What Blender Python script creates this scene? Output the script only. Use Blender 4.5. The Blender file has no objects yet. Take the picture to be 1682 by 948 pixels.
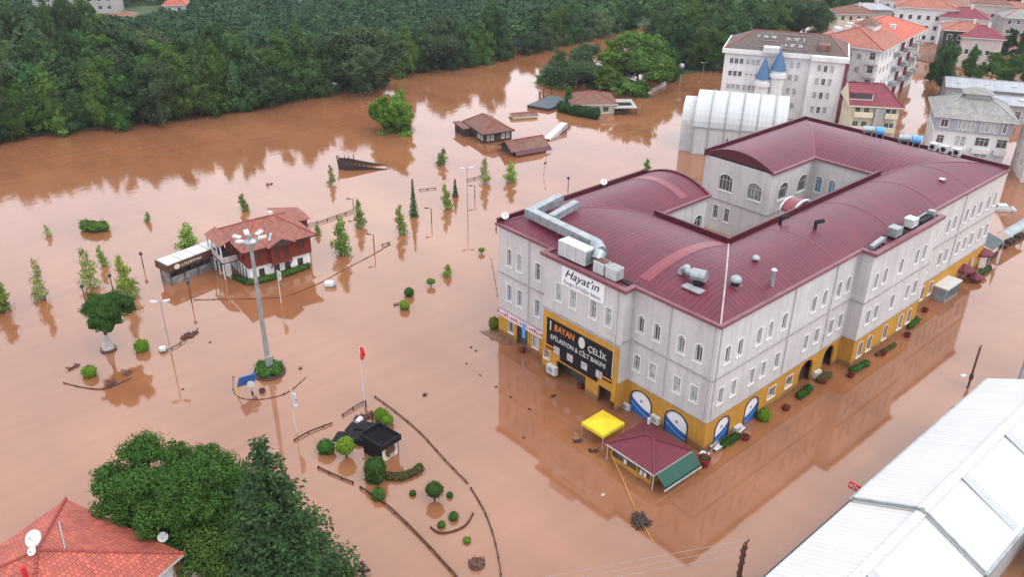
import bpy, math, random
import numpy as np
from mathutils import Vector, Matrix

scene = bpy.context.scene
COL = scene.collection
PI = math.pi
random.seed(7)
RNG = np.random.default_rng(11)

# ------------------------------------------------------------------ camera, world, sun
CAM = np.array([-59.03496, -37.19539, 53.61517])
CR = np.array([0.748806, -0.6627345, 0.0085219])
CU = np.array([0.3019244, 0.3525259, 0.8857579])
CF = np.array([0.5900265, 0.6606879, -0.4640692])
FPX = 1380.23
cd = bpy.data.cameras.new('camera')
cam = bpy.data.objects.new('camera', cd)
COL.objects.link(cam)
cam.matrix_world = Matrix(((CR[0], CU[0], -CF[0], CAM[0]), (CR[1], CU[1], -CF[1], CAM[1]),
                           (CR[2], CU[2], -CF[2], CAM[2]), (0, 0, 0, 1)))
cd.sensor_width = 36.0
cd.lens = 36.0 * FPX / 1682.0
cd.clip_start = 0.5
cd.clip_end = 6000
scene.camera = cam

SUN_ELEV, SUN_ROT = math.radians(58), math.radians(170)
w = bpy.data.worlds.new('World')
scene.world = w
w.use_nodes = True
nt = w.node_tree
nt.nodes.clear()
sky = nt.nodes.new('ShaderNodeTexSky')
sky.sky_type = 'NISHITA'
sky.sun_disc = False
sky.sun_elevation = SUN_ELEV
sky.sun_rotation = SUN_ROT
sky.air_density = 1.0
sky.dust_density = 3.0
hs = nt.nodes.new('ShaderNodeHueSaturation')
hs.inputs['Saturation'].default_value = 0.10
tc = nt.nodes.new('ShaderNodeTexCoord')
mp = nt.nodes.new('ShaderNodeMapping')
mp.inputs['Scale'].default_value = (1.3, 1.3, 3.2)
cn = nt.nodes.new('ShaderNodeTexNoise')
cn.inputs['Scale'].default_value = 2.2
cn.inputs['Detail'].default_value = 5
cr = nt.nodes.new('ShaderNodeValToRGB')
cr.color_ramp.elements[0].position = 0.30
cr.color_ramp.elements[0].color = (0.74, 0.78, 0.86, 1)
cr.color_ramp.elements[1].position = 0.72
cr.color_ramp.elements[1].color = (1.08, 1.07, 1.06, 1)
mx = nt.nodes.new('ShaderNodeMix')
mx.data_type = 'RGBA'
mx.inputs[0].default_value = 0.85
mx.inputs[7].default_value = (17.6, 17.6, 18.2, 1)      # even overcast veil over the clear sky
ml = nt.nodes.new('ShaderNodeMix')
ml.data_type = 'RGBA'
ml.blend_type = 'MULTIPLY'
ml.inputs[0].default_value = 1.0
bg = nt.nodes.new('ShaderNodeBackground')
bg.inputs['Strength'].default_value = 0.145
wo = nt.nodes.new('ShaderNodeOutputWorld')
L = nt.links.new
L(sky.outputs[0], hs.inputs['Color'])
L(hs.outputs[0], mx.inputs[6])
L(tc.outputs['Generated'], mp.inputs[0])
L(mp.outputs[0], cn.inputs[0])
L(cn.outputs[0], cr.inputs[0])
L(mx.outputs[2], ml.inputs[6])
L(cr.outputs[0], ml.inputs[7])
L(ml.outputs[2], bg.inputs['Color'])
L(bg.outputs[0], wo.inputs[0])

sd = bpy.data.lights.new('sun', 'SUN')
sun = bpy.data.objects.new('sun', sd)
COL.objects.link(sun)
sd.energy = 1.5
sd.angle = math.radians(25)
sd.color = (1.0, 0.96, 0.90)
sdir = Vector((math.sin(SUN_ROT) * math.cos(SUN_ELEV), math.cos(SUN_ROT) * math.cos(SUN_ELEV), math.sin(SUN_ELEV)))
sun.rotation_euler = sdir.to_track_quat('Z', 'Y').to_euler()
sun.location = (0, 0, 200)
vs = scene.view_settings
vs.view_transform = 'Standard'
vs.look = 'None'
vs.exposure = 0.0
vs.gamma = 1.0
vs.use_curve_mapping = False
scene.cycles.max_bounces = 6
scene.cycles.transparent_max_bounces = 6
scene.cycles.use_denoising = True


def G(px, py, z=0.0):
    """the place in the world, at height z, that was measured at a pixel of the 1682 px photograph"""
    d = CF * FPX + CR * (px - 841.0) + CU * (474.0 - py)
    p = CAM + d * ((z - CAM[2]) / d[2])
    return Vector((p[0], p[1], z))


def height_at(px, py, ytop):
    """height of something standing at ground pixel (px, py) whose top is in row ytop"""
    g = G(px, py)
    lo, hi = 0.0, 60.0
    for _ in range(40):
        m = (lo + hi) / 2
        d = np.array([g.x, g.y, m]) - CAM
        if 474.0 - FPX * d.dot(CU) / d.dot(CF) > ytop:
            lo = m
        else:
            hi = m
    return lo


# ------------------------------------------------------------------ object helpers
def tag(o, label=None, cat=None, group=None, kind=None):
    if label: o['label'] = label
    if cat: o['category'] = cat
    if group: o['group'] = group
    if kind: o['kind'] = kind
    return o


def thing(name, label, cat, loc=(0, 0, 0), rz=0.0, group=None, scale=None):
    o = bpy.data.objects.new(name, None)
    o.empty_display_size = 0.3
    COL.objects.link(o)
    o.location = loc
    o.rotation_euler = (0, 0, rz)
    if scale is not None: o.scale = scale
    return tag(o, label, cat, group)


def kids(o):
    return [c for c in COL.objects if c.parent is o]


def dup(root, loc, rz=0.0, label=None, group=None, scale=None):
    r = root.copy()
    COL.objects.link(r)
    r.location = loc
    r.rotation_euler = (0, 0, rz)
    if scale is not None: r.scale = scale
    if label: r['label'] = label
    if group: r['group'] = group
    for ch in root.children:
        cc = ch.copy()
        COL.objects.link(cc)
        cc.parent = r
        for g in ch.children:
            dd = g.copy()
            COL.objects.link(dd)
            dd.parent = cc
    return r


class MB:
    """collects faces for ONE mesh object"""
    def __init__(self):
        self.v, self.f, self.m, self.uv = [], [], [], {}

    def face(self, pts, m=0, uv=None):
        n = len(self.v)
        self.v += [tuple(p) for p in pts]
        if uv: self.uv[len(self.f)] = uv
        self.f.append(list(range(n, n + len(pts))))
        self.m.append(m)

    def box(self, x0, y0, z0, x1, y1, z1, m=0):
        p = [(x0, y0, z0), (x1, y0, z0), (x1, y1, z0), (x0, y1, z0), (x0, y0, z1), (x1, y0, z1), (x1, y1, z1), (x0, y1, z1)]
        for q in ((0, 3, 2, 1), (4, 5, 6, 7), (0, 1, 5, 4), (1, 2, 6, 5), (2, 3, 7, 6), (3, 0, 4, 7)):
            self.face([p[i] for i in q], m)
        return self

    def bar(self, a, b, wd, ht, m=0):
        """a beam of wd x ht from a to b"""
        a, b = Vector(a), Vector(b)
        d = (b - a).normalized()
        s = Vector((-d.y, d.x, 0))
        s = s.normalized() if s.length > 1e-6 else Vector((1, 0, 0))
        t = d.cross(s)
        s, t = s * wd / 2, t * ht / 2
        A = [a - s - t, a + s - t, a + s + t, a - s + t]
        B = [b - s - t, b + s - t, b + s + t, b - s + t]
        self.face(A[::-1], m)
        self.face(B, m)
        for i in range(4):
            j = (i + 1) % 4
            self.face([A[i], A[j], B[j], B[i]], m)
        return self

    def tube(self, a, b, r0, r1=None, n=8, m=0, cap=True):
        r1 = r0 if r1 is None else r1
        a, b = Vector(a), Vector(b)
        d = (b - a).normalized()
        s = d.orthogonal().normalized()
        t = d.cross(s)
        A = [a + (s * math.cos(2 * PI * i / n) + t * math.sin(2 * PI * i / n)) * r0 for i in range(n)]
        B = [b + (s * math.cos(2 * PI * i / n) + t * math.sin(2 * PI * i / n)) * r1 for i in range(n)]
        for i in range(n):
            j = (i + 1) % n
            self.face([A[i], A[j], B[j], B[i]], m)
        if cap:
            self.face(A[::-1], m)
            self.face(B, m)
        return self

    def path(self, pts, r, n=6, m=0):
        for a, b in zip(pts[:-1], pts[1:]):
            self.tube(a, b, r, r, n, m)
        return self

    def lathe(self, prof, n=16, c=(0, 0, 0), m=0, sx=1.0, sy=1.0):
        rings = [[(c[0] + r * sx * math.cos(2 * PI * i / n), c[1] + r * sy * math.sin(2 * PI * i / n), c[2] + z) for i in range(n)] for r, z in prof]
        for A, B in zip(rings[:-1], rings[1:]):
            for i in range(n):
                j = (i + 1) % n
                self.face([A[i], A[j], B[j], B[i]], m)
        if prof[-1][0] > 1e-4: self.face(rings[-1], m)
        if prof[0][0] > 1e-4: self.face(rings[0][::-1], m)
        return self

    def prism(self, poly, z0, z1, m=0, mtop=None):
        n = len(poly)
        self.face([(x, y, z0) for x, y in poly][::-1], m)
        self.face([(x, y, z1) for x, y in poly], m if mtop is None else mtop)
        for i in range(n):
            a, b = poly[i], poly[(i + 1) % n]
            self.face([(a[0], a[1], z0), (b[0], b[1], z0), (b[0], b[1], z1), (a[0], a[1], z1)], m)
        return self

    def mesh(self, name, mats):
        me = bpy.data.meshes.new(name)
        me.from_pydata(self.v, [], self.f)
        for mt in (mats if isinstance(mats, (list, tuple)) else [mats]):
            me.materials.append(mt)
        me.polygons.foreach_set('material_index', self.m)
        uvl = me.uv_layers.new(name='UVMap')
        buf = []
        for k, f in enumerate(self.f):
            if k in self.uv:
                buf += [c for p in self.uv[k] for c in p]
                continue
            P = [Vector(self.v[i]) for i in f]
            nrm = Vector((0, 0, 0))
            for i in range(len(P)):
                a, b = P[i], P[(i + 1) % len(P)]
                nrm += a.cross(b)
            nrm = nrm.normalized() if nrm.length > 1e-12 else Vector((0, 0, 1))
            if abs(nrm.z) > 0.9995:
                u, v = Vector((1, 0, 0)), Vector((0, 1, 0))
            else:
                u = Vector((0, 0, 1)).cross(nrm).normalized()
                v = nrm.cross(u)
            for p in P: buf += [p.dot(u), p.dot(v)]
        uvl.data.foreach_set('uv', buf)
        me.update()
        return me

    def build(self, name, mats, parent=None, loc=None, rz=None, smooth=False):
        me = self.mesh(name, mats)
        o = bpy.data.objects.new(name, me)
        COL.objects.link(o)
        if parent is not None: o.parent = parent
        if loc is not None: o.location = loc
        if rz is not None: o.rotation_euler = (0, 0, rz)
        if smooth:
            me.polygons.foreach_set('use_smooth', [True] * len(me.polygons))
            try:
                me.set_sharp_from_angle(angle=math.radians(35))
            except Exception:
                pass
        return o


# ------------------------------------------------------------------ materials
def nodes(name):
    m = bpy.data.materials.new(name)
    m.use_nodes = True
    n = m.node_tree
    b = n.nodes['Principled BSDF']
    return m, n, b


def noise(n, scale, detail=3, coord='Object', stretch=None, rough=0.55):
    t = n.nodes.new('ShaderNodeTexCoord')
    x = n.nodes.new('ShaderNodeTexNoise')
    x.inputs['Scale'].default_value = scale
    x.inputs['Detail'].default_value = detail
    x.inputs['Roughness'].default_value = rough
    if stretch:
        mm = n.nodes.new('ShaderNodeMapping')
        mm.inputs['Scale'].default_value = stretch
        n.links.new(t.outputs[coord], mm.inputs[0])
        n.links.new(mm.outputs[0], x.inputs[0])
    else:
        n.links.new(t.outputs[coord], x.inputs[0])
    return x.outputs[0]


def ramp(n, fac, stops):
    r = n.nodes.new('ShaderNodeValToRGB')
    els = r.color_ramp.elements
    while len(els) < len(stops): els.new(0.5)
    for e, (p, c) in zip(els, stops):
        e.position = p
        e.color = (*c, 1) if len(c) == 3 else c
    n.links.new(fac, r.inputs[0])
    return r.outputs[0]


def mix(n, a, b, fac, blend='MIX'):
    x = n.nodes.new('ShaderNodeMix')
    x.data_type = 'RGBA'
    x.blend_type = blend
    for k, s in ((0, fac), (6, a), (7, b)):
        if isinstance(s, (int, float)): x.inputs[k].default_value = s
        elif isinstance(s, tuple): x.inputs[k].default_value = (*s, 1) if len(s) == 3 else s
        else: n.links.new(s, x.inputs[k])
    return x.outputs[2]


def bump(n, b, h, strength, dist=0.05):
    x = n.nodes.new('ShaderNodeBump')
    x.inputs['Strength'].default_value = strength
    x.inputs['Distance'].default_value = dist
    n.links.new(h, x.inputs['Height'])
    n.links.new(x.outputs[0], b.inputs['Normal'])


def dark(c, k):
    return tuple(max(0, x * k) for x in c[:3])


def plain(name, c, rough=0.6, metal=0.0, var=0.25, scale=1.5, spec=0.4, streak=None, bmp=0.0):
    m, n, b = nodes(name)
    b.inputs['Roughness'].default_value = rough
    b.inputs['Metallic'].default_value = metal
    b.inputs['Specular IOR Level'].default_value = spec
    f = noise(n, scale, 4)
    col = ramp(n, f, [(0.3, dark(c, 1 - var)), (0.7, dark(c, 1 + var * 0.45))])
    if streak:
        f2 = noise(n, 1.0, 4, stretch=streak)
        col = mix(n, col, ramp(n, f2, [(0.45, (1, 1, 1)), (0.75, (0.72, 0.70, 0.68))]), 0.6, 'MULTIPLY')
    n.links.new(col, b.inputs['Base Color'])
    if bmp: bump(n, b, noise(n, scale * 8, 3), bmp)
    return m


def wall_mat(name, c, stain=(0.55, 0.53, 0.52), amt=0.7, brick=None, mud=False):
    """painted render with rain streaks below edges, patches and a little dirt"""
    m, n, b = nodes(name)
    b.inputs['Roughness'].default_value = 0.85
    b.inputs['Specular IOR Level'].default_value = 0.2
    base = ramp(n, noise(n, 0.35, 4), [(0.3, dark(c, 0.90)), (0.7, dark(c, 1.05))])
    s1 = ramp(n, noise(n, 1.0, 5, stretch=(1.6, 1.6, 0.10), rough=0.65), [(0.47, (1, 1, 1)), (0.80, stain)])
    base = mix(n, base, s1, amt, 'MULTIPLY')
    s2 = ramp(n, noise(n, 2.5, 4), [(0.35, (0.9, 0.9, 0.9)), (0.6, (1, 1, 1))])
    base = mix(n, base, s2, 0.5, 'MULTIPLY')
    if brick:
        t = n.nodes.new('ShaderNodeTexCoord')
        k = n.nodes.new('ShaderNodeTexBrick')
        k.inputs['Scale'].default_value = 1.0
        k.inputs['Brick Width'].default_value = brick[0]
        k.inputs['Row Height'].default_value = brick[1]
        k.inputs['Mortar Size'].default_value = 0.012
        k.inputs['Color1'].default_value = (1, 1, 1, 1)
        k.inputs['Color2'].default_value = (0.86, 0.84, 0.80, 1)
        k.inputs['Mortar'].default_value = (0.74, 0.72, 0.68, 1)
        n.links.new(t.outputs['UV'], k.inputs[0])
        base = mix(n, base, k.outputs[0], 0.8, 'MULTIPLY')
    if mud:                                   # mud left by the falling water, with a ragged upper edge
        t = n.nodes.new('ShaderNodeTexCoord')
        s = n.nodes.new('ShaderNodeSeparateXYZ')
        n.links.new(t.outputs['Object'], s.inputs[0])
        ad = n.nodes.new('ShaderNodeMath'); ad.operation = 'MULTIPLY_ADD'
        ad.inputs[1].default_value = -1.1
        n.links.new(noise(n, 0.8, 5), ad.inputs[0])
        n.links.new(s.outputs[2], ad.inputs[2])
        mk = ramp(n, ad.outputs[0], [(0.0, (0.85, 0.85, 0.85)), (0.10, (0.5, 0.5, 0.5)), (0.45, (0, 0, 0))])
        base = mix(n, base, (0.17, 0.085, 0.045), mk)
    n.links.new(base, b.inputs['Base Color'])
    bump(n, b, noise(n, 9, 4), 0.15, 0.02)
    return m


def tile_mat(name, c, var=0.45, row=0.34, width=0.26, moss=0.0):
    """clay tiles in courses; UV metres: u along the eave, v up the slope"""
    m, n, b = nodes(name)
    b.inputs['Roughness'].default_value = 0.75
    t = n.nodes.new('ShaderNodeTexCoord')
    k = n.nodes.new('ShaderNodeTexBrick')
    k.inputs['Scale'].default_value = 1.0
    k.inputs['Brick Width'].default_value = width
    k.inputs['Row Height'].default_value = row
    k.inputs['Mortar Size'].default_value = 0.03
    k.inputs['Mortar Smooth'].default_value = 0.6
    k.inputs['Bias'].default_value = 0.0
    k.inputs['Color1'].default_value = (*dark(c, 1 + var * 0.5), 1)
    k.inputs['Color2'].default_value = (*dark(c, 1 - var * 0.6), 1)
    k.inputs['Mortar'].default_value = (*dark(c, 0.45), 1)
    n.links.new(t.outputs['UV'], k.inputs[0])
    f = noise(n, 0.9, 5)
    col = mix(n, k.outputs[0], ramp(n, f, [(0.3, (0.75, 0.75, 0.75)), (0.7, (1.12, 1.1, 1.08))]), 1.0, 'MULTIPLY')
    if moss:
        g = ramp(n, noise(n, 0.5, 6), [(0.52, (0, 0, 0)), (0.72, (moss, moss, moss))])
        col = mix(n, col, (0.13, 0.11, 0.08), g)
    n.links.new(col, b.inputs['Base Color'])
    wv = n.nodes.new('ShaderNodeTexWave')
    wv.inputs['Scale'].default_value = 1.0 / (width * 2) * 0.62
    n.links.new(t.outputs['UV'], wv.inputs[0])
    bump(n, b, mix(n, k.outputs[1], wv.outputs[0], 0.5), 0.5, 0.06)
    return m


def ribbed_mat(name, c, pitch=0.32, rough=0.38, metal=0.0, seam=None, var=0.18, rib_dark=0.62, width=0.14, spec=0.5, weather=1.0):
    """sheet metal with raised ribs that run up the slope; ribs every `pitch` metres of u"""
    m, n, b = nodes(name)
    b.inputs['Roughness'].default_value = rough
    b.inputs['Metallic'].default_value = metal
    b.inputs['Specular IOR Level'].default_value = spec
    t = n.nodes.new('ShaderNodeTexCoord')
    s = n.nodes.new('ShaderNodeSeparateXYZ')
    n.links.new(t.outputs['UV'], s.inputs[0])
    d = n.nodes.new('ShaderNodeMath'); d.operation = 'DIVIDE'; d.inputs[1].default_value = pitch
    n.links.new(s.outputs[0], d.inputs[0])
    fr = n.nodes.new('ShaderNodeMath'); fr.operation = 'FRACT'
    n.links.new(d.outputs[0], fr.inputs[0])
    fl = n.nodes.new('ShaderNodeMath'); fl.operation = 'FLOOR'
    n.links.new(d.outputs[0], fl.inputs[0])
    wn = n.nodes.new('ShaderNodeTexWhiteNoise'); wn.noise_dimensions = '1D'
    n.links.new(fl.outputs[0], wn.inputs['W'])
    sheet = ramp(n, wn.outputs[0], [(0.0, dark(c, 1 - var * 0.5)), (1.0, dark(c, 1 + var * 0.4))])
    wth = ramp(n, noise(n, 0.25, 6, rough=0.65), [(0.3, (0.74, 0.78, 0.80)), (0.7, (1.12, 1.06, 1.06))])
    grime = ramp(n, noise(n, 1.1, 6, rough=0.7), [(0.52, (1, 1, 1)), (0.72, (0.80, 0.80, 0.80))])
    wth = mix(n, wth, grime, 0.8, 'MULTIPLY')
    col = mix(n, sheet, wth, weather, 'MULTIPLY')
    rib = ramp(n, fr.outputs[0], [(0.0, (1, 1, 1)), (width, (1, 1, 1)), (width * 1.3, (0, 0, 0)), (0.94, (0, 0, 0)), (1.0, (1, 1, 1))])
    col = mix(n, col, dark(c, rib_dark), mix(n, (0, 0, 0), rib, 0.75))
    n.links.new(col, b.inputs['Base Color'])
    bump(n, b, rib, 0.6, 0.05)
    return m


M = {}
M['white_wall'] = wall_mat('stained_white_render', (0.470, 0.448, 0.438), stain=(0.64, 0.61, 0.60), amt=0.65)
M['yellow_wall'] = wall_mat('ochre_cladding', (0.46, 0.235, 0.04), stain=(0.7, 0.62, 0.5), amt=0.6, brick=(0.5, 0.25), mud=True)
M['downpipe'] = plain('stained_downpipe', (0.45, 0.43, 0.43), 0.7)
M['ledge'] = plain('dirty_shaded_ledge', (0.30, 0.28, 0.27), 0.9)  # dirt and the shading along the cornice, both put into one grey
M['roof_metal'] = ribbed_mat('crimson_sheet', (0.118, 0.018, 0.034), 0.62, 0.42, rib_dark=0.42, spec=0.28)
M['roof_new'] = ribbed_mat('new_red_sheet', (0.185, 0.022, 0.034), 0.42, 0.35, rib_dark=0.6)
M['maroon_trim'] = plain('maroon_trim', (0.075, 0.010, 0.018), 0.4)
M['gutter'] = plain('faded_gutter', (0.165, 0.058, 0.072), 0.45)
M['frame'] = plain('white_frame', (0.60, 0.59, 0.58), 0.5, var=0.12)
M['frame_dark'] = plain('dark_frame', (0.035, 0.035, 0.04), 0.4)
M['white'] = plain('white_paint', (0.50, 0.50, 0.49), 0.5, var=0.15)
M['white_metal'] = plain('white_enamel', (0.44, 0.45, 0.45), 0.35, var=0.15, scale=0.8, streak=(2, 2, 0.3))
M['black'] = plain('black_paint', (0.010, 0.010, 0.013), 0.6, spec=0.2)
M['blackroof'] = plain('black_felt', (0.006, 0.006, 0.008), 0.9, spec=0.1)
M['galv'] = plain('galvanised', (0.30, 0.335, 0.35), 0.42, 0.5, var=0.3, scale=1.2)
M['steel'] = plain('pole_steel', (0.30, 0.33, 0.34), 0.45, 0.4, var=0.3)
M['iron'] = plain('rusty_iron', (0.10, 0.045, 0.03), 0.75, var=0.4, scale=4)
M['woodrail'] = plain('weathered_timber', (0.075, 0.032, 0.022), 0.85, var=0.4, scale=5)
M['darkwood'] = plain('dark_timber', (0.045, 0.026, 0.02), 0.8, var=0.4, scale=3)
M['redwood'] = ribbed_mat('red_boarding', (0.17, 0.03, 0.018), 0.18, 0.7, rib_dark=0.5, width=0.1, spec=0.25)
M['trunk'] = plain('bark', (0.07, 0.05, 0.035), 0.95, var=0.4, scale=4, bmp=0.4)
M['red'] = plain('red_paint', (0.17, 0.010, 0.015), 0.5)
M['flag'] = plain('red_cloth', (0.50, 0.012, 0.02), 0.7)
M['blue'] = plain('blue_paint', (0.02, 0.10, 0.34), 0.45)
M['blue_light'] = plain('light_blue_paint', (0.10, 0.30, 0.60), 0.4)
M['blue_roof'] = ribbed_mat('blue_sheet', (0.045, 0.125, 0.25), 0.3, 0.4, rib_dark=0.75)
M['yellow'] = plain('yellow_fabric', (0.60, 0.44, 0.012), 0.7, var=0.1)
M['green'] = plain('green_fabric', (0.003, 0.055, 0.038), 0.6, var=0.15)
M['greygreen'] = plain('grey_green_fabric', (0.06, 0.08, 0.085), 0.7)
M['maroon'] = plain('maroon_fabric', (0.115, 0.015, 0.026), 0.7, var=0.2)
M['orange'] = plain('orange_paint', (0.65, 0.20, 0.02), 0.6)
M['brownpanel'] = plain('brown_panel', (0.085, 0.038, 0.026), 0.5)
M['concrete'] = plain('concrete', (0.30, 0.29, 0.27), 0.9, var=0.35)
M['pavement'] = plain('muddy_paving', (0.16, 0.085, 0.05), 0.6, var=0.35)
M['grey'] = plain('grey_paint', (0.26, 0.27, 0.28), 0.6)
M['lilac'] = wall_mat('grey_blue_render', (0.30, 0.31, 0.36), amt=0.4)
M['cream'] = wall_mat('cream_render', (0.60, 0.56, 0.42), amt=0.4)
M['pinkwall'] = wall_mat('pale_pink_render', (0.52, 0.45, 0.42), amt=0.4)
M['clean_white'] = wall_mat('white_render', (0.62, 0.61, 0.61), amt=0.45)
M['stone'] = wall_mat('grey_render', (0.34, 0.33, 0.32), amt=0.6)
M['tile_red'] = tile_mat('red_tiles', (0.40, 0.085, 0.055))
M['tile_orange'] = tile_mat('orange_tiles', (0.46, 0.10, 0.055))
M['tile_brown'] = tile_mat('brown_tiles', (0.17, 0.07, 0.05), moss=0.5)
M['tile_mansion'] = tile_mat('mansion_tiles', (0.26, 0.085, 0.060), moss=0.3)
M['tile_pink'] = tile_mat('faded_red_tiles', (0.33, 0.11, 0.075), moss=0.35)
M['tile_maroon'] = tile_mat('maroon_tiles', (0.20, 0.03, 0.05), var=0.25)
M['tile_grey'] = tile_mat('grey_shingles', (0.25, 0.24, 0.225), var=0.3, moss=0.2)
M['tile_dark'] = tile_mat('dark_shingles', (0.10, 0.07, 0.06), moss=0.4)
M['tile_near'] = tile_mat('near_red_tiles', (0.38, 0.086, 0.056), var=0.36, row=0.36, width=0.30)
M['hip_cap'] = plain('ridge_tile', (0.27, 0.055, 0.04), 0.8, var=0.4, scale=4)
M['white_roof'] = ribbed_mat('white_sheet', (0.490, 0.492, 0.478), 0.55, 0.55, rib_dark=0.88, var=0.07, width=0.12, spec=0.3, weather=0.35)
M['hall_roof'] = ribbed_mat('white_membrane', (0.42, 0.435, 0.44), 0.9, 0.35, rib_dark=0.85, var=0.08, width=0.05, weather=0.4)
M['grey_roof'] = ribbed_mat('grey_sheet', (0.30, 0.32, 0.34), 0.5, 0.5, rib_dark=0.8)
M['paper'] = plain('printed_banner', (0.66, 0.66, 0.68), 0.6, var=0.06)
M['pink'] = plain('pink_banner', (0.68, 0.50, 0.52), 0.6, var=0.3, scale=2)
M['ridge_strip'] = plain('pale_ridge_strip', (0.34, 0.28, 0.29), 0.5)
M['car_black'] = plain('dusty_black_car', (0.012, 0.012, 0.015), 0.6, spec=0.08)
M['pale_sheet'] = plain('translucent_sheet', (0.34, 0.36, 0.36), 0.5, var=0.1)
M['rope'] = plain('pale_rope', (0.48, 0.30, 0.08), 0.8)
M['plastic_wrap'] = plain('pale_sacking', (0.42, 0.38, 0.38), 0.6, var=0.4, scale=3)


def glass_mat(name, c, rough=0.08, spec=0.6):
    m, n, b = nodes(name)
    b.inputs['Roughness'].default_value = rough
    b.inputs['Specular IOR Level'].default_value = spec
    f = noise(n, 1.3, 2)
    n.links.new(ramp(n, f, [(0.35, dark(c, 0.6)), (0.65, dark(c, 1.3))]), b.inputs['Base Color'])
    return m


M['glass'] = glass_mat('window_glass', (0.045, 0.047, 0.05))
M['half_blind'] = glass_mat('half_drawn_blind', (0.17, 0.17, 0.165), 0.2)
M['glass_blue'] = glass_mat('blue_film_glass', (0.10, 0.22, 0.33))
M['curtain'] = glass_mat('curtained_glass', (0.36, 0.37, 0.37), 0.15)
M['glass_brown'] = glass_mat('dark_shutter', (0.06, 0.045, 0.04), 0.4)


def foliage_mat(name, c, c2, trans=0.14):
    m, n, b = nodes(name)
    b.inputs['Roughness'].default_value = 0.8
    b.inputs['Specular IOR Level'].default_value = 0.08
    at = n.nodes.new('ShaderNodeAttribute')
    at.attribute_name = 'tint'
    oi = n.nodes.new('ShaderNodeObjectInfo')
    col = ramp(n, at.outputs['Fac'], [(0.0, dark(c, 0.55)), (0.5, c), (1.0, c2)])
    hs = n.nodes.new('ShaderNodeHueSaturation')
    mr = n.nodes.new('ShaderNodeMapRange')
    mr.inputs['To Min'].default_value = 0.478
    mr.inputs['To Max'].default_value = 0.512
    n.links.new(oi.outputs['Random'], mr.inputs[0])
    n.links.new(mr.outputs[0], hs.inputs['Hue'])
    mv = n.nodes.new('ShaderNodeMapRange')
    mv.inputs['To Min'].default_value = 0.68
    mv.inputs['To Max'].default_value = 1.42
    wn = n.nodes.new('ShaderNodeTexWhiteNoise')
    wn.noise_dimensions = '1D'
    n.links.new(oi.outputs['Random'], wn.inputs['W'])
    n.links.new(wn.outputs[0], mv.inputs[0])
    n.links.new(mv.outputs[0], hs.inputs['Value'])
    n.links.new(col, hs.inputs['Color'])
    n.links.new(hs.outputs[0], b.inputs['Base Color'])
    tr = n.nodes.new('ShaderNodeBsdfTranslucent')
    n.links.new(hs.outputs[0], tr.inputs[0])
    ms = n.nodes.new('ShaderNodeMixShader')
    ms.inputs[0].default_value = trans
    n.links.new(b.outputs[0], ms.inputs[1])
    n.links.new(tr.outputs[0], ms.inputs[2])
    n.links.new(ms.outputs[0], n.nodes['Material Output'].inputs[0])
    return m


M['leaf_dark'] = foliage_mat('dark_leaves', (0.028, 0.066, 0.020), (0.082, 0.145, 0.042))
M['leaf_mid'] = foliage_mat('green_leaves', (0.044, 0.100, 0.018), (0.115, 0.205, 0.036))
M['leaf_willow'] = foliage_mat('willow_leaves', (0.046, 0.080, 0.032), (0.105, 0.150, 0.072))
M['leaf_bright'] = foliage_mat('bright_leaves', (0.125, 0.205, 0.028), (0.250, 0.340, 0.060))
M['leaf_fresh'] = foliage_mat('fresh_leaves', (0.070, 0.150, 0.016), (0.150, 0.250, 0.032))
M['leaf_pale'] = foliage_mat('pale_leaves', (0.180, 0.230, 0.070), (0.330, 0.360, 0.150))
M['leaf_topiary'] = foliage_mat('clipped_leaves', (0.085, 0.150, 0.012), (0.180, 0.260, 0.020), 0.12)
M['leaf_box'] = foliage_mat('dark_clipped_leaves', (0.034, 0.088, 0.016), (0.075, 0.145, 0.026), 0.12)
M['leaf_spruce'] = foliage_mat('spruce_needles', (0.040, 0.088, 0.030), (0.105, 0.175, 0.060), 0.12)
M['leaf_pine'] = foliage_mat('pine_needles', (0.026, 0.066, 0.012), (0.060, 0.120, 0.022), 0.1)
M['leaf_orchard'] = foliage_mat('orchard_leaves', (0.021, 0.052, 0.026), (0.042, 0.085, 0.040), 0.12)
M['leaf_dry'] = foliage_mat('drowned_plants', (0.075, 0.070, 0.025), (0.120, 0.120, 0.040), 0.15)

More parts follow.
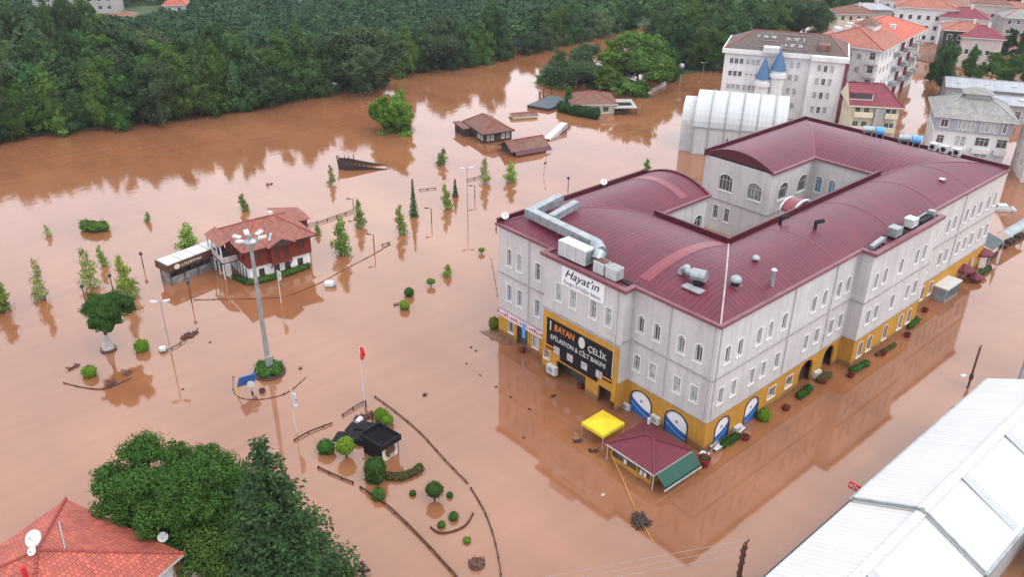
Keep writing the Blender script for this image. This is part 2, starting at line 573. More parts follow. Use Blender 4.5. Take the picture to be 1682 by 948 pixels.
# ------------------------------------------------------------------ water and land
def water_mat():
    m, n, b = nodes('silty_flood_water')
    t = n.nodes.new('ShaderNodeTexCoord')
    f = noise(n, 0.022, 5)
    f2 = noise(n, 0.12, 4, stretch=(1, 0.35, 1))
    c = ramp(n, f, [(0.3, (0.202, 0.078, 0.034)), (0.7, (0.240, 0.104, 0.050))])
    f3 = noise(n, 0.6, 6, stretch=(0.10, 0.9, 1.0), rough=0.7)
    c = mix(n, c, ramp(n, f3, [(0.35, (0.92, 0.91, 0.90)), (0.55, (1, 1, 1)), (0.72, (1.12, 1.13, 1.15))]), 0.8, 'MULTIPLY')
    c = mix(n, c, ramp(n, f2, [(0.35, (0.88, 0.87, 0.86)), (0.65, (1.08, 1.08, 1.08))]), 1.0, 'MULTIPLY')
    n.links.new(c, b.inputs['Base Color'])
    b.inputs['IOR'].default_value = 1.72
    b.inputs['Roughness'].default_value = 0.05
    # calm in the flooded square, rippled where the river runs
    s = n.nodes.new('ShaderNodeSeparateXYZ')
    n.links.new(t.outputs['Object'], s.inputs[0])
    mr = n.nodes.new('ShaderNodeMapRange')
    mr.inputs['From Min'].default_value = 75
    mr.inputs['From Max'].default_value = 130
    mr.inputs['To Min'].default_value = 0.05
    mr.inputs['To Max'].default_value = 0.34
    n.links.new(s.outputs[1], mr.inputs[0])
    h = noise(n, 0.9, 4, stretch=(0.6, 1.0, 1.0))
    h2 = noise(n, 0.13, 3)
    hh = mix(n, h, h2, 0.5)
    x = n.nodes.new('ShaderNodeBump')
    x.inputs['Distance'].default_value = 0.12
    n.links.new(hh, x.inputs['Height'])
    n.links.new(mr.outputs[0], x.inputs['Strength'])
    n.links.new(x.outputs[0], b.inputs['Normal'])
    return m


M['water'] = water_mat()
M['grass'] = plain('meadow', (0.045, 0.075, 0.025), 0.95, var=0.4, scale=0.15)
M['mud'] = plain('wet_mud', (0.19, 0.085, 0.045), 0.7, var=0.3, scale=0.3)
wt = MB()
wt.face([(-500, -400, 0), (2500, -400, 0), (2500, 900, 0), (-500, 900, 0)])
tag(wt.build('flood_water', M['water']), kind='structure')
# land beyond the river, its edge wandering a little, and dry ground behind the town
def land(pts, name, z, mt, base=-1.0):
    a = MB()
    a.face([(x, y, z) for x, y in pts])
    for i in range(len(pts)):
        p, q = pts[i], pts[(i + 1) % len(pts)]
        a.face([(p[0], p[1], base), (q[0], q[1], base), (q[0], q[1], z), (p[0], p[1], z)])
    return tag(a.build(name, mt), kind='structure')


bank = [(-400, 160), (-100, 161)]
for i in range(60):
    x = -60 + i * 5
    y = 152.5 + 2.2 * math.sin(x * 0.11) + 1.6 * math.sin(x * 0.27 + 1)
    bank.append((x, y + 3))
bank += [(260, 158), (420, 150), (2000, 150), (2400, 2600), (-1800, 2600)]
land(bank, 'far_bank', 0.25, M['grass'])
land([(186, 30), (250, -10), (2000, -420), (2400, 130), (330, 118), (268, 122), (225, 112), (196, 78)], 'town_ground', 0.25, M['mud'])
land([(118, 104), (150, 98), (205, 118), (262, 132), (420, 128), (430, 138), (260, 143), (160, 116)], 'near_bank', 0.2, M['grass'])

# ------------------------------------------------------------------ walls with real openings
def wall_grid(mb, A, B, z0, z1, ops, depth=0.25, m=0):
    """one storey band of wall from A to B (left to right seen from outside) with openings and their reveals.
    ops: dicts u (centre), z (sill), w, h, arch (rise of the arched head, 0 = square)"""
    A, B = Vector((A[0], A[1], 0)), Vector((B[0], B[1], 0))
    d = (B - A)
    ln = d.length
    d.normalize()
    nrm = Vector((d.y, -d.x, 0))
    P = lambda u, z, k=0.0: (A.x + d.x * u - nrm.x * k, A.y + d.y * u - nrm.y * k, z)
    us, zs = {0.0, ln}, {z0, z1}
    for o in ops:
        us |= {o['u'] - o['w'] / 2, o['u'] + o['w'] / 2}
        zs |= {o['z'], o['z'] + o['h']}
    us, zs = sorted(us), sorted(zs)
    for zi, zj in zip(zs[:-1], zs[1:]):
        run = None
        for ui, uj in zip(us[:-1], us[1:]):
            cu, cz = (ui + uj) / 2, (zi + zj) / 2
            hole = any(abs(cu - o['u']) < o['w'] / 2 and o['z'] < cz < o['z'] + o['h'] for o in ops)
            if hole:
                if run: mb.face([P(run[0], zi), P(run[1], zi), P(run[1], zj), P(run[0], zj)], m)
                run = None
            else:
                run = (run[0], uj) if run else (ui, uj)
        if run: mb.face([P(run[0], zi), P(run[1], zi), P(run[1], zj), P(run[0], zj)], m)
    for o in ops:
        l, r, b, t = o['u'] - o['w'] / 2, o['u'] + o['w'] / 2, o['z'], o['z'] + o['h']
        ah = o.get('arch', 0)
        s = t - ah
        mb.face([P(l, b), P(r, b), P(r, b, depth), P(l, b, depth)], m)
        mb.face([P(l, b), P(l, b, depth), P(l, s, depth), P(l, s)], m)
        mb.face([P(r, b), P(r, s), P(r, s, depth), P(r, b, depth)], m)
        if ah:
            pts = [(o['u'] - o['w'] / 2 * math.cos(PI * i / 10), s + ah * math.sin(PI * i / 10)) for i in range(11)]
            for i in range(5):
                mb.face([P(l, t), P(*pts[i]), P(*pts[i + 1])], m)
                mb.face([P(r, t), P(*pts[9 - i]), P(*pts[10 - i])][::1], m)
            for a, b2 in zip(pts[:-1], pts[1:]):
                mb.face([P(*a), P(*a, depth), P(*b2, depth), P(*b2)], m)
        else:
            mb.face([P(l, t), P(l, t, depth), P(r, t, depth), P(r, t)], m)
    return A, d, nrm, P


def window(root, P, o, name='window', frame='frame', pane='glass', depth=0.25, trim=0.13, sill=True, bars=1):
    """frame (with a raised surround and sill) as a part of root, its pane as a sub-part"""
    l, r, b, t = o['u'] - o['w'] / 2, o['u'] + o['w'] / 2, o['z'], o['z'] + o['h']
    ah = o.get('arch', 0)
    s = t - ah
    f = MB()

    def outline(g):
        w2 = o['w'] / 2 + g
        if ah:
            pts = [(o['u'] - w2, b - g)] + [(o['u'] - w2 * math.cos(PI * i / 10), s + (ah + g) * math.sin(PI * i / 10)) for i in range(11)] + [(o['u'] + w2, b - g)]
        else:
            pts = [(l - g, b - g), (l - g, t + g), (r + g, t + g), (r + g, b - g)]
        return pts

    def ring(g0, g1, k0, k1):
        a, c = outline(g0), outline(g1)
        n = len(a)
        for i in range(n):
            j = (i + 1) % n
            f.face([P(*c[i], k0), P(*a[i], k0), P(*a[j], k0), P(*c[j], k0)])
            f.face([P(*c[i], k1), P(*c[i], k0), P(*c[j], k0), P(*c[j], k1)])
            f.face([P(*a[i], k0), P(*a[i], k1), P(*a[j], k1), P(*a[j], k0)])
    if trim: ring(0.0, trim, -0.05, 0.0)
    e = min(0.07, o['w'] * 0.09)
    ring(-e, 0.0, depth - 0.09, depth)
    for i in range(bars):
        u = l + (r - l) * (i + 1) / (bars + 1)
        f.face([P(u - 0.03, b, depth - 0.07), P(u + 0.03, b, depth - 0.07), P(u + 0.03, t - ah * 0.25, depth - 0.07), P(u - 0.03, t - ah * 0.25, depth - 0.07)])
    if o['h'] > 1.5:
        zz = s if ah else b + o['h'] * 0.68
        f.face([P(l, zz - 0.03, depth - 0.06), P(r, zz - 0.03, depth - 0.06), P(r, zz + 0.03, depth - 0.06), P(l, zz + 0.03, depth - 0.06)])
    if sill:
        x = [P(l - trim - 0.05, b - 0.10, -0.12), P(r + trim + 0.05, b - 0.10, -0.12), P(r + trim + 0.05, b + 0.0, -0.12), P(l - trim - 0.05, b + 0.0, -0.12)]
        y = [P(l - trim - 0.05, b - 0.10, 0.0), P(r + trim + 0.05, b - 0.10, 0.0), P(r + trim + 0.05, b + 0.02, 0.0), P(l - trim - 0.05, b + 0.02, 0.0)]
        f.face(x)
        f.face([x[3], x[2], y[2], y[3]])
        f.face([x[1], x[0], y[0], y[1]])
        f.face([x[0], x[3], y[3], y[0]])
        f.face([x[2], x[1], y[1], y[2]])
    wo = f.build(name, M[frame], root)
    p = MB()
    p.face([P(*q, depth - 0.02) for q in outline(0.0)][::-1] if not ah else [P(*q, depth - 0.02) for q in outline(0.0)][::-1])
    p.build('pane', M[pane], wo)
    return wo


def text_mesh(s, size, mat, shear=0.0, depth=0.02, align='CENTER', spacing=1.0):
    cu = bpy.data.curves.new('lettering', 'FONT')
    cu.body = s
    cu.size = size
    cu.align_x = align
    cu.align_y = 'CENTER'
    cu.shear = shear
    cu.extrude = depth
    cu.space_character = spacing
    cu.resolution_u = 3
    ob = bpy.data.objects.new('lettering', cu)
    COL.objects.link(ob)
    dg = bpy.context.evaluated_depsgraph_get()
    me = bpy.data.meshes.new_from_object(ob.evaluated_get(dg))
    bpy.data.objects.remove(ob)
    bpy.data.curves.remove(cu)
    me.materials.clear()
    me.materials.append(mat)
    return me


def lettering(s, size, mat, parent, pos, xdir, up=(0, 0, 1), shear=0.0, name='lettering', bold=0.0, spacing=1.0, width=None):
    me = text_mesh(s, size, mat, shear, 0.02, spacing=spacing)
    o = bpy.data.objects.new(name, me)
    COL.objects.link(o)
    x, y = Vector(xdir).normalized(), Vector(up).normalized()
    z = x.cross(y)
    sx = 1.0
    if width:
        xs = [v.co.x for v in me.vertices]
        sx = width / max(1e-6, max(xs) - min(xs))
    mw = Matrix(((x.x * sx, y.x, z.x, pos[0]), (x.y * sx, y.y, z.y, pos[1]), (x.z * sx, y.z, z.z, pos[2]), (0, 0, 0, 1)))
    if parent is not None: o.parent = parent
    o.matrix_local = mw
    return o


# ------------------------------------------------------------------ the large building
LY, LX, EH, ZC, ZY = 31.33, 65.64, 14.85, 8.64, 3.70
BF0, BF1, BFD = 10.36, 21.95, 1.45          # front bay: from Y, to Y, how far it stands out
BR0, BR1, BRD = 25.7, 41.8, 1.63            # side bay along the right front
WF, WS = 15.7, 10.4                          # wing widths
cb = thing('commercial_building', 'huge white three-storey building with crimson vaulted metal roof and ochre ground floor', 'building', (0, 0, 0))


PRNG = random.Random(21)


def win(u, z, w=0.85, h=1.9, arch=0.0, **k):
    p = k.pop('pane', None)
    r = PRNG.random()
    if p == 'curtain': p = 'half_blind' if r < 0.2 else 'curtain'
    elif p in (None, 'glass'): p = 'glass_brown' if r < 0.2 else 'half_blind' if r < 0.4 else 'curtain' if r < 0.5 else 'glass'
    return dict(u=u, z=z, w=w, h=h, arch=arch, pane=p, **k)


upper, lower = MB(), MB()
ledges = MB()


def front(A, B, tops=(), mids=(), grounds=(), ztop=EH, low=True):
    P0 = wall_grid(upper, A, B, ZC, ztop, list(tops))[3]
    for o in tops: window(cb, P0, o, o.get('name', 'window'), pane=o.get('pane', 'glass'), trim=o.get('trim', 0.13), bars=o.get('bars', 1))
    P1 = wall_grid(upper, A, B, ZY, ZC, list(mids))[3]
    for o in mids: window(cb, P1, o, o.get('name', 'window'), pane=o.get('pane', 'curtain'), trim=o.get('trim', 0.13))
    if low:
        P2 = wall_grid(lower, A, B, -2.0, ZY, list(grounds))[3]
        for o in grounds:
            if o.get('kind') == 'door': continue
            window(cb, P2, o, o.get('name', 'window'), frame=o.get('frame', 'frame'), pane=o.get('pane', 'glass'), trim=o.get('trim', 0.10), bars=o.get('bars', 1), sill=o.get('sill', True))
    a, b = Vector((*A, 0)), Vector((*B, 0))
    d = (b - a).normalized()
    n = Vector((d.y, -d.x, 0))
    return P0


def ledge(A, B, z, out=0.16, ht=0.14, ext=0.0, mb=None):
    a, b = Vector((*A, 0)), Vector((*B, 0))
    d = (b - a).normalized()
    n = Vector((d.y, -d.x, 0))
    a, b = a - d * ext, b + d * ext
    p = [a + n * 0.003, b + n * 0.003, b + n * out, a + n * out]
    (mb or ledges).prism([(q.x, q.y) for q in p][::-1] if False else [(p[3].x, p[3].y), (p[2].x, p[2].y), (p[1].x, p[1].y), (p[0].x, p[0].y)], z - ht / 2, z + ht / 2)


TZ, MZ = 9.93, 5.28                          # sills of the two upper rows
tw = lambda u, **k: win(u, TZ, 0.80, 1.95, 0.34, **k)
mw_ = lambda u, **k: win(u, MZ, 0.80, 1.85, 0.0, **{**k, 'pane': 'curtain' if k.get('pane') in (None, 'curtain') else k['pane']})
# front, seen left to right: Y runs from LY down to 0
fl = [win(LY - y, TZ, 0.8, 2.2, pane='curtain' if y > 27 else 'glass') for y in (29.42, 27.60, 24.53)]
fm = [win(LY - y, MZ, 0.8, 2.2, pane='glass_blue') for y in (29.34, 27.54, 24.43)]
fg = [win(LY - 29.0, 1.0, 0.9, 1.5, trim=0.06), win(LY - 24.6, 0.9, 1.0, 1.6, trim=0.06, pane='curtain'),
      dict(u=LY - 27.05, z=-1.2, w=2.0, h=3.9, kind='door')]
front((0, LY), (0, BF1), fl, fm, fg)
front((0, BF1), (-BFD, BF1))
bt = [win(BF1 - y, TZ - 0.1, 0.85, 2.15, pane='curtain') for y in (19.59, 17.44, 14.48, 12.32)]
front((-BFD, BF1), (-BFD, BF0), bt, (), [dict(u=BF1 - 17.3, z=-1.4, w=4.6, h=3.6, kind='door'), dict(u=BF1 - 11.9, z=-1.4, w=2.4, h=3.6, kind='door'), win(BF1 - 21.2, 1.7, 0.8, 1.1, trim=0.06)])
front((-BFD, BF0), (0, BF0))
fr = [tw(BF0 - y, pane='glass_brown' if y in (9.19, 1.94) else 'glass') for y in (9.19, 7.11, 4.06, 1.94)]
frm = [mw_(BF0 - y) for y in (9.28, 7.14, 3.98, 1.88)]
ban = [dict(u=BF0 - 8.25, z=-0.6, w=3.0, h=3.75, arch=1.25, kind='door'), dict(u=BF0 - 3.55, z=-0.6, w=3.0, h=3.75, arch=1.25, kind='door')]
front((0, BF0), (0, 0), fr, frm, ban)
# right front, left to right: X from 0 to LX
rt = [tw(x) for x in (1.85, 3.92, 7.12, 9.07, 11.63, 17.27, 19.4, 22.42, 24.36)]
rm = [mw_(x, pane='curtain' if x < 10 else 'glass') for x in (1.68, 3.79, 6.92, 8.95, 11.51, 17.07, 19.3, 22.29, 24.28)]
rg = [dict(u=2.85, z=-0.6, w=2.5, h=3.75, arch=1.2, kind='door'), dict(u=8.0, z=-0.6, w=2.5, h=3.75, arch=1.2, kind='door'),
      win(11.6, 1.5, 1.3, 1.35, trim=0.08), win(15.0, 1.4, 1.3, 1.35, trim=0.08),
      dict(u=18.5, z=-1.4, w=2.8, h=4.7, arch=1.3, kind='door'), dict(u=23.3, z=-1.4, w=2.4, h=4.7, arch=1.2, kind='door')]
front((0, 0), (BR0, 0), rt, rm, rg)
front((BR0, 0), (BR0, -BRD))
st = [tw(x - BR0) for x in (27.49, 29.6, 33.41, 37.36, 39.3)]
sm = [mw_(x - BR0, pane='glass') for x in (27.56, 29.4, 33.3, 37.1, 39.1)]
sg = [win(x - BR0, 0.95, 1.0, 2.0, 0.4, trim=0.08) for x in (27.4, 29.6, 33.5, 37.3, 39.6)]
front((BR0, -BRD), (BR1, -BRD), st, sm, sg)
front((BR1, -BRD), (BR1, 0))
ut = [tw(x - BR1) for x in (44.0, 46.0, 49.5, 51.4, 55.0, 57.1, 59.3, 62.1, 64.2)]
um = [mw_(x - BR1, pane='glass') for x in (44.0, 46.0, 49.5, 51.4, 55.0, 57.1, 59.3, 62.1, 64.2)]
ug = [win(x - BR1, 1.1, 1.0, 1.9, trim=0.08) for x in (44.2, 46.6, 49.0)]
front((BR1, 0), (LX, 0), ut, um, ug)
# the far and left sides, and the open court
front((LX, 0), (LX, LY))
front((LX, LY), (39.5, LY))
big = lambda u: win(u, 10.2, 2.3, 2.5, 0.9, name='arched_window', bars=3, trim=0.1)
front((39.5, LY), (39.5, 20.2), [big(LY - 27.4), big(LY - 22.6)], [win(LY - y, 5.6, 0.8, 2.1, pane='glass') for y in (28.5, 26.55)])
front((39.5, 20.2), (50.0, 20.2), [big(3.4), big(8.3)], ())
front((50.0, 20.2), (50.0, WS), [win(20.2 - y, 9.9, 1.0, 2.4, 0.45, pane='glass_blue') for y in (18.9, 16.8)], ())
front((50.0, WS), (WF, WS))
front((WF, WS), (WF, 20.9))
front((WF, 20.9), (26.0, 20.9), [win(8.8, 10.6, 1.6, 1.9, 0.7)], ())
front((26.0, 20.9), (26.0, LY))
front((26.0, LY), (0, LY))
upper.build('wall', M['white_wall'], cb)
lower.build('ground_storey', M['yellow_wall'], cb)
segs = [((0, LY), (0, BF1)), ((0, BF0), (0, 0)), ((0, 0), (BR0, 0)), ((BR0, 0), (BR0, -BRD)), ((BR0, -BRD), (BR1, -BRD)), ((BR1, 0), (LX, 0)),
        ((39.5, LY), (39.5, 20.2)), ((39.5, 20.2), (50, 20.2)), ((50, 20.2), (50, WS)), ((26.0, LY), (0, LY)), ((-BFD, BF0), (0, BF0))]
for i, (a, b, z, o_, h_) in enumerate([(a, b, ZC, 0.13, 0.17) for a, b in segs] + [(a, b, ZY, 0.10, 0.12) for a, b in segs[:6]] + [((-BFD, BF1), (-BFD, BF0), 8.20, 0.13, 0.15)]):
    lm = MB()
    ledge(a, b, z + i * 0.003, o_, h_, 0.0, lm)
    lm.build('cornice', M['ledge'], cb)

# doors and shop fronts set back in the openings
def door_panel(parent, A, d, n, u, z0, wd, ht, mat, name='door', k=0.35, arch=0.0):
    mb = MB()
    P = lambda uu, z, kk: (A[0] + d[0] * uu - n[0] * kk, A[1] + d[1] * uu - n[1] * kk, z)
    l, r = u - wd / 2, u + wd / 2
    pts = [(l, z0), (r, z0), (r, z0 + ht - arch)]
    if arch: pts += [(u + wd / 2 * math.cos(PI * i / 10), z0 + ht - arch + arch * math.sin(PI * i / 10)) for i in range(1, 10)]
    pts += [(l, z0 + ht - arch)]
    mb.face([P(a, b, k) for a, b in pts])
    mb.face([P(a, b, k + 0.05) for a, b in pts][::-1])
    return mb.build(name, M[mat], parent)


FA, FD, FN = (0, LY), (0, -1), (-1, 0)
BA = (-BFD, BF1)
RA, RD, RN = (0, 0), (1, 0), (0, -1)
door_panel(cb, FA, FD, FN, LY - 27.05, -1.2, 2.0, 3.9, 'glass', 'shop_front')
for u, wd in ((BF1 - 17.3, 4.6), (BF1 - 11.9, 2.4)):
    dp = door_panel(cb, BA, FD, FN, u, -1.4, wd, 3.6, 'glass_brown', 'shop_front', 1.2)
for u, wd, nm in ((18.5, 2.8, 'gateway_door'), (23.3, 2.4, 'arched_glazing')):
    door_panel(cb, RA, RD, RN, u, -1.4, wd, 4.7, 'glass_brown' if u < 20 else 'glass', nm, 0.8, 1.3)


def arch_banner(A, d, n, u, wd, label):
    """arched window filled by a printed banner: white field with an emblem over a blue wave"""
    ht, ar, z0 = 3.75, wd * 0.42, -0.6
    rt_ = thing('arched_banner', label, 'banner', (A[0] + d[0] * u, A[1] + d[1] * u, z0), math.atan2(d[1], d[0]), 'printed banners filling the ground floor arches')
    out = [(-wd / 2, 0), (wd / 2, 0), (wd / 2, ht - ar)] + [(wd / 2 * math.cos(PI * i / 12), ht - ar + ar * math.sin(PI * i / 12)) for i in range(1, 12)] + [(-wd / 2, ht - ar)]
    fr_ = MB()
    inn = [(x * 0.92, 0.0 if z == 0 else z - 0.12) for x, z in out]
    for i in range(len(out)):
        j = (i + 1) % len(out)
        fr_.face([(out[i][0], -0.07, out[i][1]), (out[j][0], -0.07, out[j][1]), (inn[j][0], -0.07, inn[j][1]), (inn[i][0], -0.07, inn[i][1])])
        fr_.face([(inn[i][0], -0.07, inn[i][1]), (inn[j][0], -0.07, inn[j][1]), (inn[j][0], 0.1, inn[j][1]), (inn[i][0], 0.1, inn[i][1])])
        fr_.face([(out[j][0], -0.07, out[j][1]), (out[i][0], -0.07, out[i][1]), (out[i][0], 0.12, out[i][1]), (out[j][0], 0.12, out[j][1])])
    fr_.build('frame', M['frame_dark'], rt_)
    p = MB()
    p.face([(x, 0.06, z) for x, z in inn])
    sheet = p.build('sheet', M['paper'], rt_)
    wv = MB()
    sgn_ = 1 if d[0] == 0 else -1
    top = [(-wd * 0.455 + wd * 0.91 * i / 10, 2.05 + sgn_ * (0.5 - i / 10) * 1.0 - 0.22 * math.sin(PI * i / 10)) for i in range(11)]
    for a, b in zip(top[:-1], top[1:]):
        wv.face([(a[0], 0.052, 0), (b[0], 0.052, 0), (b[0], 0.052, b[1]), (a[0], 0.052, a[1])])
        wv.face([(a[0], 0.048, a[1] - 0.75), (b[0], 0.048, b[1] - 0.75), (b[0], 0.048, b[1] - 0.55), (a[0], 0.048, a[1] - 0.55)], 1)
    wv.build('wave_print', [M['blue'], M['blue_light']], sheet)
    em = MB()
    em.lathe([(0.20, 0), (0.20, 0.012)], 14)
    e = em.build('emblem', M['grey'], sheet)
    e.location = (0.0, 0.05, ht * 0.66)
    e.rotation_euler = (PI / 2, 0, 0)


arch_banner(FA, FD, FN, LY - 8.25, 3.0, 'blue and white arched banner next to the dark shop signboard')
arch_banner(FA, FD, FN, LY - 3.55, 3.0, 'blue and white arched banner behind the red-roofed kiosk')
arch_banner(RA, RD, RN, 2.85, 2.5, 'blue and white arched banner on the side wall nearest the corner')
arch_banner(RA, RD, RN, 8.0, 2.5, 'blue and white arched banner beside a round green bush')

# --- vaulted roof: five mitred strips, ribs running over the vault
SEG = 14
RISE = 1.55
arc = lambda s: EH + RISE * (1 - (2 * s - 1) ** 2)
roof = MB()


def strip(o0, o1, i0, i1, new=(), step=0.42):
    o0, o1, i0, i1 = (Vector((*q, 0)) for q in (o0, o1, i0, i1))
    axis = (o1 - o0).normalized()
    T = 24
    for j in range(T):
        for k in range(SEG):
            q = []
            uv = []
            for t, s in ((j, k), (j + 1, k), (j + 1, k + 1), (j, k + 1)):
                a, b = o0.lerp(o1, t / T), i0.lerp(i1, t / T)
                p = a.lerp(b, s / SEG)
                q.append((p.x, p.y, arc(s / SEG)))
                uv.append((p.dot(axis), s * 0.8))
            roof.face(q, 0, uv)
    for (c0, c1) in new:                       # replaced sheets, laid a little proud
        panel_new = MB()
        for k in range(1, SEG - 1):
            q, uv = [], []
            for t, s in ((c0, k), (c1, k), (c1, k + 1), (c0, k + 1)):
                ss = s / SEG
                wv_ = (i0 - o0) - axis * (i0 - o0).dot(axis)
                p = o0 + axis * t + wv_ * ss
                q.append((p.x, p.y, arc(ss) + 0.03))
                uv.append((p.dot(axis), s * 0.8))
            panel_new.face(q, 0, uv)
        panel_new.build('replaced_roof_sheet', M['roof_new'], cb)


strip((0, LY), (0, 0), (WF, 20.9), (WF, WS), new=((LY - 10.9, LY - 9.5),))
strip((0, 0), (LX, 0), (WF, WS), (50.0, WS))
strip((LX, 0), (LX, LY), (50.0, WS), (50.0, 20.2))
strip((LX, LY), (39.5, LY), (50.0, 20.2), (39.5, 20.2))
strip((26.0, LY), (0, LY), (26.0, 20.9), (WF, 20.9), new=((3.2, 4.6),))
roof.build('roof', M['roof_metal'], cb)
# ridge caps on the mitres and cross seams
for a, b in (((0, 0), (WF, WS)), ((0, LY), (WF, 20.9)), ((LX, 0), (50, WS)), ((LX, LY), (50, 20.2))):
    pts = [(a[0] + (b[0] - a[0]) * s / 12, a[1] + (b[1] - a[1]) * s / 12, arc(s / 12) + 0.03) for s in range(13)]
    cap = MB()
    for p, q in zip(pts[:-1], pts[1:]): cap.bar(p, q, 0.16, 0.04)
    cap.build('ridge_cap', M['ridge_strip'] if a == (0, 0) else M['gutter'], cb)
for x in (20.5, 33.0, 44.5, 54.0):
    pts = [(x, WS * s / 12, arc(s / 12) + 0.02) for s in range(13)]
    seam = MB()
    for p, q in zip(pts[:-1], pts[1:]): seam.bar(p, q, 0.10, 0.04)
    seam.build('roof_seam', M['gutter'], cb)
# gable ends of the two left wings
for x, y0, y1, sgn in ((26.0, 20.9, LY, 1), (39.5, 20.2, LY, -1)):
    pts = [(x, y0 + (y1 - y0) * s / 12, EH - 0.02) if False else (x, y0 + (y1 - y0) * s / 12, arc(s / 12)) for s in range(13)]
    base = [(x, y0, EH - 0.15)] + pts + [(x, y1, EH - 0.15)]
    gb = MB()
    gb.face(base if sgn < 0 else base[::-1])
    for p, q in zip(pts[:-1], pts[1:]):
        gb.bar((p[0] + sgn * 0.12, p[1], p[2] + 0.0), (q[0] + sgn * 0.12, q[1], q[2] + 0.0), 0.34, 0.42)
    gb.build('gable_fascia', M['maroon_trim'], cb)
# gutters on the edges below the near slopes, taller upstands on the edges beyond them
ECNT = [0]


def edge(nm, A, B, out, z0, z1, wd=0.30, ext=0.0):
    mb = MB()
    ECNT[0] += 1
    z0 -= 0.003 * ECNT[0]
    z1 += 0.003 * ECNT[0]
    a, b = Vector((*A, 0)), Vector((*B, 0))
    d = (b - a).normalized()
    n = Vector((d.y, -d.x, 0))
    a, b = a - d * ext, b + d * ext
    p = [a + n * (out - wd), b + n * (out - wd), b + n * out, a + n * out]
    mb.prism([(q.x, q.y) for q in p][::-1], z0, z1)
    return mb.build(nm, M['gutter'] if nm == 'gutter' else M['maroon_trim'], cb)


for a, b in (((0, LY), (0, BF1)), ((0, BF0), (0, 0)), ((0, 0), (BR0, 0)), ((BR1, 0), (LX, 0)), ((WF, 20.9), (26.0, 20.9)), ((39.5, 20.2), (50, 20.2)), ((50, 20.2), (50, WS + 0.4))):
    edge('gutter', a, b, 0.38, EH - 0.20, EH + 0.10, 0.40, 0.28)
edge('gutter', (-BFD, BF1), (-BFD, BF0), 0.38, EH - 0.22, EH + 0.12, 0.60, 0.38)
edge('gutter', (0, BF1), (-BFD, BF1), 0.37, EH - 0.22, EH + 0.12, 0.60, 0.0)
edge('gutter', (-BFD, BF0), (0, BF0), 0.37, EH - 0.22, EH + 0.12, 0.60, 0.0)
edge('gutter', (BR0, -BRD), (BR1, -BRD), 0.38, EH - 0.22, EH + 0.12, 0.62, 0.38)
edge('gutter', (BR0, 0), (BR0, -BRD), 0.37, EH - 0.22, EH + 0.12, 0.62, 0.0)
edge('gutter', (BR1, -BRD), (BR1, 0), 0.37, EH - 0.22, EH + 0.12, 0.62, 0.0)
for a, b in (((26.0, LY), (0.0, LY)), ((LX, LY), (39.5, LY)), ((LX, 0), (LX, LY)), ((WF, WS), (WF, 20.9)), ((50, WS), (WF, WS))):
    edge('roof_upstand', a, b, 0.20, EH - 0.25, EH + 0.62, 0.26, 0.18)
flat = MB()
flat.face([(-BFD, BF0, EH - 0.04), (0.4, BF0, EH - 0.04), (0.4, BF1, EH - 0.04), (-BFD, BF1, EH - 0.04)])
flat.build('bay_roof', M['maroon_trim'], cb)
flat = MB()
flat.face([(BR0, -BRD, EH - 0.04), (BR1, -BRD, EH - 0.04), (BR1, 0.4, EH - 0.04), (BR0, 0.4, EH - 0.04)])
flat.build('bay_roof', M['maroon_trim'], cb)
# downpipes
for x, y in ((0.4, -0.12), (12.9, -0.12), (21.0, -0.12), (53.3, -0.12)):
    dpn = MB()
    dpn.tube((x, y, 4.0), (x, y, EH - 0.2), 0.06, n=6)
    dpn.build('downpipe', M['downpipe'], cb)
for x, y in ((-0.12, 0.5), (-BFD - 0.12, 11.2), (-0.12, 26.0), (-0.12, 5.6)):
    dpn = MB()
    dpn.tube((x, y, 4.0), (x, y, EH - 0.2), 0.06, n=6)
    dpn.build('downpipe', M['downpipe'], cb)
# corner pilaster pinkish repaired bands and court floor
cf = MB()
cf.box(WF + 0.05, WS + 0.05, 0.02, 49.95, 20.15, 0.3)
tag(cf.build('court_paving', M['pavement']), kind='structure')
pv = MB()
pv.prism([(-1.7, 33.0), (-1.5, 28.6), (-0.1, 28.0), (-0.1, 32.4)][::-1], -0.4, 0.06)
tag(pv.build('pavement', M['pavement']), kind='structure')

# --- signs on the building
sg_ = thing('signboard', 'large black shop signboard with orange and white lettering in an ochre frame', 'sign', (-BFD - 0.02, 0, 0))
f_ = MB()
f_.box(-0.12, BF0 + 0.15, 3.95, 0.0, BF0 + 0.75, 7.95)
f_.box(-0.12, BF1 - 0.75, 2.75, 0.0, BF1 - 0.15, 7.95)
f_.box(-0.12, BF0 + 0.75, 7.3, 0.0, BF1 - 0.75, 7.95)
f_.box(-0.12, BF0 + 0.15, 1.2, 0.0, BF0 + 0.75, 3.95)
f_.build('frame', M['yellow_wall'], sg_)
b_ = MB()
b_.box(-0.09, BF0 + 0.75, 3.3, -0.01, BF1 - 0.75, 7.3)
b_.box(-0.09, BF0 + 2.9, 2.5, -0.01, BF1 - 3.0, 3.3)
bd = b_.build('panel', M['black'], sg_)
XD = (0, -1, 0)
lettering('BAYAN', 1.15, M['orange'], bd, (-0.11, 18.45, 6.35), XD, shear=0.1, width=3.1)
lettering('ÇELİK', 1.05, M['white'], bd, (-0.11, 13.45, 6.05), XD, width=2.7)
lettering('EPİLASYON & CİLT BAKIMI', 0.80, M['white'], bd, (-0.11, 16.35, 4.95), XD, width=8.3)
lettering('I', 1.7, M['white'], bd, (-0.11, 20.6, 6.3), XD)
ov = MB()
ov.lathe([(0.48, 0), (0.48, 0.03)], 18, sy=1.45)
oo = ov.build('oval_emblem', M['white'], bd)
oo.rotation_euler = (PI / 2, 0, -PI / 2)
oo.location = (-0.10, 15.75, 6.3)
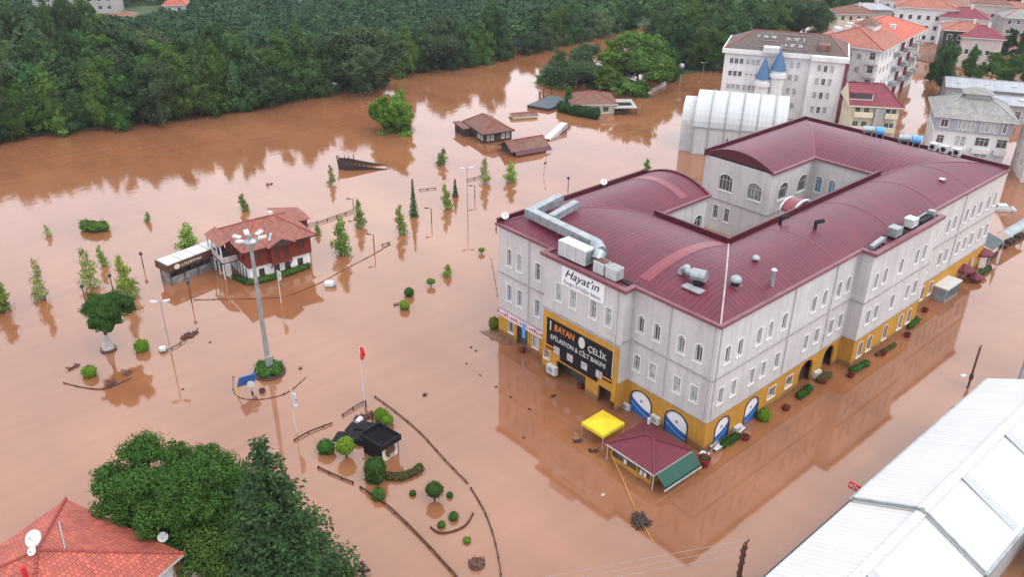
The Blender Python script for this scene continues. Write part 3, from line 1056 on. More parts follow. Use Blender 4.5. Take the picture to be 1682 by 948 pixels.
for y in (19.5, 17.4, 15.2, 13.0):
    a = MB()
    a.box(-0.13, y - 0.45, 3.15, -0.10, y + 0.45, 4.05)
    po = a.build('picture_panel', M['plastic_wrap'], bd)
for y in (20.6, 11.9):
    a = MB()
    a.box(-0.13, y - 0.7, 3.55, -0.10, y + 0.7, 3.75)
    a.build('caption_strip', M['orange'], bd)
hs_ = thing('banner_sign', 'white banner with black script lettering under the front eave', 'banner', (-BFD - 0.03, 0, 0))
a = MB()
a.box(-0.06, 13.05, 12.15, 0.0, 19.25, 14.45)
bs = a.build('cloth', M['paper'], hs_)
lettering("Hayat'ın", 1.35, M['black'], bs, (-0.08, 16.3, 13.65), XD, shear=0.35, width=4.9)
lettering('Kongre & Düğün Salonu', 0.62, M['grey'], bs, (-0.08, 16.2, 12.62), XD, width=5.3)
ps = thing('fascia_sign', 'long pink and white shop fascia sign at the left end of the front', 'sign', (-0.03, 0, 0))
a = MB()
a.box(-0.14, BF1 + 0.15, 2.75, 0.0, 24.3, 3.62)
a.box(-0.14, 24.4, 2.75, 0.0, LY - 0.1, 3.62)
pb = a.build('panel', M['pink'], ps)
a = MB()
for i in range(22):
    y = BF1 + 0.5 + i * 0.41
    h = 0.16 + 0.09 * ((i * 7) % 4)
    a.box(-0.16, y, 3.05, -0.145, y + 0.22, 3.05 + h)
a.build('faded_lettering', M['maroon'], pb)
a = MB()
a.box(-0.19, 26.2, 1.5, -0.16, 26.75, 3.5)
a.build('hanging_cloth', M['blue_light'], ps)

# ------------------------------------------------------------------ things standing on the big roof
def roofz(s): return arc(s)


dk = thing('air_duct', 'long L-shaped galvanised air duct lying on the front roof slope', 'duct', (0, 0, 0))
zz = EH + 1.45
pts = [(7.6, 28.6, zz + 0.5), (3.3, 28.2, zz), (2.2, 26.8, zz), (1.5, 17.2, zz + 0.2)]
pts = [(7.3, 28.5, zz + 0.75), (2.6, 28.4, zz + 0.15), (1.35, 17.1, zz + 0.35)]
a = MB()
a.bar(pts[0], (2.6, 28.4, zz + 0.15), 0.95, 0.95)
a.build('duct_run', M['galv'], dk)
a = MB()
a.bar((2.35, 28.9, zz + 0.15), pts[2], 1.0, 1.0)
for i in range(9):
    p = Vector((2.35, 28.9, zz + 0.15)).lerp(Vector(pts[2]), (i + 0.5) / 9)
    a.bar(p - Vector((0.03, 0.3, 0)) * 0.1, p + Vector((-0.003, -0.03, 0)), 1.08, 1.08)
a.build('duct_trunk', M['galv'], dk)
a = MB()
a.bar((7.2, 25.9, zz + 0.75), (2.9, 25.6, zz + 0.2), 0.85, 0.85)
a.build('duct_branch', M['galv'], dk)
a = MB()
a.tube((1.35, 17.2, zz + 0.35), (0.7, 15.9, zz + 0.1), 0.75, 0.75, 12)
a.tube((0.7, 15.9, zz + 0.1), (-0.1, 15.7, zz - 0.5), 0.75, 0.65, 12)
a.build('duct_elbow', M['galv'], dk, smooth=True)
a = MB()
for x, y in ((6.6, 28.5), (4, 28.4), (2.2, 26.5), (2.0, 23.5), (1.8, 20.5), (6.6, 25.9), (4.0, 25.7)):
    a.box(x - 0.05, y - 0.05, EH, x + 0.05, y + 0.05, zz)
a.build('support_posts', M['steel'], dk)
ah_ = thing('air_handler', 'white box air handling unit joined to the duct above the front bay', 'air handler', (0, 0, 0))
a = MB()
a.box(-1.15, 16.4, EH + 0.30, 0.35, 20.3, EH + 2.0)
a.build('casing', M['white_metal'], ah_)
a = MB()
for y in (17.7, 19.0): a.box(-1.17, y - 0.02, EH + 0.35, -1.15, y + 0.02, EH + 1.95)
a.build('panel_seams', M['grey'], ah_)
a = MB()
a.box(-0.95, 16.33, EH + 0.5, 0.15, 16.39, EH + 1.8)
a.build('intake_grille', M['galv'], ah_)
a = MB()
a.box(-1.0, 16.6, EH - 0.03, 0.2, 16.9, EH + 0.30)
a.box(-1.0, 19.8, EH - 0.03, 0.2, 20.1, EH + 0.30)
a.build('base', M['black'], ah_)
for i, (y, lb) in enumerate(((14.6, 'white condenser cabinet with a rusty top beside the air handler'), (12.9, 'white condenser cabinet at the right end of the front bay roof'))):
    t = thing('condenser_cabinet', lb, 'air conditioner', (-0.35, y, EH - 0.03), 0, 'condenser cabinets on the front bay')
    a = MB()
    a.box(-0.6, -0.72, 0.1, 0.6, 0.72, 1.35)
    a.build('casing', M['white_metal'], t)
    a = MB()
    for q in (-0.35, 0.35): a.box(-0.45, q - 0.3, 1.36, 0.45, q + 0.3, 1.42)
    a.build('fan_grilles', M['iron'] if i == 0 else M['grey'], t)
    a = MB()
    a.box(-0.5, -0.79, 0.15, 0.5, -0.725, 1.25)
    a.build('side_coil', M['grey'], t)
t = thing('roof_mat', 'small dark sheet lying at the right end of the front bay roof', 'sheet', (0.1, 11.3, EH - 0.03))
a = MB()
a.box(-0.5, -0.6, 0, 0.5, 0.6, 0.12)
a.build('sheet', M['black'], t)


def dish(loc, rz, r, label, tilt=0.6, post=0.5):
    t = thing('satellite_dish', label, 'satellite dish', loc, rz, 'satellite dishes')
    a = MB()
    a.tube((0, 0, -0.25), (0, 0, post), 0.05, n=6)
    a.build('mast', M['steel'], t)
    a = MB()
    a.lathe([(0.02, 0.0)] + [(r * k / 5, 0.22 * r * (k / 5) ** 2) for k in range(1, 6)] + [(r * 0.98, 0.22 * r + 0.02), (0.02, 0.03)], 18)
    o = a.build('dish', M['white'], t, smooth=True)
    o.location = (0.08, 0, post + 0.1)
    o.rotation_euler = (0, tilt, 0)
    a = MB()
    a.tube((r * 0.3, 0, 0.0), (0.05, 0, r * 0.8), 0.02, n=4)
    a.box(-0.02, -0.06, r * 0.75, 0.10, 0.06, r * 0.9)
    a.build('feed_arm', M['grey'], o)
    return t


dish((0.75, LY - 0.25, EH + 0.4), math.radians(230), 0.45, 'white satellite dish at the left front corner of the crimson roof', 0.9, 0.35)
dish((17.6, LY - 0.2, EH + 0.5), math.radians(230), 0.45, 'white satellite dish halfway along the left roof edge', 0.9, 0.35)


def mushroom_vent(x, y, z, r, label, stem=0.6):
    t = thing('roof_vent', label, 'roof vent', (x, y, z), 0, 'roof vents')
    a = MB()
    a.lathe([(r * 0.7, -0.3), (r * 0.7, stem)], 12)
    a.build('stem', M['black'], t)
    a = MB()
    a.lathe([(r * 1.0, stem * 0.75), (r * 1.05, stem), (r * 0.9, stem + r * 0.45), (r * 0.5, stem + r * 0.75), (0.02, stem + r * 0.85)], 16)
    a.build('cap', M['galv'], t, smooth=True)
    a = MB()
    a.box(-r, -r, -0.35, r, r, -0.02)
    a.build('curb', M['gutter'], t)


mushroom_vent(5.7, 2.6, arc(0.27), 0.55, 'round galvanised roof vent right of the white ridge strip')
mushroom_vent(11.4, 4.2, arc(0.4), 0.40, 'smaller pale round vent higher up the side roof slope', 0.3)
t = thing('exhaust_fan', 'galvanised exhaust fan drum with elbow near the front corner of the roof', 'exhaust fan', (3.4, 5.6, arc(0.24) - 0.1))
a = MB()
a.tube((0.3, -0.9, 0.95), (-0.1, 0.5, 0.9), 0.62, 0.62, 14)
a.build('drum', M['galv'], t, smooth=True)
a = MB()
a.path([(-0.1, 0.5, 0.9), (0.0, 1.2, 0.95), (0.5, 1.6, 1.0), (0.5, 2.1, 0.5), (0.4, 2.2, 0.1)], 0.36, 10)
a.build('elbow', M['galv'], t, smooth=True)
a = MB()
a.lathe([(0.6, -0.2), (0.6, 0.5)], 12, c=(0.1, -0.3, 0))
a.build('housing', M['black'], t)
a = MB()
a.box(-1.4, -1.5, -0.18, -0.4, 0.7, -0.05)
a.build('base_plate', M['grey'], t)
t = thing('vent_pipe', 'tall thin galvanised pipe with a cowl by the right roof edge', 'vent pipe', (9.7, 1.0, arc(0.1)))
a = MB()
a.tube((0, 0, -0.3), (0, 0, 1.5), 0.22, n=10)
a.build('pipe', M['galv'], t, smooth=True)
a = MB()
a.tube((0, 0, 1.62), (0, 0, 1.75), 0.32, 0.22, 10)
a.build('cowl', M['white_metal'], t)
for x, y, s, lb in ((23.0, 8.7, 0.83, 'bent black vent pipe close to the courtyard edge of the roof'), (23.4, 4.6, 0.44, 'bent black vent pipe in the middle of the right roof vault')):
    t = thing('bent_vent', lb, 'vent pipe', (x, y, arc(s)), 0, 'bent black vents')
    a = MB()
    a.tube((0, 0, -0.2), (0, 0, 0.85), 0.2, n=8)
    a.build('pipe', M['black'], t)
    a = MB()
    a.tube((-0.05, 0.05, 0.8), (0.75, -0.5, 0.95), 0.24, 0.24, 8)
    a.build('hood', M['black'], t)
t = thing('roof_hatch', 'small pale hatch near the far right end of the roof', 'hatch', (51.0, 2.6, arc(0.25)), 0.1)
a = MB()
a.box(-0.35, -0.4, -0.2, 0.35, 0.4, 0.2)
a.build('curb', M['gutter'], t)
a = MB()
a.box(-0.38, -0.2, 0.203, 0.38, 0.43, 0.27)
a.build('lid', M['white'], t)
# arched dormer on the courtyard edge
t = thing('arched_dormer', 'red half-round canopy with white rim over the courtyard edge', 'canopy', (31.5, WS + 0.35, EH - 0.4))
a = MB()
n = 12
R_ = 2.2
prof = [(R_ * math.cos(PI * i / n), 1.35 * math.sin(PI * i / n)) for i in range(n + 1)]
for p, q in zip(prof[:-1], prof[1:]):
    a.face([(p[0], 0, p[1]), (q[0], 0, q[1]), (q[0] * 0.8, 2.0, q[1] * 0.85), (p[0] * 0.8, 2.0, p[1] * 0.85)])
a.build('canopy_shell', M['roof_new'], t)
a = MB()
pp = [(p[0] * 1.0, 0.0, p[1]) for p in prof]
for p, q in zip(pp[:-1], pp[1:]): a.bar(p, q, 0.22, 0.22)
pp = [(p[0] * 0.8, 2.0, p[1] * 0.85) for p in prof]
for p, q in zip(pp[:-1], pp[1:]): a.bar(p, q, 0.22, 0.22)
a.build('rim', M['white'], t)
# plant on the side bay roof
for i, (x, y, lb, kind) in enumerate(((27.6, -0.75, 'long low galvanised duct on the near end of the side bay roof', 0), (31.6, -0.8, 'white boxed condenser with dark stand on the side bay roof', 1),
                                (35.6, -0.75, 'white capped condenser in the middle of the side bay roof', 1), (39.3, -0.75, 'dark rooftop tray and pipes at the far end of the side bay', 2))):
    t = thing(('roof_duct', 'condenser_unit', 'condenser_unit', 'roof_tray')[i], lb, ('duct', 'air conditioner', 'air conditioner', 'tray')[i], (x, y, EH - 0.03))
    a = MB()
    if kind == 0:
        a.bar((-1.4, -0.1, 0.35), (1.5, 0.1, 0.5), 0.5, 0.45)
        a.build('duct', M['galv'], t)
        a = MB()
        for q in (-1.0, 0.2, 1.2): a.box(q - 0.05, -0.4, 0, q + 0.05, 0.4, 0.16)
        a.build('feet', M['black'], t)
    elif kind == 1:
        a.box(-0.75, -0.5, 0.3, 0.75, 0.5, 1.25)
        a.build('casing', M['galv'] if i == 1 else M['white_metal'], t)
        a = MB()
        a.box(-0.9, -0.6, 1.25, 0.5, 0.6, 1.36)
        a.build('lid', M['grey'] if i == 1 else M['white'], t)
        a = MB()
        for q in (-0.6, 0.6): a.box(q - 0.1, -0.5, 0, q + 0.1, 0.5, 0.3)
        a.build('stand', M['black'], t)
        a = MB()
        a.box(0.85, -0.4, 0.0, 2.2, 0.4, 0.25)
        a.path([(0.9, 0.3, 0.4), (1.8, 0.6, 0.9), (2.3, 0.6, 0.3)], 0.09, 6)
        a.build('pipe_tray', M['black'], t)
    else:
        a.box(-1.8, -0.45, 0.0, 1.2, 0.55, 0.4)
        a.build('tray', M['black'], t)
        a = MB()
        a.path([(-1.6, 0.3, 0.55), (0.9, 0.35, 0.6), (1.1, 0.2, 0.2)], 0.1, 6)
        a.box(1.3, -0.4, 0, 2.0, 0.4, 0.8)
        a.build('pipes', M['galv'], t)


def tank(x, y, rz, lb):
    t = thing('water_tank', lb, 'water tank', (x, y, EH + 0.35), rz, 'rooftop water tanks')
    a = MB()
    a.tube((-1.7, 0, 0.9), (0.0, 0, 0.9), 0.55, 0.55, 14)
    a.build('tank', M['galv'], t, smooth=True)
    a = MB()
    a.tube((0.15, 0, 0.9), (1.4, 0, 0.9), 0.6, 0.6, 14)
    a.build('drum', M['blue_light'], t, smooth=True)
    a = MB()
    for q in (-1.4, -0.3, 0.4, 1.3): a.box(q - 0.06, -0.6, -0.4, q + 0.06, 0.6, 0.5)
    a.build('cradle', M['steel'], t)


tank(LX - 0.6, 19.2, math.radians(-62), 'blue and grey water tank pair behind the far roof edge, left one')
tank(LX - 0.5, 13.6, math.radians(-62), 'blue and grey water tank pair behind the far roof edge, right one')
for y in (10.2, 8.6, 6.8):
    t = thing('roof_condenser', 'small pale condenser at the far roof edge before the grey-roofed house', 'air conditioner', (LX - 0.5, y, EH + 0.35), 0, 'condensers along the far roof edge')
    a = MB()
    a.box(-0.4, -0.55, 0.1, 0.4, 0.55, 1.1)
    a.build('casing', M['white_metal'], t)
    a = MB()
    a.lathe([(0.34, 0), (0.34, 0.03)], 12)
    o = a.build('fan_grille', M['black'], t)
    o.location = (-0.41, 0, 0.6)
    o.rotation_euler = (0, -PI / 2, 0)
    a = MB()
    a.box(-0.4, -0.5, -0.35, 0.4, -0.35, 0.1)
    a.box(-0.4, 0.35, -0.35, 0.4, 0.5, 0.1)
    a.build('feet', M['steel'], t)

# ------------------------------------------------------------------ generic house builders (local frame: front left corner at 0,0, front along x)
def hip_roof(Lx, W, z, rise, ov=0.5, hx=None):
    """faces, caps: hipped roof with thickness; hx = hip inset along x (None: 45 degrees)"""
    x0, x1, y0, y1 = -ov, Lx + ov, -ov, W + ov
    mb, capm = MB(), MB()
    if (x1 - x0) >= (y1 - y0):
        h = (y1 - y0) / 2 if hx is None else hx
        r0, r1 = (x0 + h, (y0 + y1) / 2, z + rise), (x1 - h, (y0 + y1) / 2, z + rise)
        c = [(x0, y0, z), (x1, y0, z), (x1, y1, z), (x0, y1, z)]
        mb.face([c[0], c[1], r1, r0])
        mb.face([c[1], c[2], r1])
        mb.face([c[2], c[3], r0, r1])
        mb.face([c[3], c[0], r0])
        hips = [(c[0], r0), (c[3], r0), (c[1], r1), (c[2], r1), (r0, r1)]
    else:
        h = (x1 - x0) / 2 if hx is None else hx
        r0, r1 = ((x0 + x1) / 2, y0 + h, z + rise), ((x0 + x1) / 2, y1 - h, z + rise)
        c = [(x0, y0, z), (x1, y0, z), (x1, y1, z), (x0, y1, z)]
        mb.face([c[0], c[1], r0])
        mb.face([c[1], c[2], r1, r0])
        mb.face([c[2], c[3], r1])
        mb.face([c[3], c[0], r0, r1])
        hips = [(c[0], r0), (c[1], r0), (c[2], r1), (c[3], r1), (r0, r1)]
    mb.box(x0, y0, z - 0.22, x1, y1, z - 0.004, 1)
    for p, q in hips:
        if (Vector(p) - Vector(q)).length > 0.05: capm.bar(Vector(p) + Vector((0, 0, 0.03)), Vector(q) + Vector((0, 0, 0.03)), 0.24, 0.12)
    return mb, capm


def gable_roof(Lx, W, z, rise, ov=0.4, m_edge=1):
    """ridge along x"""
    mb, capm = MB(), MB()
    x0, x1, y0, y1 = -ov, Lx + ov, -ov, W + ov
    yc = (y0 + y1) / 2
    for k, dz in ((0, 0.0),):
        mb.face([(x0, y0, z), (x1, y0, z), (x1, yc, z + rise), (x0, yc, z + rise)])
        mb.face([(x1, y1, z), (x0, y1, z), (x0, yc, z + rise), (x1, yc, z + rise)])
    t = 0.2
    mb.face([(x0, y0, z - t), (x0, yc, z + rise - t), (x1, yc, z + rise - t), (x1, y0, z - t)], m_edge)
    mb.face([(x1, y1, z - t), (x1, yc, z + rise - t), (x0, yc, z + rise - t), (x0, y1, z - t)], m_edge)
    for xx, s in ((x0, 1), (x1, -1)):
        for ya, za, yb, zb in ((y0, z, yc, z + rise), (yc, z + rise, y1, z)):
            f = [(xx, ya, za - t), (xx, ya, za), (xx, yb, zb), (xx, yb, zb - t)]
            mb.face(f if s > 0 else f[::-1], m_edge)
    for yy, s in ((y0, 1), (y1, -1)):
        f = [(x0, yy, z - t), (x1, yy, z - t), (x1, yy, z), (x0, yy, z)]
        mb.face(f if s > 0 else f[::-1], m_edge)
    capm.bar((x0, yc, z + rise + 0.03), (x1, yc, z + rise + 0.03), 0.26, 0.12)
    return mb, capm


def block(root, Lx, W, zt, wall, fronts, base=-1.5, gable=None, name='wall', trim=0.08):
    """four walls; fronts: dict side -> list of openings ('f','r','b','l')"""
    mb = MB()
    sides = {'f': ((0, 0), (Lx, 0)), 'r': ((Lx, 0), (Lx, W)), 'b': ((Lx, W), (0, W)), 'l': ((0, W), (0, 0))}
    todo = []
    for s, (A, B) in sides.items():
        ops = fronts.get(s, [])
        P = wall_grid(mb, A, B, base, zt, ops, 0.18)[3]
        todo += [(P, o) for o in ops]
    if gable:
        for xx, s in ((0, -1), (Lx, 1)):
            f = [(xx, 0, zt), (xx, W, zt), (xx, W / 2, zt + gable)]
            mb.face(f if s > 0 else f[::-1])
    w_ = mb.build(name, M[wall], root)
    for P, o in todo:
        window(root, P, o, o.get('name', 'window'), frame=o.get('frame', 'frame'), pane=o.get('pane', 'glass'), depth=0.18, trim=o.get('trim', trim), sill=o.get('sill', False), bars=o.get('bars', 1))
    return w_


def row(us, z, w=1.1, h=1.3, **k):
    return [dict(u=u, z=z, w=w, h=h, **k) for u in us]


def roofed(root, pair, tile, edge='white', cap='hip_cap'):
    a, c = pair
    a.build('roof', [M[tile], M[edge]], root)
    if c.f: c.build('ridge_tiles', M[cap], root)


def balcony(root, x0, x1, z, d=1.2, mt='white', side='f', W=0):
    a = MB()
    y0, y1 = -d, -0.003
    a.box(x0, y0, z - 0.15, x1, y1, z)
    a.box(x0, y0, z, x1, y0 + 0.1, z + 0.95)
    a.box(x0, y0 + 0.1, z, x0 + 0.1, y1, z + 0.95)
    a.box(x1 - 0.1, y0 + 0.1, z, x1, y1, z + 0.95)
    return a.build('balcony', M[mt], root)


# --- hotel with two blue spires
t = thing('hotel', 'white four-storey hotel with brown roof, roof lettering and two blue spires', 'hotel', (104.1, 74.4, 0), math.radians(-61))
fz = (2.2, 5.4, 8.4, 11.2)
ff = []
for z, pn in zip(fz, ('glass', 'curtain', 'glass', 'glass')):
    for u in (1.6, 2.7, 3.8): ff.append(dict(u=u, z=z, w=0.85, h=1.25, pane=pn, trim=0.04))
    if z != 8.4:
        for u in (5.2, 6.3, 7.4): ff.append(dict(u=u, z=z, w=0.85, h=1.25, pane='curtain', trim=0.04))
    for u in (14.6, 16.0): ff.append(dict(u=u, z=z, w=0.8, h=1.4, pane='curtain', trim=0.06))
    for u in (12.3,): ff.append(dict(u=u, z=z, w=0.9, h=1.3, pane='glass', trim=0.06))
for u in (5.2, 6.2, 7.2, 8.2): ff.append(dict(u=u, z=8.9, w=0.5, h=0.35, trim=0.04))
block(t, 18.5, 15, 14.0, 'clean_white', {'f': ff, 'l': row((3, 6, 9, 12), 11.2, 1.0, 1.3) + row((3, 6, 9, 12), 8.0, 1.0, 1.3)})
a = MB()
wops = []
for z in fz: wops += [dict(u=u, z=z, w=0.8, h=1.5, pane='glass' if u == 3.2 else 'curtain') for u in (1.9, 3.2, 4.5)]
P_ = wall_grid(a, (18.5, -1.6), (25.6, -1.6), -1.5, 14.0, wops, 0.18)[3]
wall_grid(a, (18.5, 0), (18.5, -1.6), -1.5, 14.0, [], 0.18)
wall_grid(a, (25.6, -1.6), (25.6, 15), -1.5, 14.0, [], 0.18)
a.build('projecting_wing', M['clean_white'], t)
for o in wops: window(t, P_, o, depth=0.18, trim=0.06, sill=False, pane=o['pane'])
a = MB()
a.box(25.62, -1.9, -1.5, 26.3, 12, 13.4)
a.build('red_party_wall', M['tile_maroon'], t)
a = MB()
a.box(-0.6, -0.7, 13.6, 18.5, 15.6, 14.55)
a.build('parapet', M['clean_white'], t)
a = MB()
a.box(18.52, -2.2, 13.6, 26.2, 15.6, 14.56)
a.build('wing_parapet', M['clean_white'], t)
rf, cp = MB(), MB()
z0_, z1_ = 14.57, 17.6
rf.face([(-0.3, -0.4, z0_), (25.9, -0.4, z0_), (21.5, 7.5, z1_), (5.5, 7.5, z1_)])
rf.face([(25.9, -0.4, z0_), (25.9, 15.3, z0_), (21.5, 7.5, z1_)])
rf.face([(25.9, 15.3, z0_), (-0.3, 15.3, z0_), (5.5, 7.5, z1_), (21.5, 7.5, z1_)])
rf.face([(-0.3, 15.3, z0_), (-0.3, -0.4, z0_), (5.5, 7.5, z1_)])
rf.build('roof', M['tile_dark'], t)
for p, q in (((-0.3, -0.4, z0_), (5.5, 7.5, z1_)), ((25.9, -0.4, z0_), (21.5, 7.5, z1_)), ((5.5, 7.5, z1_), (21.5, 7.5, z1_))): cp.bar(p, q, 0.3, 0.14)
cp.build('ridge_tiles', M['hip_cap'], t)
sl = Vector((0, 7.9, z1_ - z0_)).normalized()
nn = Vector((0, -(z1_ - z0_), 7.9)).normalized()
for s, yy, x, wd, sz in ((0, 4.9, 8.6, 4.6, 1.3), (1, 4.6, 14.4, 4.4, 1.3), (2, 2.2, 14.6, 4.2, 1.3)):
    zr = z0_ + (yy + 0.4) / 7.9 * (z1_ - z0_)
    p = Vector((x, yy, zr)) + nn * 0.12
    a = MB()
    for i in range(5):                         # worn letters, only their strokes left readable
        u0 = -wd / 2 + i * wd / 5
        for k in range(3):
            if (i * 5 + k * 3 + s) % 4 == 0: continue
            c0 = p + Vector((u0, 0, 0)) + sl * (k * 0.5 - 0.5)
            a.bar(c0, c0 + Vector((wd / 5 * 0.7, 0, 0)), 0.2, 0.06)
        c0 = p + Vector((u0 + 0.1 + 0.5 * ((i + s) % 2), 0, 0)) + nn * 0.004
        a.bar(c0 - sl * 0.6, c0 + sl * 0.6, 0.2, 0.06)
    a.build('roof_lettering', M['plastic_wrap'], t)
a = MB()
for yy in (0.9, 3.4, 6.1):
    zr = z0_ + (yy + 0.4) / 7.9 * (z1_ - z0_) + 0.14
    a.bar((6.8, yy, zr), (17.4, yy, zr), 0.12, 0.1)
a.build('lettering_rails', M['grey'], t)
a = MB()
a.box(19.5, 1.0, 14.6, 22.0, 4.5, 16.4)
a.build('roof_dormer', M['tile_brown'], t)
a = MB()
a.box(8.2, -1.6, 14.4, 11.6, 0.6, 15.6)
a.build('white_canopy', M['white'], t)
for x, y, zb, zt in ((9.1, -2.4, 9.0, 13.8), (12.0, -1.9, 11.0, 15.6)):
    a = MB()
    a.lathe([(1.55, -1.5 if x < 10 else 4.0), (1.55, zb - 1.5), (1.9, zb - 1.5), (1.9, zb - 0.7), (1.5, zb - 0.7), (1.5, zb)], 12, c=(x, y, 0))
    tw_ = a.build('turret', M['clean_white'], t)
    a = MB()
    a.lathe([(1.75, zb), (0.9, zb + (zt - zb) * 0.5), (0.05, zt)], 8, c=(x, y, 0))
    a.build('spire', M['blue_roof'], tw_)
    a = MB()
    a.tube((x, y, zt - 0.1), (x, y, zt + 1.0), 0.07, n=5)
    a.build('finial', M['white'], tw_)
for z in (1.0, 7.2):
    balcony(t, 10.2, 13.4, z, 1.0, 'grey')

# --- vaulted hall with white ribbed roof
t = thing('vaulted_hall', 'white barrel-vaulted hall with ribbed curved roof standing beside the hotel', 'hall', (74.0, 61.0, 0), math.radians(-58))
HW, HE, HR, HL = 13.0, 5.5, 5.6, 19.0
vx = lambda i: (HW / 2 - HW / 2 * math.cos(PI * i / 16), HE + HR * math.sin(PI * i / 16))
a = MB()
for k in range(19):
    x0, x1 = 1.6 + k * (HL - 1.6) / 19, 1.6 + (k + 1) * (HL - 1.6) / 19
    for i in range(16):
        p, q = vx(i), vx(i + 1)
        a.face([(x0, p[0], p[1]), (x1, p[0], p[1]), (x1, q[0], q[1]), (x0, q[0], q[1])], 0, [(x0, i * 1.0), (x1, i * 1.0), (x1, i + 1.0), (x0, i + 1.0)])
a.build('vault', M['hall_roof'], t)
for x in (4.6, 7.6, 10.6, 13.6, 16.6):
    a = MB()
    for i in range(16):
        p, q = vx(i), vx(i + 1)
        a.bar((x, p[0], p[1] + 0.06), (x, q[0], q[1] + 0.06), 0.28, 0.22)
    a.build('vault_rib', M['grey'], t)
a = MB()
for i in range(16):
    p, q = vx(i), vx(i + 1)
    sc_ = lambda v: (HW / 2 + (v[0] - HW / 2) * 0.82, HE + (v[1] - HE) * 0.74)
    p, q = sc_(p), sc_(q)
    a.face([(-0.9, p[0], p[1]), (1.6, p[0], p[1]), (1.6, q[0], q[1]), (-0.9, q[0], q[1])])
pl = [(-0.9, *sc_(vx(i))) for i in range(17)]
a.face([(-0.9, HW * 0.09, HE)] + pl + [(-0.9, HW * 0.91, HE)])
a.box(-0.9, HW * 0.09, -1.5, 1.6, HW * 0.91, HE)
a.build('end_vestibule', M['white_metal'], t)
a = MB()
for xx, s in ((1.6, 1), (HL, -1)):
    f = [(xx, *vx(i)) for i in range(17)]
    a.face(f[::-1] if s < 0 else f)
a.build('end_wall', M['stone'], t)
a = MB()
a.box(1.6, 0.02, -1.5, HL, HW, HE - 0.02)
a.build('wall', M['white_metal'], t)
a = MB()
for x in (1.7, 4.6, 7.6, 10.6, 13.6, 16.6): a.box(x - 0.12, -0.12, -1.5, x + 0.12, 0.02, HE)
a.box(1.6, -0.2, HE - 0.15, HL, 0.0, HE + 0.1)
a.build('wall_posts', M['grey'], t)
a = MB()
for x in (8.4, 14.6):
    a.lathe([(0.3, 0), (0.05, 0.9)], 8, c=(x, -0.5, 3.0 + (0.8 if x > 10 else 0)))
a.build('floodlight', M['frame_dark'], t)

# --- apartment block with red tiled roof
t = thing('apartment_block', 'long white apartment block with orange and brown tiled roof and many balconies', 'apartment block', (130.8, 60.3, 0), math.radians(-80))
ff, rr = [], []
for z in (1.6, 4.8, 8.0, 11.0):
    ff += row((1.5, 3.6), z, 1.1, 1.5, pane='curtain') + row((6.6,), z, 1.3, 2.1, pane='glass_brown')
    rr += row((2.5, 5.2, 8.0, 10.8, 15, 18.2), z, 0.9, 1.5, pane='glass') + row((22, 25, 29, 32), z, 1.1, 1.6)
block(t, 8.2, 34, 14.0, 'clean_white', {'f': ff, 'r': rr})
for z in (4.6, 7.8, 10.8): balcony(t, 5.4, 8.0, z, 1.3, 'white')
a = MB()
for y in (13.0, 20.0, 27.5, 31):
    for z in (3.6, 7.2, 10.6):
        a = MB()
        a.box(8.203, y - 1.3, z - 0.15, 9.5, y + 1.3, z + 0.9)
        a.build('side_balcony', M['grey'] if y < 25 else M['concrete'], t)
for y in (16.8, 23.8):
    a = MB()
    a.box(8.203, y - 0.5, -1.5, 8.8, y + 0.5, 13.7)
    a.build('red_pilaster', M['tile_maroon'], t)
rf, cp = MB(), MB()
x0, x1, y0, y1 = -9.0, 9.2, -1.0, 35
rx = 0.5
rf.face([(x0, y0, 14), (x1, y0, 14), (rx, y0 + 7, 17.2)])
rf.face([(x1, y0, 14), (x1, 15, 14), (rx, 15, 17.2), (rx, y0 + 7, 17.2)])
rf.face([(x0, 15, 14), (x0, y0, 14), (rx, y0 + 7, 17.2), (rx, 15, 17.2)])
rf.face([(x1, 15, 14), (x1, y1, 14), (rx, y1 - 7, 17.2), (rx, 15, 17.2)], 1)
rf.face([(x0, y1, 14), (x0, 15, 14), (rx, 15, 17.2), (rx, y1 - 7, 17.2)], 1)
rf.face([(x1, y1, 14), (x0, y1, 14), (rx, y1 - 7, 17.2)], 1)
rf.box(x0, y0, 13.7, x1, y1, 13.98, 2)
rf.build('roof', [M['tile_pink'], M['tile_orange'], M['white']], t)
for p, q in (((x0, y0, 14), (rx, y0 + 7, 17.2)), ((x1, y0, 14), (rx, y0 + 7, 17.2)), ((rx, y0 + 7, 17.2), (rx, y1 - 7, 17.2)), ((x1, y1, 14), (rx, y1 - 7, 17.2))): cp.bar(p, q, 0.3, 0.14)
cp.build('ridge_tiles', M['hip_cap'], t)
a = MB()
a.box(-1.0, 9.0, 15.0, 3.4, 13.5, 17.4)
dm = a.build('roof_terrace_wall', M['clean_white'], t)
a = MB()
a.face([(-1.6, 8.6, 17.42), (3.8, 8.6, 17.42), (1.0, 11.5, 18.9)])
a.face([(3.8, 8.6, 17.42), (3.8, 14, 17.42), (1.0, 11.5, 18.9)])
a.face([(3.8, 14, 17.42), (-1.6, 14, 17.42), (1.0, 11.5, 18.9)])
a.face([(-1.6, 14, 17.42), (-1.6, 8.6, 17.42), (1.0, 11.5, 18.9)])
a.build('terrace_roof', M['tile_brown'], dm)
for x, y, s in ((-3.5, 4.5, 0.8), (-1.8, 5.5, 0.7), (-5.2, 9, 0.9), (-4.0, 14, 0.8), (4.6, 19, 0.7), (-3.6, 20, 0.7)):
    a = MB()
    zz_ = 14 + (x - x0) / (rx - x0) * 3.2 if x < rx else 14 + (x1 - x) / (x1 - rx) * 3.2
    a.box(x - s, y - s * 0.7, zz_ - 0.4, x + s, y + s * 0.7, zz_ + 0.9)
    a.build('chimney', M['white'], t)

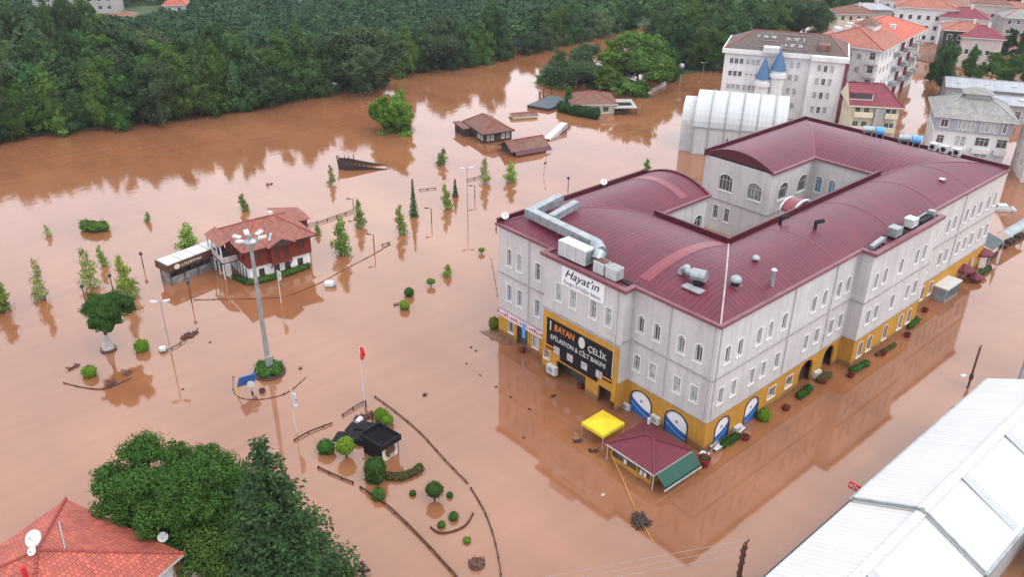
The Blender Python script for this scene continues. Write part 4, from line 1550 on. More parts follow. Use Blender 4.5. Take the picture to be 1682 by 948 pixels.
# --- villa with maroon roof
t = thing('maroon_roofed_villa', 'cream villa with bright maroon roof, dormer window and white balconies', 'house', (105.6, 43.4, 0), math.radians(-52))
ff = row((1.3, 3.0), 6.0, 1.1, 1.4, pane='glass_brown') + row((7.2, 8.3), 6.0, 0.9, 1.4) + row((1.3, 3.0), 3.1, 1.1, 1.5, pane='glass_brown') + row((7.4, 8.3), 3.0, 0.9, 1.5) + row((1.5, 4.5, 7.5), 0.4, 1.0, 1.4)
block(t, 9.2, 9.5, 8.0, 'cream', {'f': ff, 'l': row((3, 6), 5.5, 0.9, 1.2)}, gable=None)
a = MB()
a.box(4.5, -0.9, -1.5, 6.3, -0.003, 7.6)
a.build('stair_tower', M['stone'], t)
for z in (2.9, 5.8):
    balcony(t, 0.6, 4.2, z, 1.2, 'cream')
    balcony(t, 6.5, 9.0, z, 1.2, 'cream')
rf, cp = MB(), MB()
x0, x1, y0, y1, zr = -0.7, 9.9, -1.0, 10.2, 11.4
rf.face([(x0, y0, 8.0), (x1, y0, 8.0), (x1 - 3.6, 4.6, zr), (x0, 4.6, zr)])
rf.face([(x1, y0, 8.0), (x1, y1, 8.0), (x1 - 3.6, 4.6, zr)])
rf.face([(x1, y1, 8.0), (x0, y1, 8.0), (x0, 4.6, zr), (x1 - 3.6, 4.6, zr)])
rf.face([(x0, y1, 8.0), (x0, y0, 8.0), (x0, 4.6, zr)], 1)
rf.box(x0, y0, 7.75, x1, y1, 7.99, 1)
rf.build('roof', [M['tile_maroon'], M['cream']], t)
cp.bar((x0, 4.6, zr + 0.05), (x1 - 3.6, 4.6, zr + 0.05), 0.25, 0.12)
cp.bar((x1, y0, 8.05), (x1 - 3.6, 4.6, zr + 0.05), 0.25, 0.12)
cp.build('ridge_tiles', M['maroon_trim'], t)
a = MB()
a.box(x0 + 0.1, 0.4, 8.4, 4.0, 3.6, 10.3)
dmr = a.build('dormer', M['tile_maroon'], t)
a = MB()
for i in range(3): a.box(x0 + 0.3 + i * 1.5, 0.36, 9.05, x0 + 1.6 + i * 1.5, 0.398, 10.05)
a.build('dormer_window', M['glass'], dmr)
a = MB()
a.box(x0 + 0.1, 0.33, 8.85, 3.9, 0.398, 9.02)
a.box(3.7, 0.33, 9.02, 3.9, 0.398, 10.1)
a.build('dormer_trim', M['white'], dmr)

# --- grey shingled house
t = thing('grey_roofed_house', 'white three-storey house with pale grey hipped roof and grey-blue top floor', 'house', (107.6, 26.8, 0), math.radians(-61))
ff = row((1.3,), 0.6, 1.3, 1.5, pane='glass_brown') + row((1.2,), 3.6, 1.3, 1.6, pane='glass_brown') + row((4.2, 5.2), 3.4, 0.8, 1.9, pane='curtain') + row((4.2, 5.2), 0.3, 0.8, 1.8, pane='curtain') + row((8.5,), 3.7, 2.4, 1.7, pane='glass_brown', bars=2) + row((8.2, 9.4), 0.4, 0.8, 1.9, pane='curtain') + row((11.9,), 3.7, 1.8, 1.7, pane='glass_brown')
block(t, 12.9, 13, 6.3, 'clean_white', {'f': ff, 'l': row((3, 6, 9), 3.6, 0.9, 1.4)})
a = MB()
tops = [dict(u=1.4, z=6.9, w=1.3, h=1.5, pane='glass_brown')] + [dict(u=4.0 + i * 0.8, z=6.7, w=0.42, h=1.9, pane='curtain') for i in range(4)] + [dict(u=8.0 + i * 0.8, z=6.7, w=0.42, h=1.9, pane='curtain') for i in range(4)] + [dict(u=11.8, z=6.7, w=0.6, h=1.9)]
P_ = wall_grid(a, (-0.15, -0.35), (13.05, -0.35), 6.303, 9.0, tops, 0.18)[3]
P2_ = wall_grid(a, (-0.15, 13.2), (-0.15, -0.35), 6.303, 9.0, [], 0.18)[3]
wall_grid(a, (13.05, -0.35), (13.05, 13.2), 6.303, 9.0, [], 0.18)
a.face([(-0.15, -0.35, 6.303), (-0.15, 13.2, 6.303), (13.05, 13.2, 6.303), (13.05, -0.35, 6.303)])
a.build('top_storey', M['lilac'], t)
for o in tops: window(t, P_, o, depth=0.18, trim=0.12, sill=False, pane=o.get('pane', 'glass'))
a = MB()
for u0, u1, z0_, z1_ in ((0.0, 2.6, 3.0, 3.2), (3.4, 6.0, 2.5, 3.2), (7.0, 10.2, 2.5, 3.4), (10.8, 12.9, 2.5, 3.4)):
    a = MB()
    a.box(u0, -0.9, z0_, u1, -0.003, z1_)
    a.build('balcony_front', M['clean_white'], t)
pr = hip_roof(12.9, 12.9, 9.05, 3.0, 0.9, hx=5.2)
roofed(t, pr, 'tile_grey', 'white', 'grey')
a = MB()
a.box(4.6, 5.2, 11.0, 9.0, 8.2, 12.4)
lt = a.build('roof_lantern', M['stone'], t)
a = MB()
a.face([(4.0, 4.6, 12.42), (9.6, 4.6, 12.42), (7.6, 6.7, 13.4), (6.0, 6.7, 13.4)])
a.face([(9.6, 4.6, 12.42), (9.6, 8.8, 12.42), (7.6, 6.7, 13.4)])
a.face([(9.6, 8.8, 12.42), (4.0, 8.8, 12.42), (6.0, 6.7, 13.4), (7.6, 6.7, 13.4)])
a.face([(4.0, 8.8, 12.42), (4.0, 4.6, 12.42), (6.0, 6.7, 13.4)])
a.build('lantern_roof', M['tile_grey'], lt)

# --- long low grey roofs behind it
for (px, py, Lx, W, zt, rise, lb, wallm, tl) in (
        (1556, 142, 21, 9, 4.2, 1.4, 'long low building with pale grey sheet roof beyond the grey-roofed house', 'stone', 'grey_roof'),
        (1610, 168, 19, 8, 4.0, 1.0, 'low shed with patched light grey roof at the right edge', 'stone', 'grey_roof')):
    g = G(px, py, zt)
    t = thing('long_shed', lb, 'shed', (g.x, g.y, 0), math.radians(-61))
    block(t, Lx, W, zt, wallm, {'f': row((2, 5, 8, 11, 14, 17), 0.9, 1.2, 1.8, pane='glass_brown')}, gable=rise * W / (W + 0.8))
    roofed(t, gable_roof(Lx, W, zt + 0.05, rise, 0.4), tl, 'grey', 'grey')
    for i in range(3):
        a = MB()
        a.box(2 + i * 6, W * 0.2, zt + 0.1, 3 + i * 6, W * 0.35, zt + 0.9)
        a.build('roof_box', M['white_metal'], t)

# --- building at the right edge of the frame
g = G(1674, 300)
t = thing('corner_house', 'pale grey house cut by the right edge of the frame', 'house', (g.x + 0.5, g.y, 0), math.radians(-60))
block(t, 9, 10, 9, 'pinkwall', {'l': row((3, 7), 5.5, 1.2, 1.5, pane='glass_brown') + row((3, 7), 2.2, 1.2, 1.5, pane='glass_brown')})
roofed(t, hip_roof(9, 10, 9.05, 2.2, 0.5), 'tile_grey', 'white', 'grey')

# --- far houses: (eave pixel of the front left corner, eave height, length, depth, rise, wall, tile, label)
far = [
    (1583, 60, 8.5, 10.0, 9, 2.6, 'pinkwall', 'tile_maroon', 'pale house with maroon pyramid roof behind the right trees', -60),
    (1552, 48, 9.5, 12.0, 9, 1.8, 'frame_dark', 'tile_pink', 'dark-walled house with a low faded red roof', -62),
    (1546, 27, 8.5, 13.0, 10, 2.6, 'clean_white', 'tile_maroon', 'white villa with maroon roof and columned porch far up the street', -66),
    (1475, 10, 10.5, 17.0, 11, 2.4, 'clean_white', 'tile_pink', 'white apartment house with a long red roof at the top edge', -62),
    (1598, 6, 8.0, 12.0, 9, 2.0, 'pinkwall', 'tile_brown', 'tan house with a brown roof at the top right', -62),
    (1652, 28, 6.0, 12.0, 9, 2.4, 'stone', 'tile_grey', 'grey cottage roof near the top right corner', -55),
    (1640, 14, 6.5, 12.0, 8, 2.2, 'cream', 'tile_pink', 'small house with faded red roof behind the grey cottage', -58),
    (1378, 22, 6.0, 12.0, 9, 2.2, 'cream', 'tile_brown', 'old brown-roofed house behind the orange apartment roof', -45),
    (1405, 14, 5.0, 13.0, 7, 1.6, 'stone', 'grey_roof', 'grey flat shed beside the river trees far away', -45),
    (1440, -4, 7.0, 14.0, 9, 2.2, 'clean_white', 'tile_pink', 'white house with pink roof on the far horizon', -60),
]
for (px, py, zt, Lx, W, rise, wl, tl, lb, rz) in far:
    g = G(px, py, zt)
    t = thing('far_house', lb, 'house', (g.x, g.y, 0), math.radians(rz))
    ops = []
    zf = 0.9
    while zf + 1.9 < zt:
        ops += row([1.6 + i * 2.6 for i in range(int((Lx - 1.5) / 2.6))], zf, 1.1, 1.4, pane='glass_brown', bars=0)
        zf += 3.0
    block(t, Lx, W, zt, wl, {'f': ops, 'l': row((2.5, 6.0), max(1.0, zt - 2.6), 1.0, 1.3, bars=0)})
    roofed(t, hip_roof(Lx, W, zt + 0.05, rise, 0.7), tl, 'white')
    a = MB()
    a.box(Lx * 0.6, W * 0.4, zt + rise * 0.4, Lx * 0.6 + 0.7, W * 0.4 + 0.7, zt + rise + 0.9)
    a.build('chimney', M['white'], t)
# houses and a greenhouse across the river
for (px, py, zt, Lx, W, rise, wl, tl, lb, rz) in ((268, 8, 5.0, 7, 8, 2.6, 'pinkwall', 'tile_red', 'small pink house with red roof among the orchards', -30),):
    g = G(px, py, zt)
    t = thing('orchard_house', lb, 'house', (g.x, g.y, 0), math.radians(rz))
    block(t, Lx, W, zt, wl, {'f': row((1.8, 5.0), 2.8, 1.2, 1.4) + row((3.4,), 0.2, 2.4, 2.0, pane='glass_brown')})
    roofed(t, hip_roof(Lx, W, zt + 0.05, rise, 0.6), tl)
for px, py, Lx, lb in ((50, -9, 18, 'long white building half hidden at the top left corner'), (120, -10, 14, 'second white building between the top left trees')):
    g = G(px, py, 7)
    t = thing('far_block', lb, 'building', (g.x, g.y, 0), math.radians(-30))
    block(t, Lx, 9, 6.5, 'stone', {'f': row((2, 5, 8, 11), 4.4, 1.4, 1.4) + row((2, 5, 8, 11), 1.6, 1.4, 1.4)})
    roofed(t, hip_roof(Lx, 9, 6.55, 1.6, 0.5), 'tile_brown')
g = G(483, 10)
t = thing('greenhouse', 'small white polythene tunnel in the orchard', 'greenhouse', (g.x, g.y, 0.2), math.radians(-25))
a = MB()
for k in range(6):
    for i in range(8):
        p0, p1 = (2.6 * math.cos(PI * i / 8), 2.6 * math.sin(PI * i / 8)), (2.6 * math.cos(PI * (i + 1) / 8), 2.6 * math.sin(PI * (i + 1) / 8))
        a.face([(k * 1.6, p0[0], p0[1]), (k * 1.6, p1[0], p1[1]), (k * 1.6 + 1.6, p1[0], p1[1]), (k * 1.6 + 1.6, p0[0], p0[1])])
a.build('cover', M['white'], t)
a = MB()
for xx in (0.0, 9.6):
    a.face([(xx, 2.6 * math.cos(PI * i / 8), 2.6 * math.sin(PI * i / 8)) for i in range(9)])
a.build('end_panel', M['grey'], t)
# the pale field seen between the trees
fx = [G(160, 26), G(205, 18), G(230, 22), G(205, 32), G(165, 36)]
a = MB()
a.face([(p.x, p.y, 0.28) for p in fx][::-1])
tag(a.build('ploughed_field', M['mud']), kind='structure')

# ------------------------------------------------------------------ timber mansion in the flooded square
g = G(413, 467)
t = thing('timber_mansion', 'old mansion with red boarded upper floor, white ground floor and clay tile roof', 'house', (g.x, g.y, 0), math.radians(-4.6))
block(t, 8.9, 8.0, 2.5, 'clean_white', {
    'f': [dict(u=u, z=-0.6, w=0.85, h=2.55, name='doorway', pane='darkwood' if False else 'glass_brown', frame='darkwood', trim=0.0) for u in (1.7, 3.9, 5.5, 7.4)],
    'l': [dict(u=u, z=-0.6, w=0.7, h=2.5, name='doorway', pane='glass_brown', frame='darkwood', trim=0.0) for u in (2.9, 4.1, 5.3, 6.5)]}, name='ground_wall')
a = MB()
up_f = [dict(u=u, z=3.25, w=0.62, h=1.5) for u in (1.55, 7.75)]
up_l = [dict(u=u, z=3.25, w=0.62, h=1.5) for u in (3.9, 5.4, 7.2)]
Pf1 = wall_grid(a, (-0.25, -0.25), (3.0, -0.25), 2.503, 5.3, [up_f[0]], 0.15)[3]
cub = [dict(u=0.75, z=3.2, w=0.6, h=1.55), dict(u=2.15, z=3.2, w=0.6, h=1.55)]
wall_grid(a, (3.0, -0.25), (3.0, -1.05), 2.503, 5.3, [], 0.15)
Pc = wall_grid(a, (3.0, -1.05), (5.9, -1.05), 2.503, 5.3, cub, 0.15)[3]
wall_grid(a, (5.9, -1.05), (5.9, -0.25), 2.503, 5.3, [], 0.15)
o2 = dict(u=1.9, z=3.25, w=0.62, h=1.5)
Pf2 = wall_grid(a, (5.9, -0.25), (9.15, -0.25), 2.503, 5.3, [o2], 0.15)[3]
wall_grid(a, (9.15, -0.25), (9.15, 8.25), 2.503, 5.3, [], 0.15)
Pl = wall_grid(a, (-0.25, 8.25), (-0.25, -0.25), 2.503, 5.3, up_l, 0.15)[3]
a.face([(-0.25, -0.25, 2.503), (-0.25, 8.25, 2.503), (9.15, 8.25, 2.503), (9.15, -0.25, 2.503)])
a.face([(3.0, -1.05, 2.503), (3.0, -0.25, 2.503), (5.9, -0.25, 2.503), (5.9, -1.05, 2.503)])
a.build('upper_floor', M['redwood'], t)
for P_, ops in ((Pf1, up_f[:1]), (Pc, cub), (Pf2, [o2]), (Pl, up_l)):
    for o in ops: window(t, P_, o, frame='redwood', pane='glass_brown', depth=0.15, trim=0.07, sill=True)
a = MB()
for x in (3.05, 5.85):
    a.bar((x, -1.0, 2.5), (x, -0.28, 1.7), 0.12, 0.12)
a.build('bay_bracket', M['redwood'], t)
rf, cp = hip_roof(8.9, 8.0, 5.3, 2.3, 0.95, hx=4.0)
x0, x1 = 2.4, 6.5                                # cross gable over the bay
rf.face([(x0, -1.75, 5.33), (4.45, -1.75, 6.35), (4.45, 2.2, 6.62), (x0 + 0.2, 1.0, 5.9)])
rf.face([(4.45, -1.75, 6.35), (x1, -1.75, 5.33), (x1 - 0.2, 1.0, 5.9), (4.45, 2.2, 6.62)])
rf.face([(x0, -1.7, 5.33), (x1, -1.7, 5.33), (4.45, -1.7, 6.33)], 1)
rf.face([(x0, -1.75, 5.33), (x0, -0.9, 5.33), (x1, -0.9, 5.33), (x1, -1.75, 5.33)], 1)
# lower roofs of the porch on the left and of the back wing
rf.face([(-2.6, 3.4, 4.9), (-0.9, 3.4, 5.7), (-0.9, 9.3, 5.7), (-2.6, 9.3, 4.9)][::1])
rf.face([(-2.6, 3.4, 4.88), (-2.6, 9.3, 4.88), (-0.9, 9.3, 5.66), (-0.9, 3.4, 5.66)], 1)
rf.face([(7.2, 8.0, 6.2), (12.0, 8.0, 5.2), (12.0, 10.4, 5.2), (7.2, 10.4, 6.2)])
rf.face([(7.2, 8.0, 6.2), (7.2, 5.6, 5.25), (12.0, 5.6, 4.85), (12.0, 8.0, 5.2)])
rf.build('roof', [M['tile_mansion'], M['darkwood']], t)
cp.build('ridge_tiles', M['hip_cap'], t)
a = MB()
a.box(9.153, 5.9, -1.0, 11.5, 9.9, 4.8)
a.build('back_wing', M['redwood'], t)
for y in (3.6, 5.4, 7.2, 9.0):
    a = MB()
    a.box(-2.45, y - 0.09, -1.0, -2.27, y + 0.09, 4.9)
    a.build('porch_post', M['white'], t)
a = MB()
a.box(-2.5, 3.4, 2.35, -0.26, 9.1, 2.5)
a.build('gallery_floor', M['darkwood'], t)
a = MB()
a.box(-2.42, 3.7, 2.5, -2.32, 9.0, 3.3)
a.box(-2.3, 3.42, 2.5, -0.3, 3.5, 3.3)
a.build('gallery_railing', M['plastic_wrap'], t)
a = MB()
a.box(5.2, 4.0, 7.3, 5.8, 4.4, 8.1)
a.build('chimney', M['white'], t)
a = MB()
a.bar((3.2, -0.4, 5.9), (4.0, 0.9, 6.35), 0.35, 0.12)
a.build('roof_flashing', M['galv'], t)

# --- glazed shelter beside it
t = thing('glazed_shelter', 'flat-roofed shelter with four white roof panels and dark brown lettered fascia', 'shelter', (-25.66, 70.36, 0), math.radians(10.7))
a = MB()
a.box(-0.4, -0.35, 2.05, 8.6, 2.75, 3.05)
fas = a.build('fascia', M['brownpanel'], t)
for i in range(4):
    a = MB()
    a.box(-0.2 + i * 2.18, -0.15, 3.053, 1.85 + i * 2.18, 2.55, 3.14)
    a.build('roof_panel', M['white'], t)
for x in (0, 2.1, 4.2, 6.3, 8.3):
    for y in (0, 2.4):
        a = MB()
        a.box(x - 0.06, y - 0.06, -1.2, x + 0.06, y + 0.06, 2.05)
        a.build('post', M['frame_dark'], t)
a = MB()
for i in range(4): a.face([(i * 2.1 + 0.06, 0.0, -1.0), (i * 2.1 + 2.04, 0.0, -1.0), (i * 2.1 + 2.04, 0.0, 1.1), (i * 2.1 + 0.06, 0.0, 1.1)])
a.face([(0, 2.34, -1), (0, 0.06, -1), (0, 0.06, 1.9), (0, 2.34, 1.9)])
a.face([(0.06, 2.4, -1.0), (8.2, 2.4, -1.0), (8.2, 2.4, 1.9), (0.06, 2.4, 1.9)])
a.build('glazing', M['half_blind'], t)
a = MB()
a.lathe([(0.36, 0), (0.36, 0.03)], 14, sx=1.25)
e = a.build('round_emblem', M['cream'], fas)
e.location = (1.0, -0.36, 2.55)
e.rotation_euler = (PI / 2, 0, 0)
a = MB()
rr_ = random.Random(5)
x = 1.7
while x < 4.9:
    wd = rr_.choice((0.16, 0.2, 0.24))
    a.box(x, -0.385, 2.36, x + wd * 0.35, -0.352, 2.74)
    a.box(x, -0.385, 2.36 if rr_.random() < 0.5 else 2.64, x + wd, -0.352, 2.46 if rr_.random() < 0.5 else 2.74)
    x += wd + 0.1
a.build('raised_lettering', M['cream'], fas)

# --- tall light mast on its round planter
g = G(443, 612)
t = thing('planter_bed', 'round bed of low shrubs at the foot of the tall light mast', 'planter', (g.x, g.y, 0))
BED = t
a = MB()
a.lathe([(1.85, -0.3), (1.85, 0.12), (1.6, 0.14), (0.02, 0.16)], 20)
a.build('kerb', M['woodrail'], t)
mh = 17.2
t = thing('light_mast', 'very tall galvanised mast crowned by a ring of white floodlights', 'light mast', (g.x, g.y, 0.1))
a = MB()
a.tube((0, 0, 0), (0, 0, mh), 0.32, 0.17, 10)
a.build('pole', M['steel'], t, smooth=True)
a = MB()
a.lathe([(0.3, mh - 1.3), (0.75, mh - 1.1), (0.75, mh - 0.75), (0.3, mh - 0.6)], 14)
a.build('lowering_ring', M['galv'], t)
a = MB()
a.box(-0.35, -0.5, 1.1, 0.35, -0.2, 2.2)
a.build('control_box', M['steel'], t)
for k in range(6):
    an = k * PI / 3 + 0.3
    ca, sa = math.cos(an), math.sin(an)
    a = MB()
    a.bar((0.3 * ca, 0.3 * sa, mh - 0.9), (1.15 * ca, 1.15 * sa, mh - 0.55), 0.08, 0.08)
    ar_ = a.build('bracket', M['steel'], t)
    a = MB()
    a.bar((0.95 * ca, 0.95 * sa, mh - 0.35), (1.75 * ca, 1.75 * sa, mh - 0.15), 0.50, 0.2)
    a.build('floodlight', M['white'], ar_)


# ------------------------------------------------------------------ poles and lamps
def lamp_post(px, py, ytop, kind, label, rz=0.0, group='lamp posts standing in the flooded square'):
    g = G(px, py)
    h = max(2.0, height_at(px, py, ytop))
    t = thing('lamp_post', label, 'street lamp', (g.x, g.y, -0.6), rz, group)
    mt = 'white' if kind == 'double' else 'frame_dark'
    a = MB()
    a.tube((0, 0, 0), (0, 0, h + 0.6), 0.09, 0.06, 7)
    a.build('pole', M['grey'] if kind == 'double' else M['frame_dark'], t)
    a = MB()
    if kind == 'double':
        a.bar((-0.9, 0, h + 0.5), (0.9, 0, h + 0.5), 0.06, 0.06)
        a.build('arm', M['steel'], t)
        for s in (-1, 1):
            a = MB()
            a.bar((s * 0.35, 0, h + 0.58), (s * 1.05, 0, h + 0.66), 0.34, 0.16)
            a.build('lamp_head', M['white'], t)
    elif kind == 'single':
        a.bar((0, 0, h + 0.55), (-0.85, 0, h + 0.6), 0.06, 0.06)
        a.build('arm', M['frame_dark'], t)
        a = MB()
        a.bar((-0.45, 0, h + 0.62), (-1.05, 0, h + 0.66), 0.28, 0.14)
        a.build('lamp_head', M['frame_dark'], t)
    else:
        a.lathe([(0.05, h + 0.55), (0.22, h + 0.65), (0.26, h + 0.9), (0.16, h + 1.08), (0.02, h + 1.12)], 10)
        a.build('lantern', M['frame_dark'], t)
    return t


VIEW = math.atan2(CF[1], CF[0])
ACR = VIEW - PI / 2                                # direction "to the right" in the picture
for (px, py, yt, k, lb) in (
        (281, 580, 495, 'double', 'white twin-headed street lamp near the umbrella-shaped pine'),
        (315, 497, 466, 'lantern', 'dark lamp post in front of the glazed shelter'),
        (143, 505, 473, 'lantern', 'dark lamp post left of the umbrella-shaped pine'),
        (186, 478, 455, 'lantern', 'dark lamp post between two pale young trees on the left'),
        (236, 440, 433, 'lantern', 'dark lamp post at the left end of the glazed shelter'),
        (581, 345, 327, 'single', 'dark lamp post at the end of the broken rail behind the mansion'),
        (615, 412, 385, 'single', 'dark lamp post right of the tall leafy young tree'),
        (709, 366, 342, 'single', 'dark lamp post right of the blue-green spruce'),
        (780, 325, 305, 'single', 'short dark lamp post beside the tall antenna pole'),
        (768, 345, 276, 'double', 'thin tall lamp pole behind the drowned spruce'),
        (1078, 136, 118, 'single', 'lamp post at the corner of the walled restaurant garden'),
        (1155, 118, 102, 'double', 'street lamp standing in the river before the right bank trees'),
        (933, 312, 300, 'lantern', 'stub of a lamp post close to the left edge of the crimson roof')):
    lamp_post(px, py, yt, k, lb, ACR + (0.2 if k == 'double' else 0))


def flagpole(px, py, ytop, label, flagc, col, drop):
    g = G(px, py)
    h = height_at(px, py, ytop)
    t = thing('flagpole', label, 'flagpole', (g.x, g.y, -0.3), ACR)
    a = MB()
    a.tube((0, 0, 0), (0, 0, h + 0.3), 0.07, 0.045, 7)
    a.build('pole', M['white'], t)
    a = MB()
    n = 7
    for i in range(n):
        z0, z1 = h + 0.2 - drop * i / n, h + 0.2 - drop * (i + 1) / n
        w0, w1 = 0.18 + 0.30 * math.sin(PI * i / n) ** 0.7, 0.18 + 0.30 * math.sin(PI * (i + 1) / n) ** 0.7
        for s in (0, 0.06):
            f = [(0.05, s - 0.05 + 0.06 * math.sin(i), z0), (0.05, s - 0.05 + 0.06 * math.sin(i + 1), z1), (w1 + 0.05, s + 0.12 * math.sin(i * 1.7 + 1.7), z1), (w0 + 0.05, s + 0.12 * math.sin(i * 1.7), z0)]
            a.face(f if s == 0 else f[::-1])
    a.build('flag', M[flagc], t)
    return t


flagpole(599, 668, 570, 'tall white flagpole with a limp red flag in the open water', 'flag', 0, 1.5)
flagpole(487, 712, 640, 'white flagpole with a drooping white pennant near the light mast', 'white', 0, 2.4)
flagpole(462, 498, 443, 'white flagpole with a red and white pennant before the mansion', 'plastic_wrap', 0, 1.6)

# utility poles by the white roofs
for px, py, yt, lb, zb in ((1590, 636, 570, 'dark lattice utility pole behind the far white roof corner', 0), (1207, 985, 893, 'dark lattice utility pole at the bottom edge beside the white roof', 0)):
    g = G(px, py)
    h = height_at(px, py, yt)
    t = thing('utility_pole', lb, 'utility pole', (g.x, g.y, -1), math.radians(10))
    a = MB()
    for sx in (-1, 1):
        a.bar((sx * 0.30, 0, 0), (sx * 0.16, 0, h + 1), 0.18, 0.22)
    for i in range(11):
        z0, z1 = 0.5 + (h) * i / 11, 0.5 + h * (i + 1) / 11
        s = 1 if i % 2 else -1
        a.bar((s * 0.22, 0, z0), (-s * 0.2, 0, z1), 0.06, 0.08)
    a.build('lattice_mast', M['iron'], t)
    for k in range(4):
        z = h + 0.7 - k * 0.8
        a = MB()
        a.bar((-0.75 + 0.1 * k, 0, z), (0.75 - 0.1 * k, 0, z), 0.09, 0.09)
        for x in (-0.65, -0.3, 0.3, 0.65): a.tube((x, 0, z), (x, 0, z + 0.24), 0.06, n=6)
        a.build('crossarm', M['iron'], t)
    a = MB()
    a.bar((0, 0, h - 2.6), (-1.5, 0.5, h - 2.2), 0.06, 0.06)
    ar_ = a.build('lamp_arm', M['steel'], t)
    a = MB()
    a.bar((-1.4, 0.45, h - 2.2), (-2.2, 0.75, h - 2.1), 0.34, 0.18)
    a.build('lamp_head', M['white'], ar_)
    a = MB()
    a.box(0.1, -0.2, h - 3.4, 0.45, 0.2, h - 2.8)
    a.build('switch_box', M['iron'], t)

# ------------------------------------------------------------------ kiosk with red roof, yellow canopy
t = thing('red_roofed_kiosk', 'ochre timber kiosk with a maroon hipped roof and a green side awning', 'kiosk', (-8.05, -0.25, -0.6), math.radians(-1))
a = MB()
a.box(0.3, 0.5, -1.0, 5.0, 5.6, 1.15)
a.build('wall', M['yellow_wall'], t)
a = MB()
a.box(0.36, 0.56, 1.152, 4.94, 5.54, 2.4)
a.build('window_band', M['glass_brown'], t)
a = MB()
for y in (0.5, 2.2, 3.9, 5.5): a.box(0.22, y - 0.07, 1.15, 0.36, y + 0.07, 2.45)
a.build('mullions', M['yellow_wall'], t)
a = MB()
for y in (1.0, 1.5, 3.5):
    a.box(0.18, y, 1.3, 0.24, y + 0.35, 1.8)
a.build('hung_papers', M['white'], t)
rf, cp = hip_roof(5.4, 6.0, 2.55, 1.25, 0.12, hx=2.7)
rf.build('roof', [M['maroon'], M['white']], t)
cp.build('roof_seams', M['maroon'], t)
a = MB()
a.face([(0.1, -0.25, 2.52), (5.4, -0.25, 2.52), (5.4, -1.35, 1.75), (0.1, -1.35, 1.75)][::-1])
a.face([(0.1, -0.25, 2.49), (5.4, -0.25, 2.49), (5.4, -1.35, 1.72), (0.1, -1.35, 1.72)])
a.face([(0.1, -1.35, 1.75), (5.4, -1.35, 1.75), (5.4, -1.35, 1.4), (0.1, -1.35, 1.4)][::-1])
aw = a.build('awning', M['green'], t)
a = MB()
a.bar((0.0, -1.4, 1.36), (5.5, -1.4, 1.36), 0.1, 0.1)
a.build('awning_rail', M['white_metal'], aw)
for x, y in ((-0.02, 0.0), (5.35, 0.0), (-0.02, 5.9)):
    a = MB()
    a.tube((x, y, -1), (x, y, 2.4), 0.06, n=6)
    a.build('post', M['white_metal'], t)
a = MB()
a.tube((5.1, 5.2, 2.9), (5.1, 5.2, 3.6), 0.13, n=8)
t2 = a.build('flue_pipe', M['white'], t)

t = thing('yellow_canopy', 'bright yellow pop-up canopy beside the red-roofed kiosk', 'canopy', (-7.2, 6.95, -0.75), math.radians(1))
a = MB()
q = [(0, 0), (3.25, 0), (3.25, 3.0), (0, 3.0)]
for i in range(4):
    j = (i + 1) % 4
    a.face([(q[i][0], q[i][1], 2.5), (q[j][0], q[j][1], 2.5), (1.62, 1.5, 3.15)])
    a.face([(q[j][0], q[j][1], 2.49), (q[i][0], q[i][1], 2.49), (1.62, 1.5, 3.14)])
    a.face([(q[i][0], q[i][1], 2.12), (q[j][0], q[j][1], 2.12), (q[j][0], q[j][1], 2.5), (q[i][0], q[i][1], 2.5)])
    a.face([(q[j][0] * 0.99 + .01, q[j][1] * .99 + .01, 2.12), (q[i][0] * .99 + .01, q[i][1] * .99 + .01, 2.12), (q[i][0] * .99 + .01, q[i][1] * .99 + .01, 2.5), (q[j][0] * .99 + .01, q[j][1] * .99 + .01, 2.5)])
a.build('cover', M['yellow'], t)
for x, y in q:
    a = MB()
    a.tube((x * 0.97 + 0.05, y * 0.97 + 0.05, -1.0), (x * 0.97 + 0.05, y * 0.97 + 0.05, 2.5), 0.035, n=5)
    a.build('leg', M['white_metal'], t)

# red planters along the drowned pavement
pl0 = None
for i, (px, py, lb) in enumerate((
        (858, 578, 'red planter by the left end of the shop front'), (905, 608, 'red planter before the air conditioner on the front wall'),
        (954, 637, 'red planter below the dark shop entrance'), (1010, 672, 'red planter behind the yellow canopy'),
        (1155, 765, 'large red planter at the near corner of the building'), (1224, 722, 'red planter opposite the second side banner'),
        (1291, 673, 'red planter beyond the round green bush'), (1352, 629, 'red planter before the arched gateway'),
        (1397, 619, 'red planter at the near corner of the side bay'), (1449, 583, 'red planter along the middle of the side bay'),
        (1490, 553, 'red planter at the far half of the side bay'), (1519, 512, 'red planter before the grey kiosk'))):
    g = G(px, py)
    if pl0 is None:
        pl0 = thing('planter', lb, 'planter', (g.x, g.y, -0.4), 0, 'red planters along the building')
        a = MB()
        a.lathe([(0.30, 0.0), (0.42, 0.75), (0.46, 0.76), (0.46, 0.86), (0.36, 0.86), (0.34, 0.7), (0.02, 0.7)], 12)
        a.build('pot', M['red'], pl0)
        a = MB()
        a.lathe([(0.34, 0.70), (0.30, 0.92), (0.15, 1.02), (0.02, 1.04)], 9)
        a.build('plant', M['leaf_dry'], pl0)
    else:
        dup(pl0, (g.x, g.y, -0.4 + (0.25 if i == 4 else 0)), i * 0.7, lb, scale=(1.5, 1.5, 1.3) if i == 4 else None)


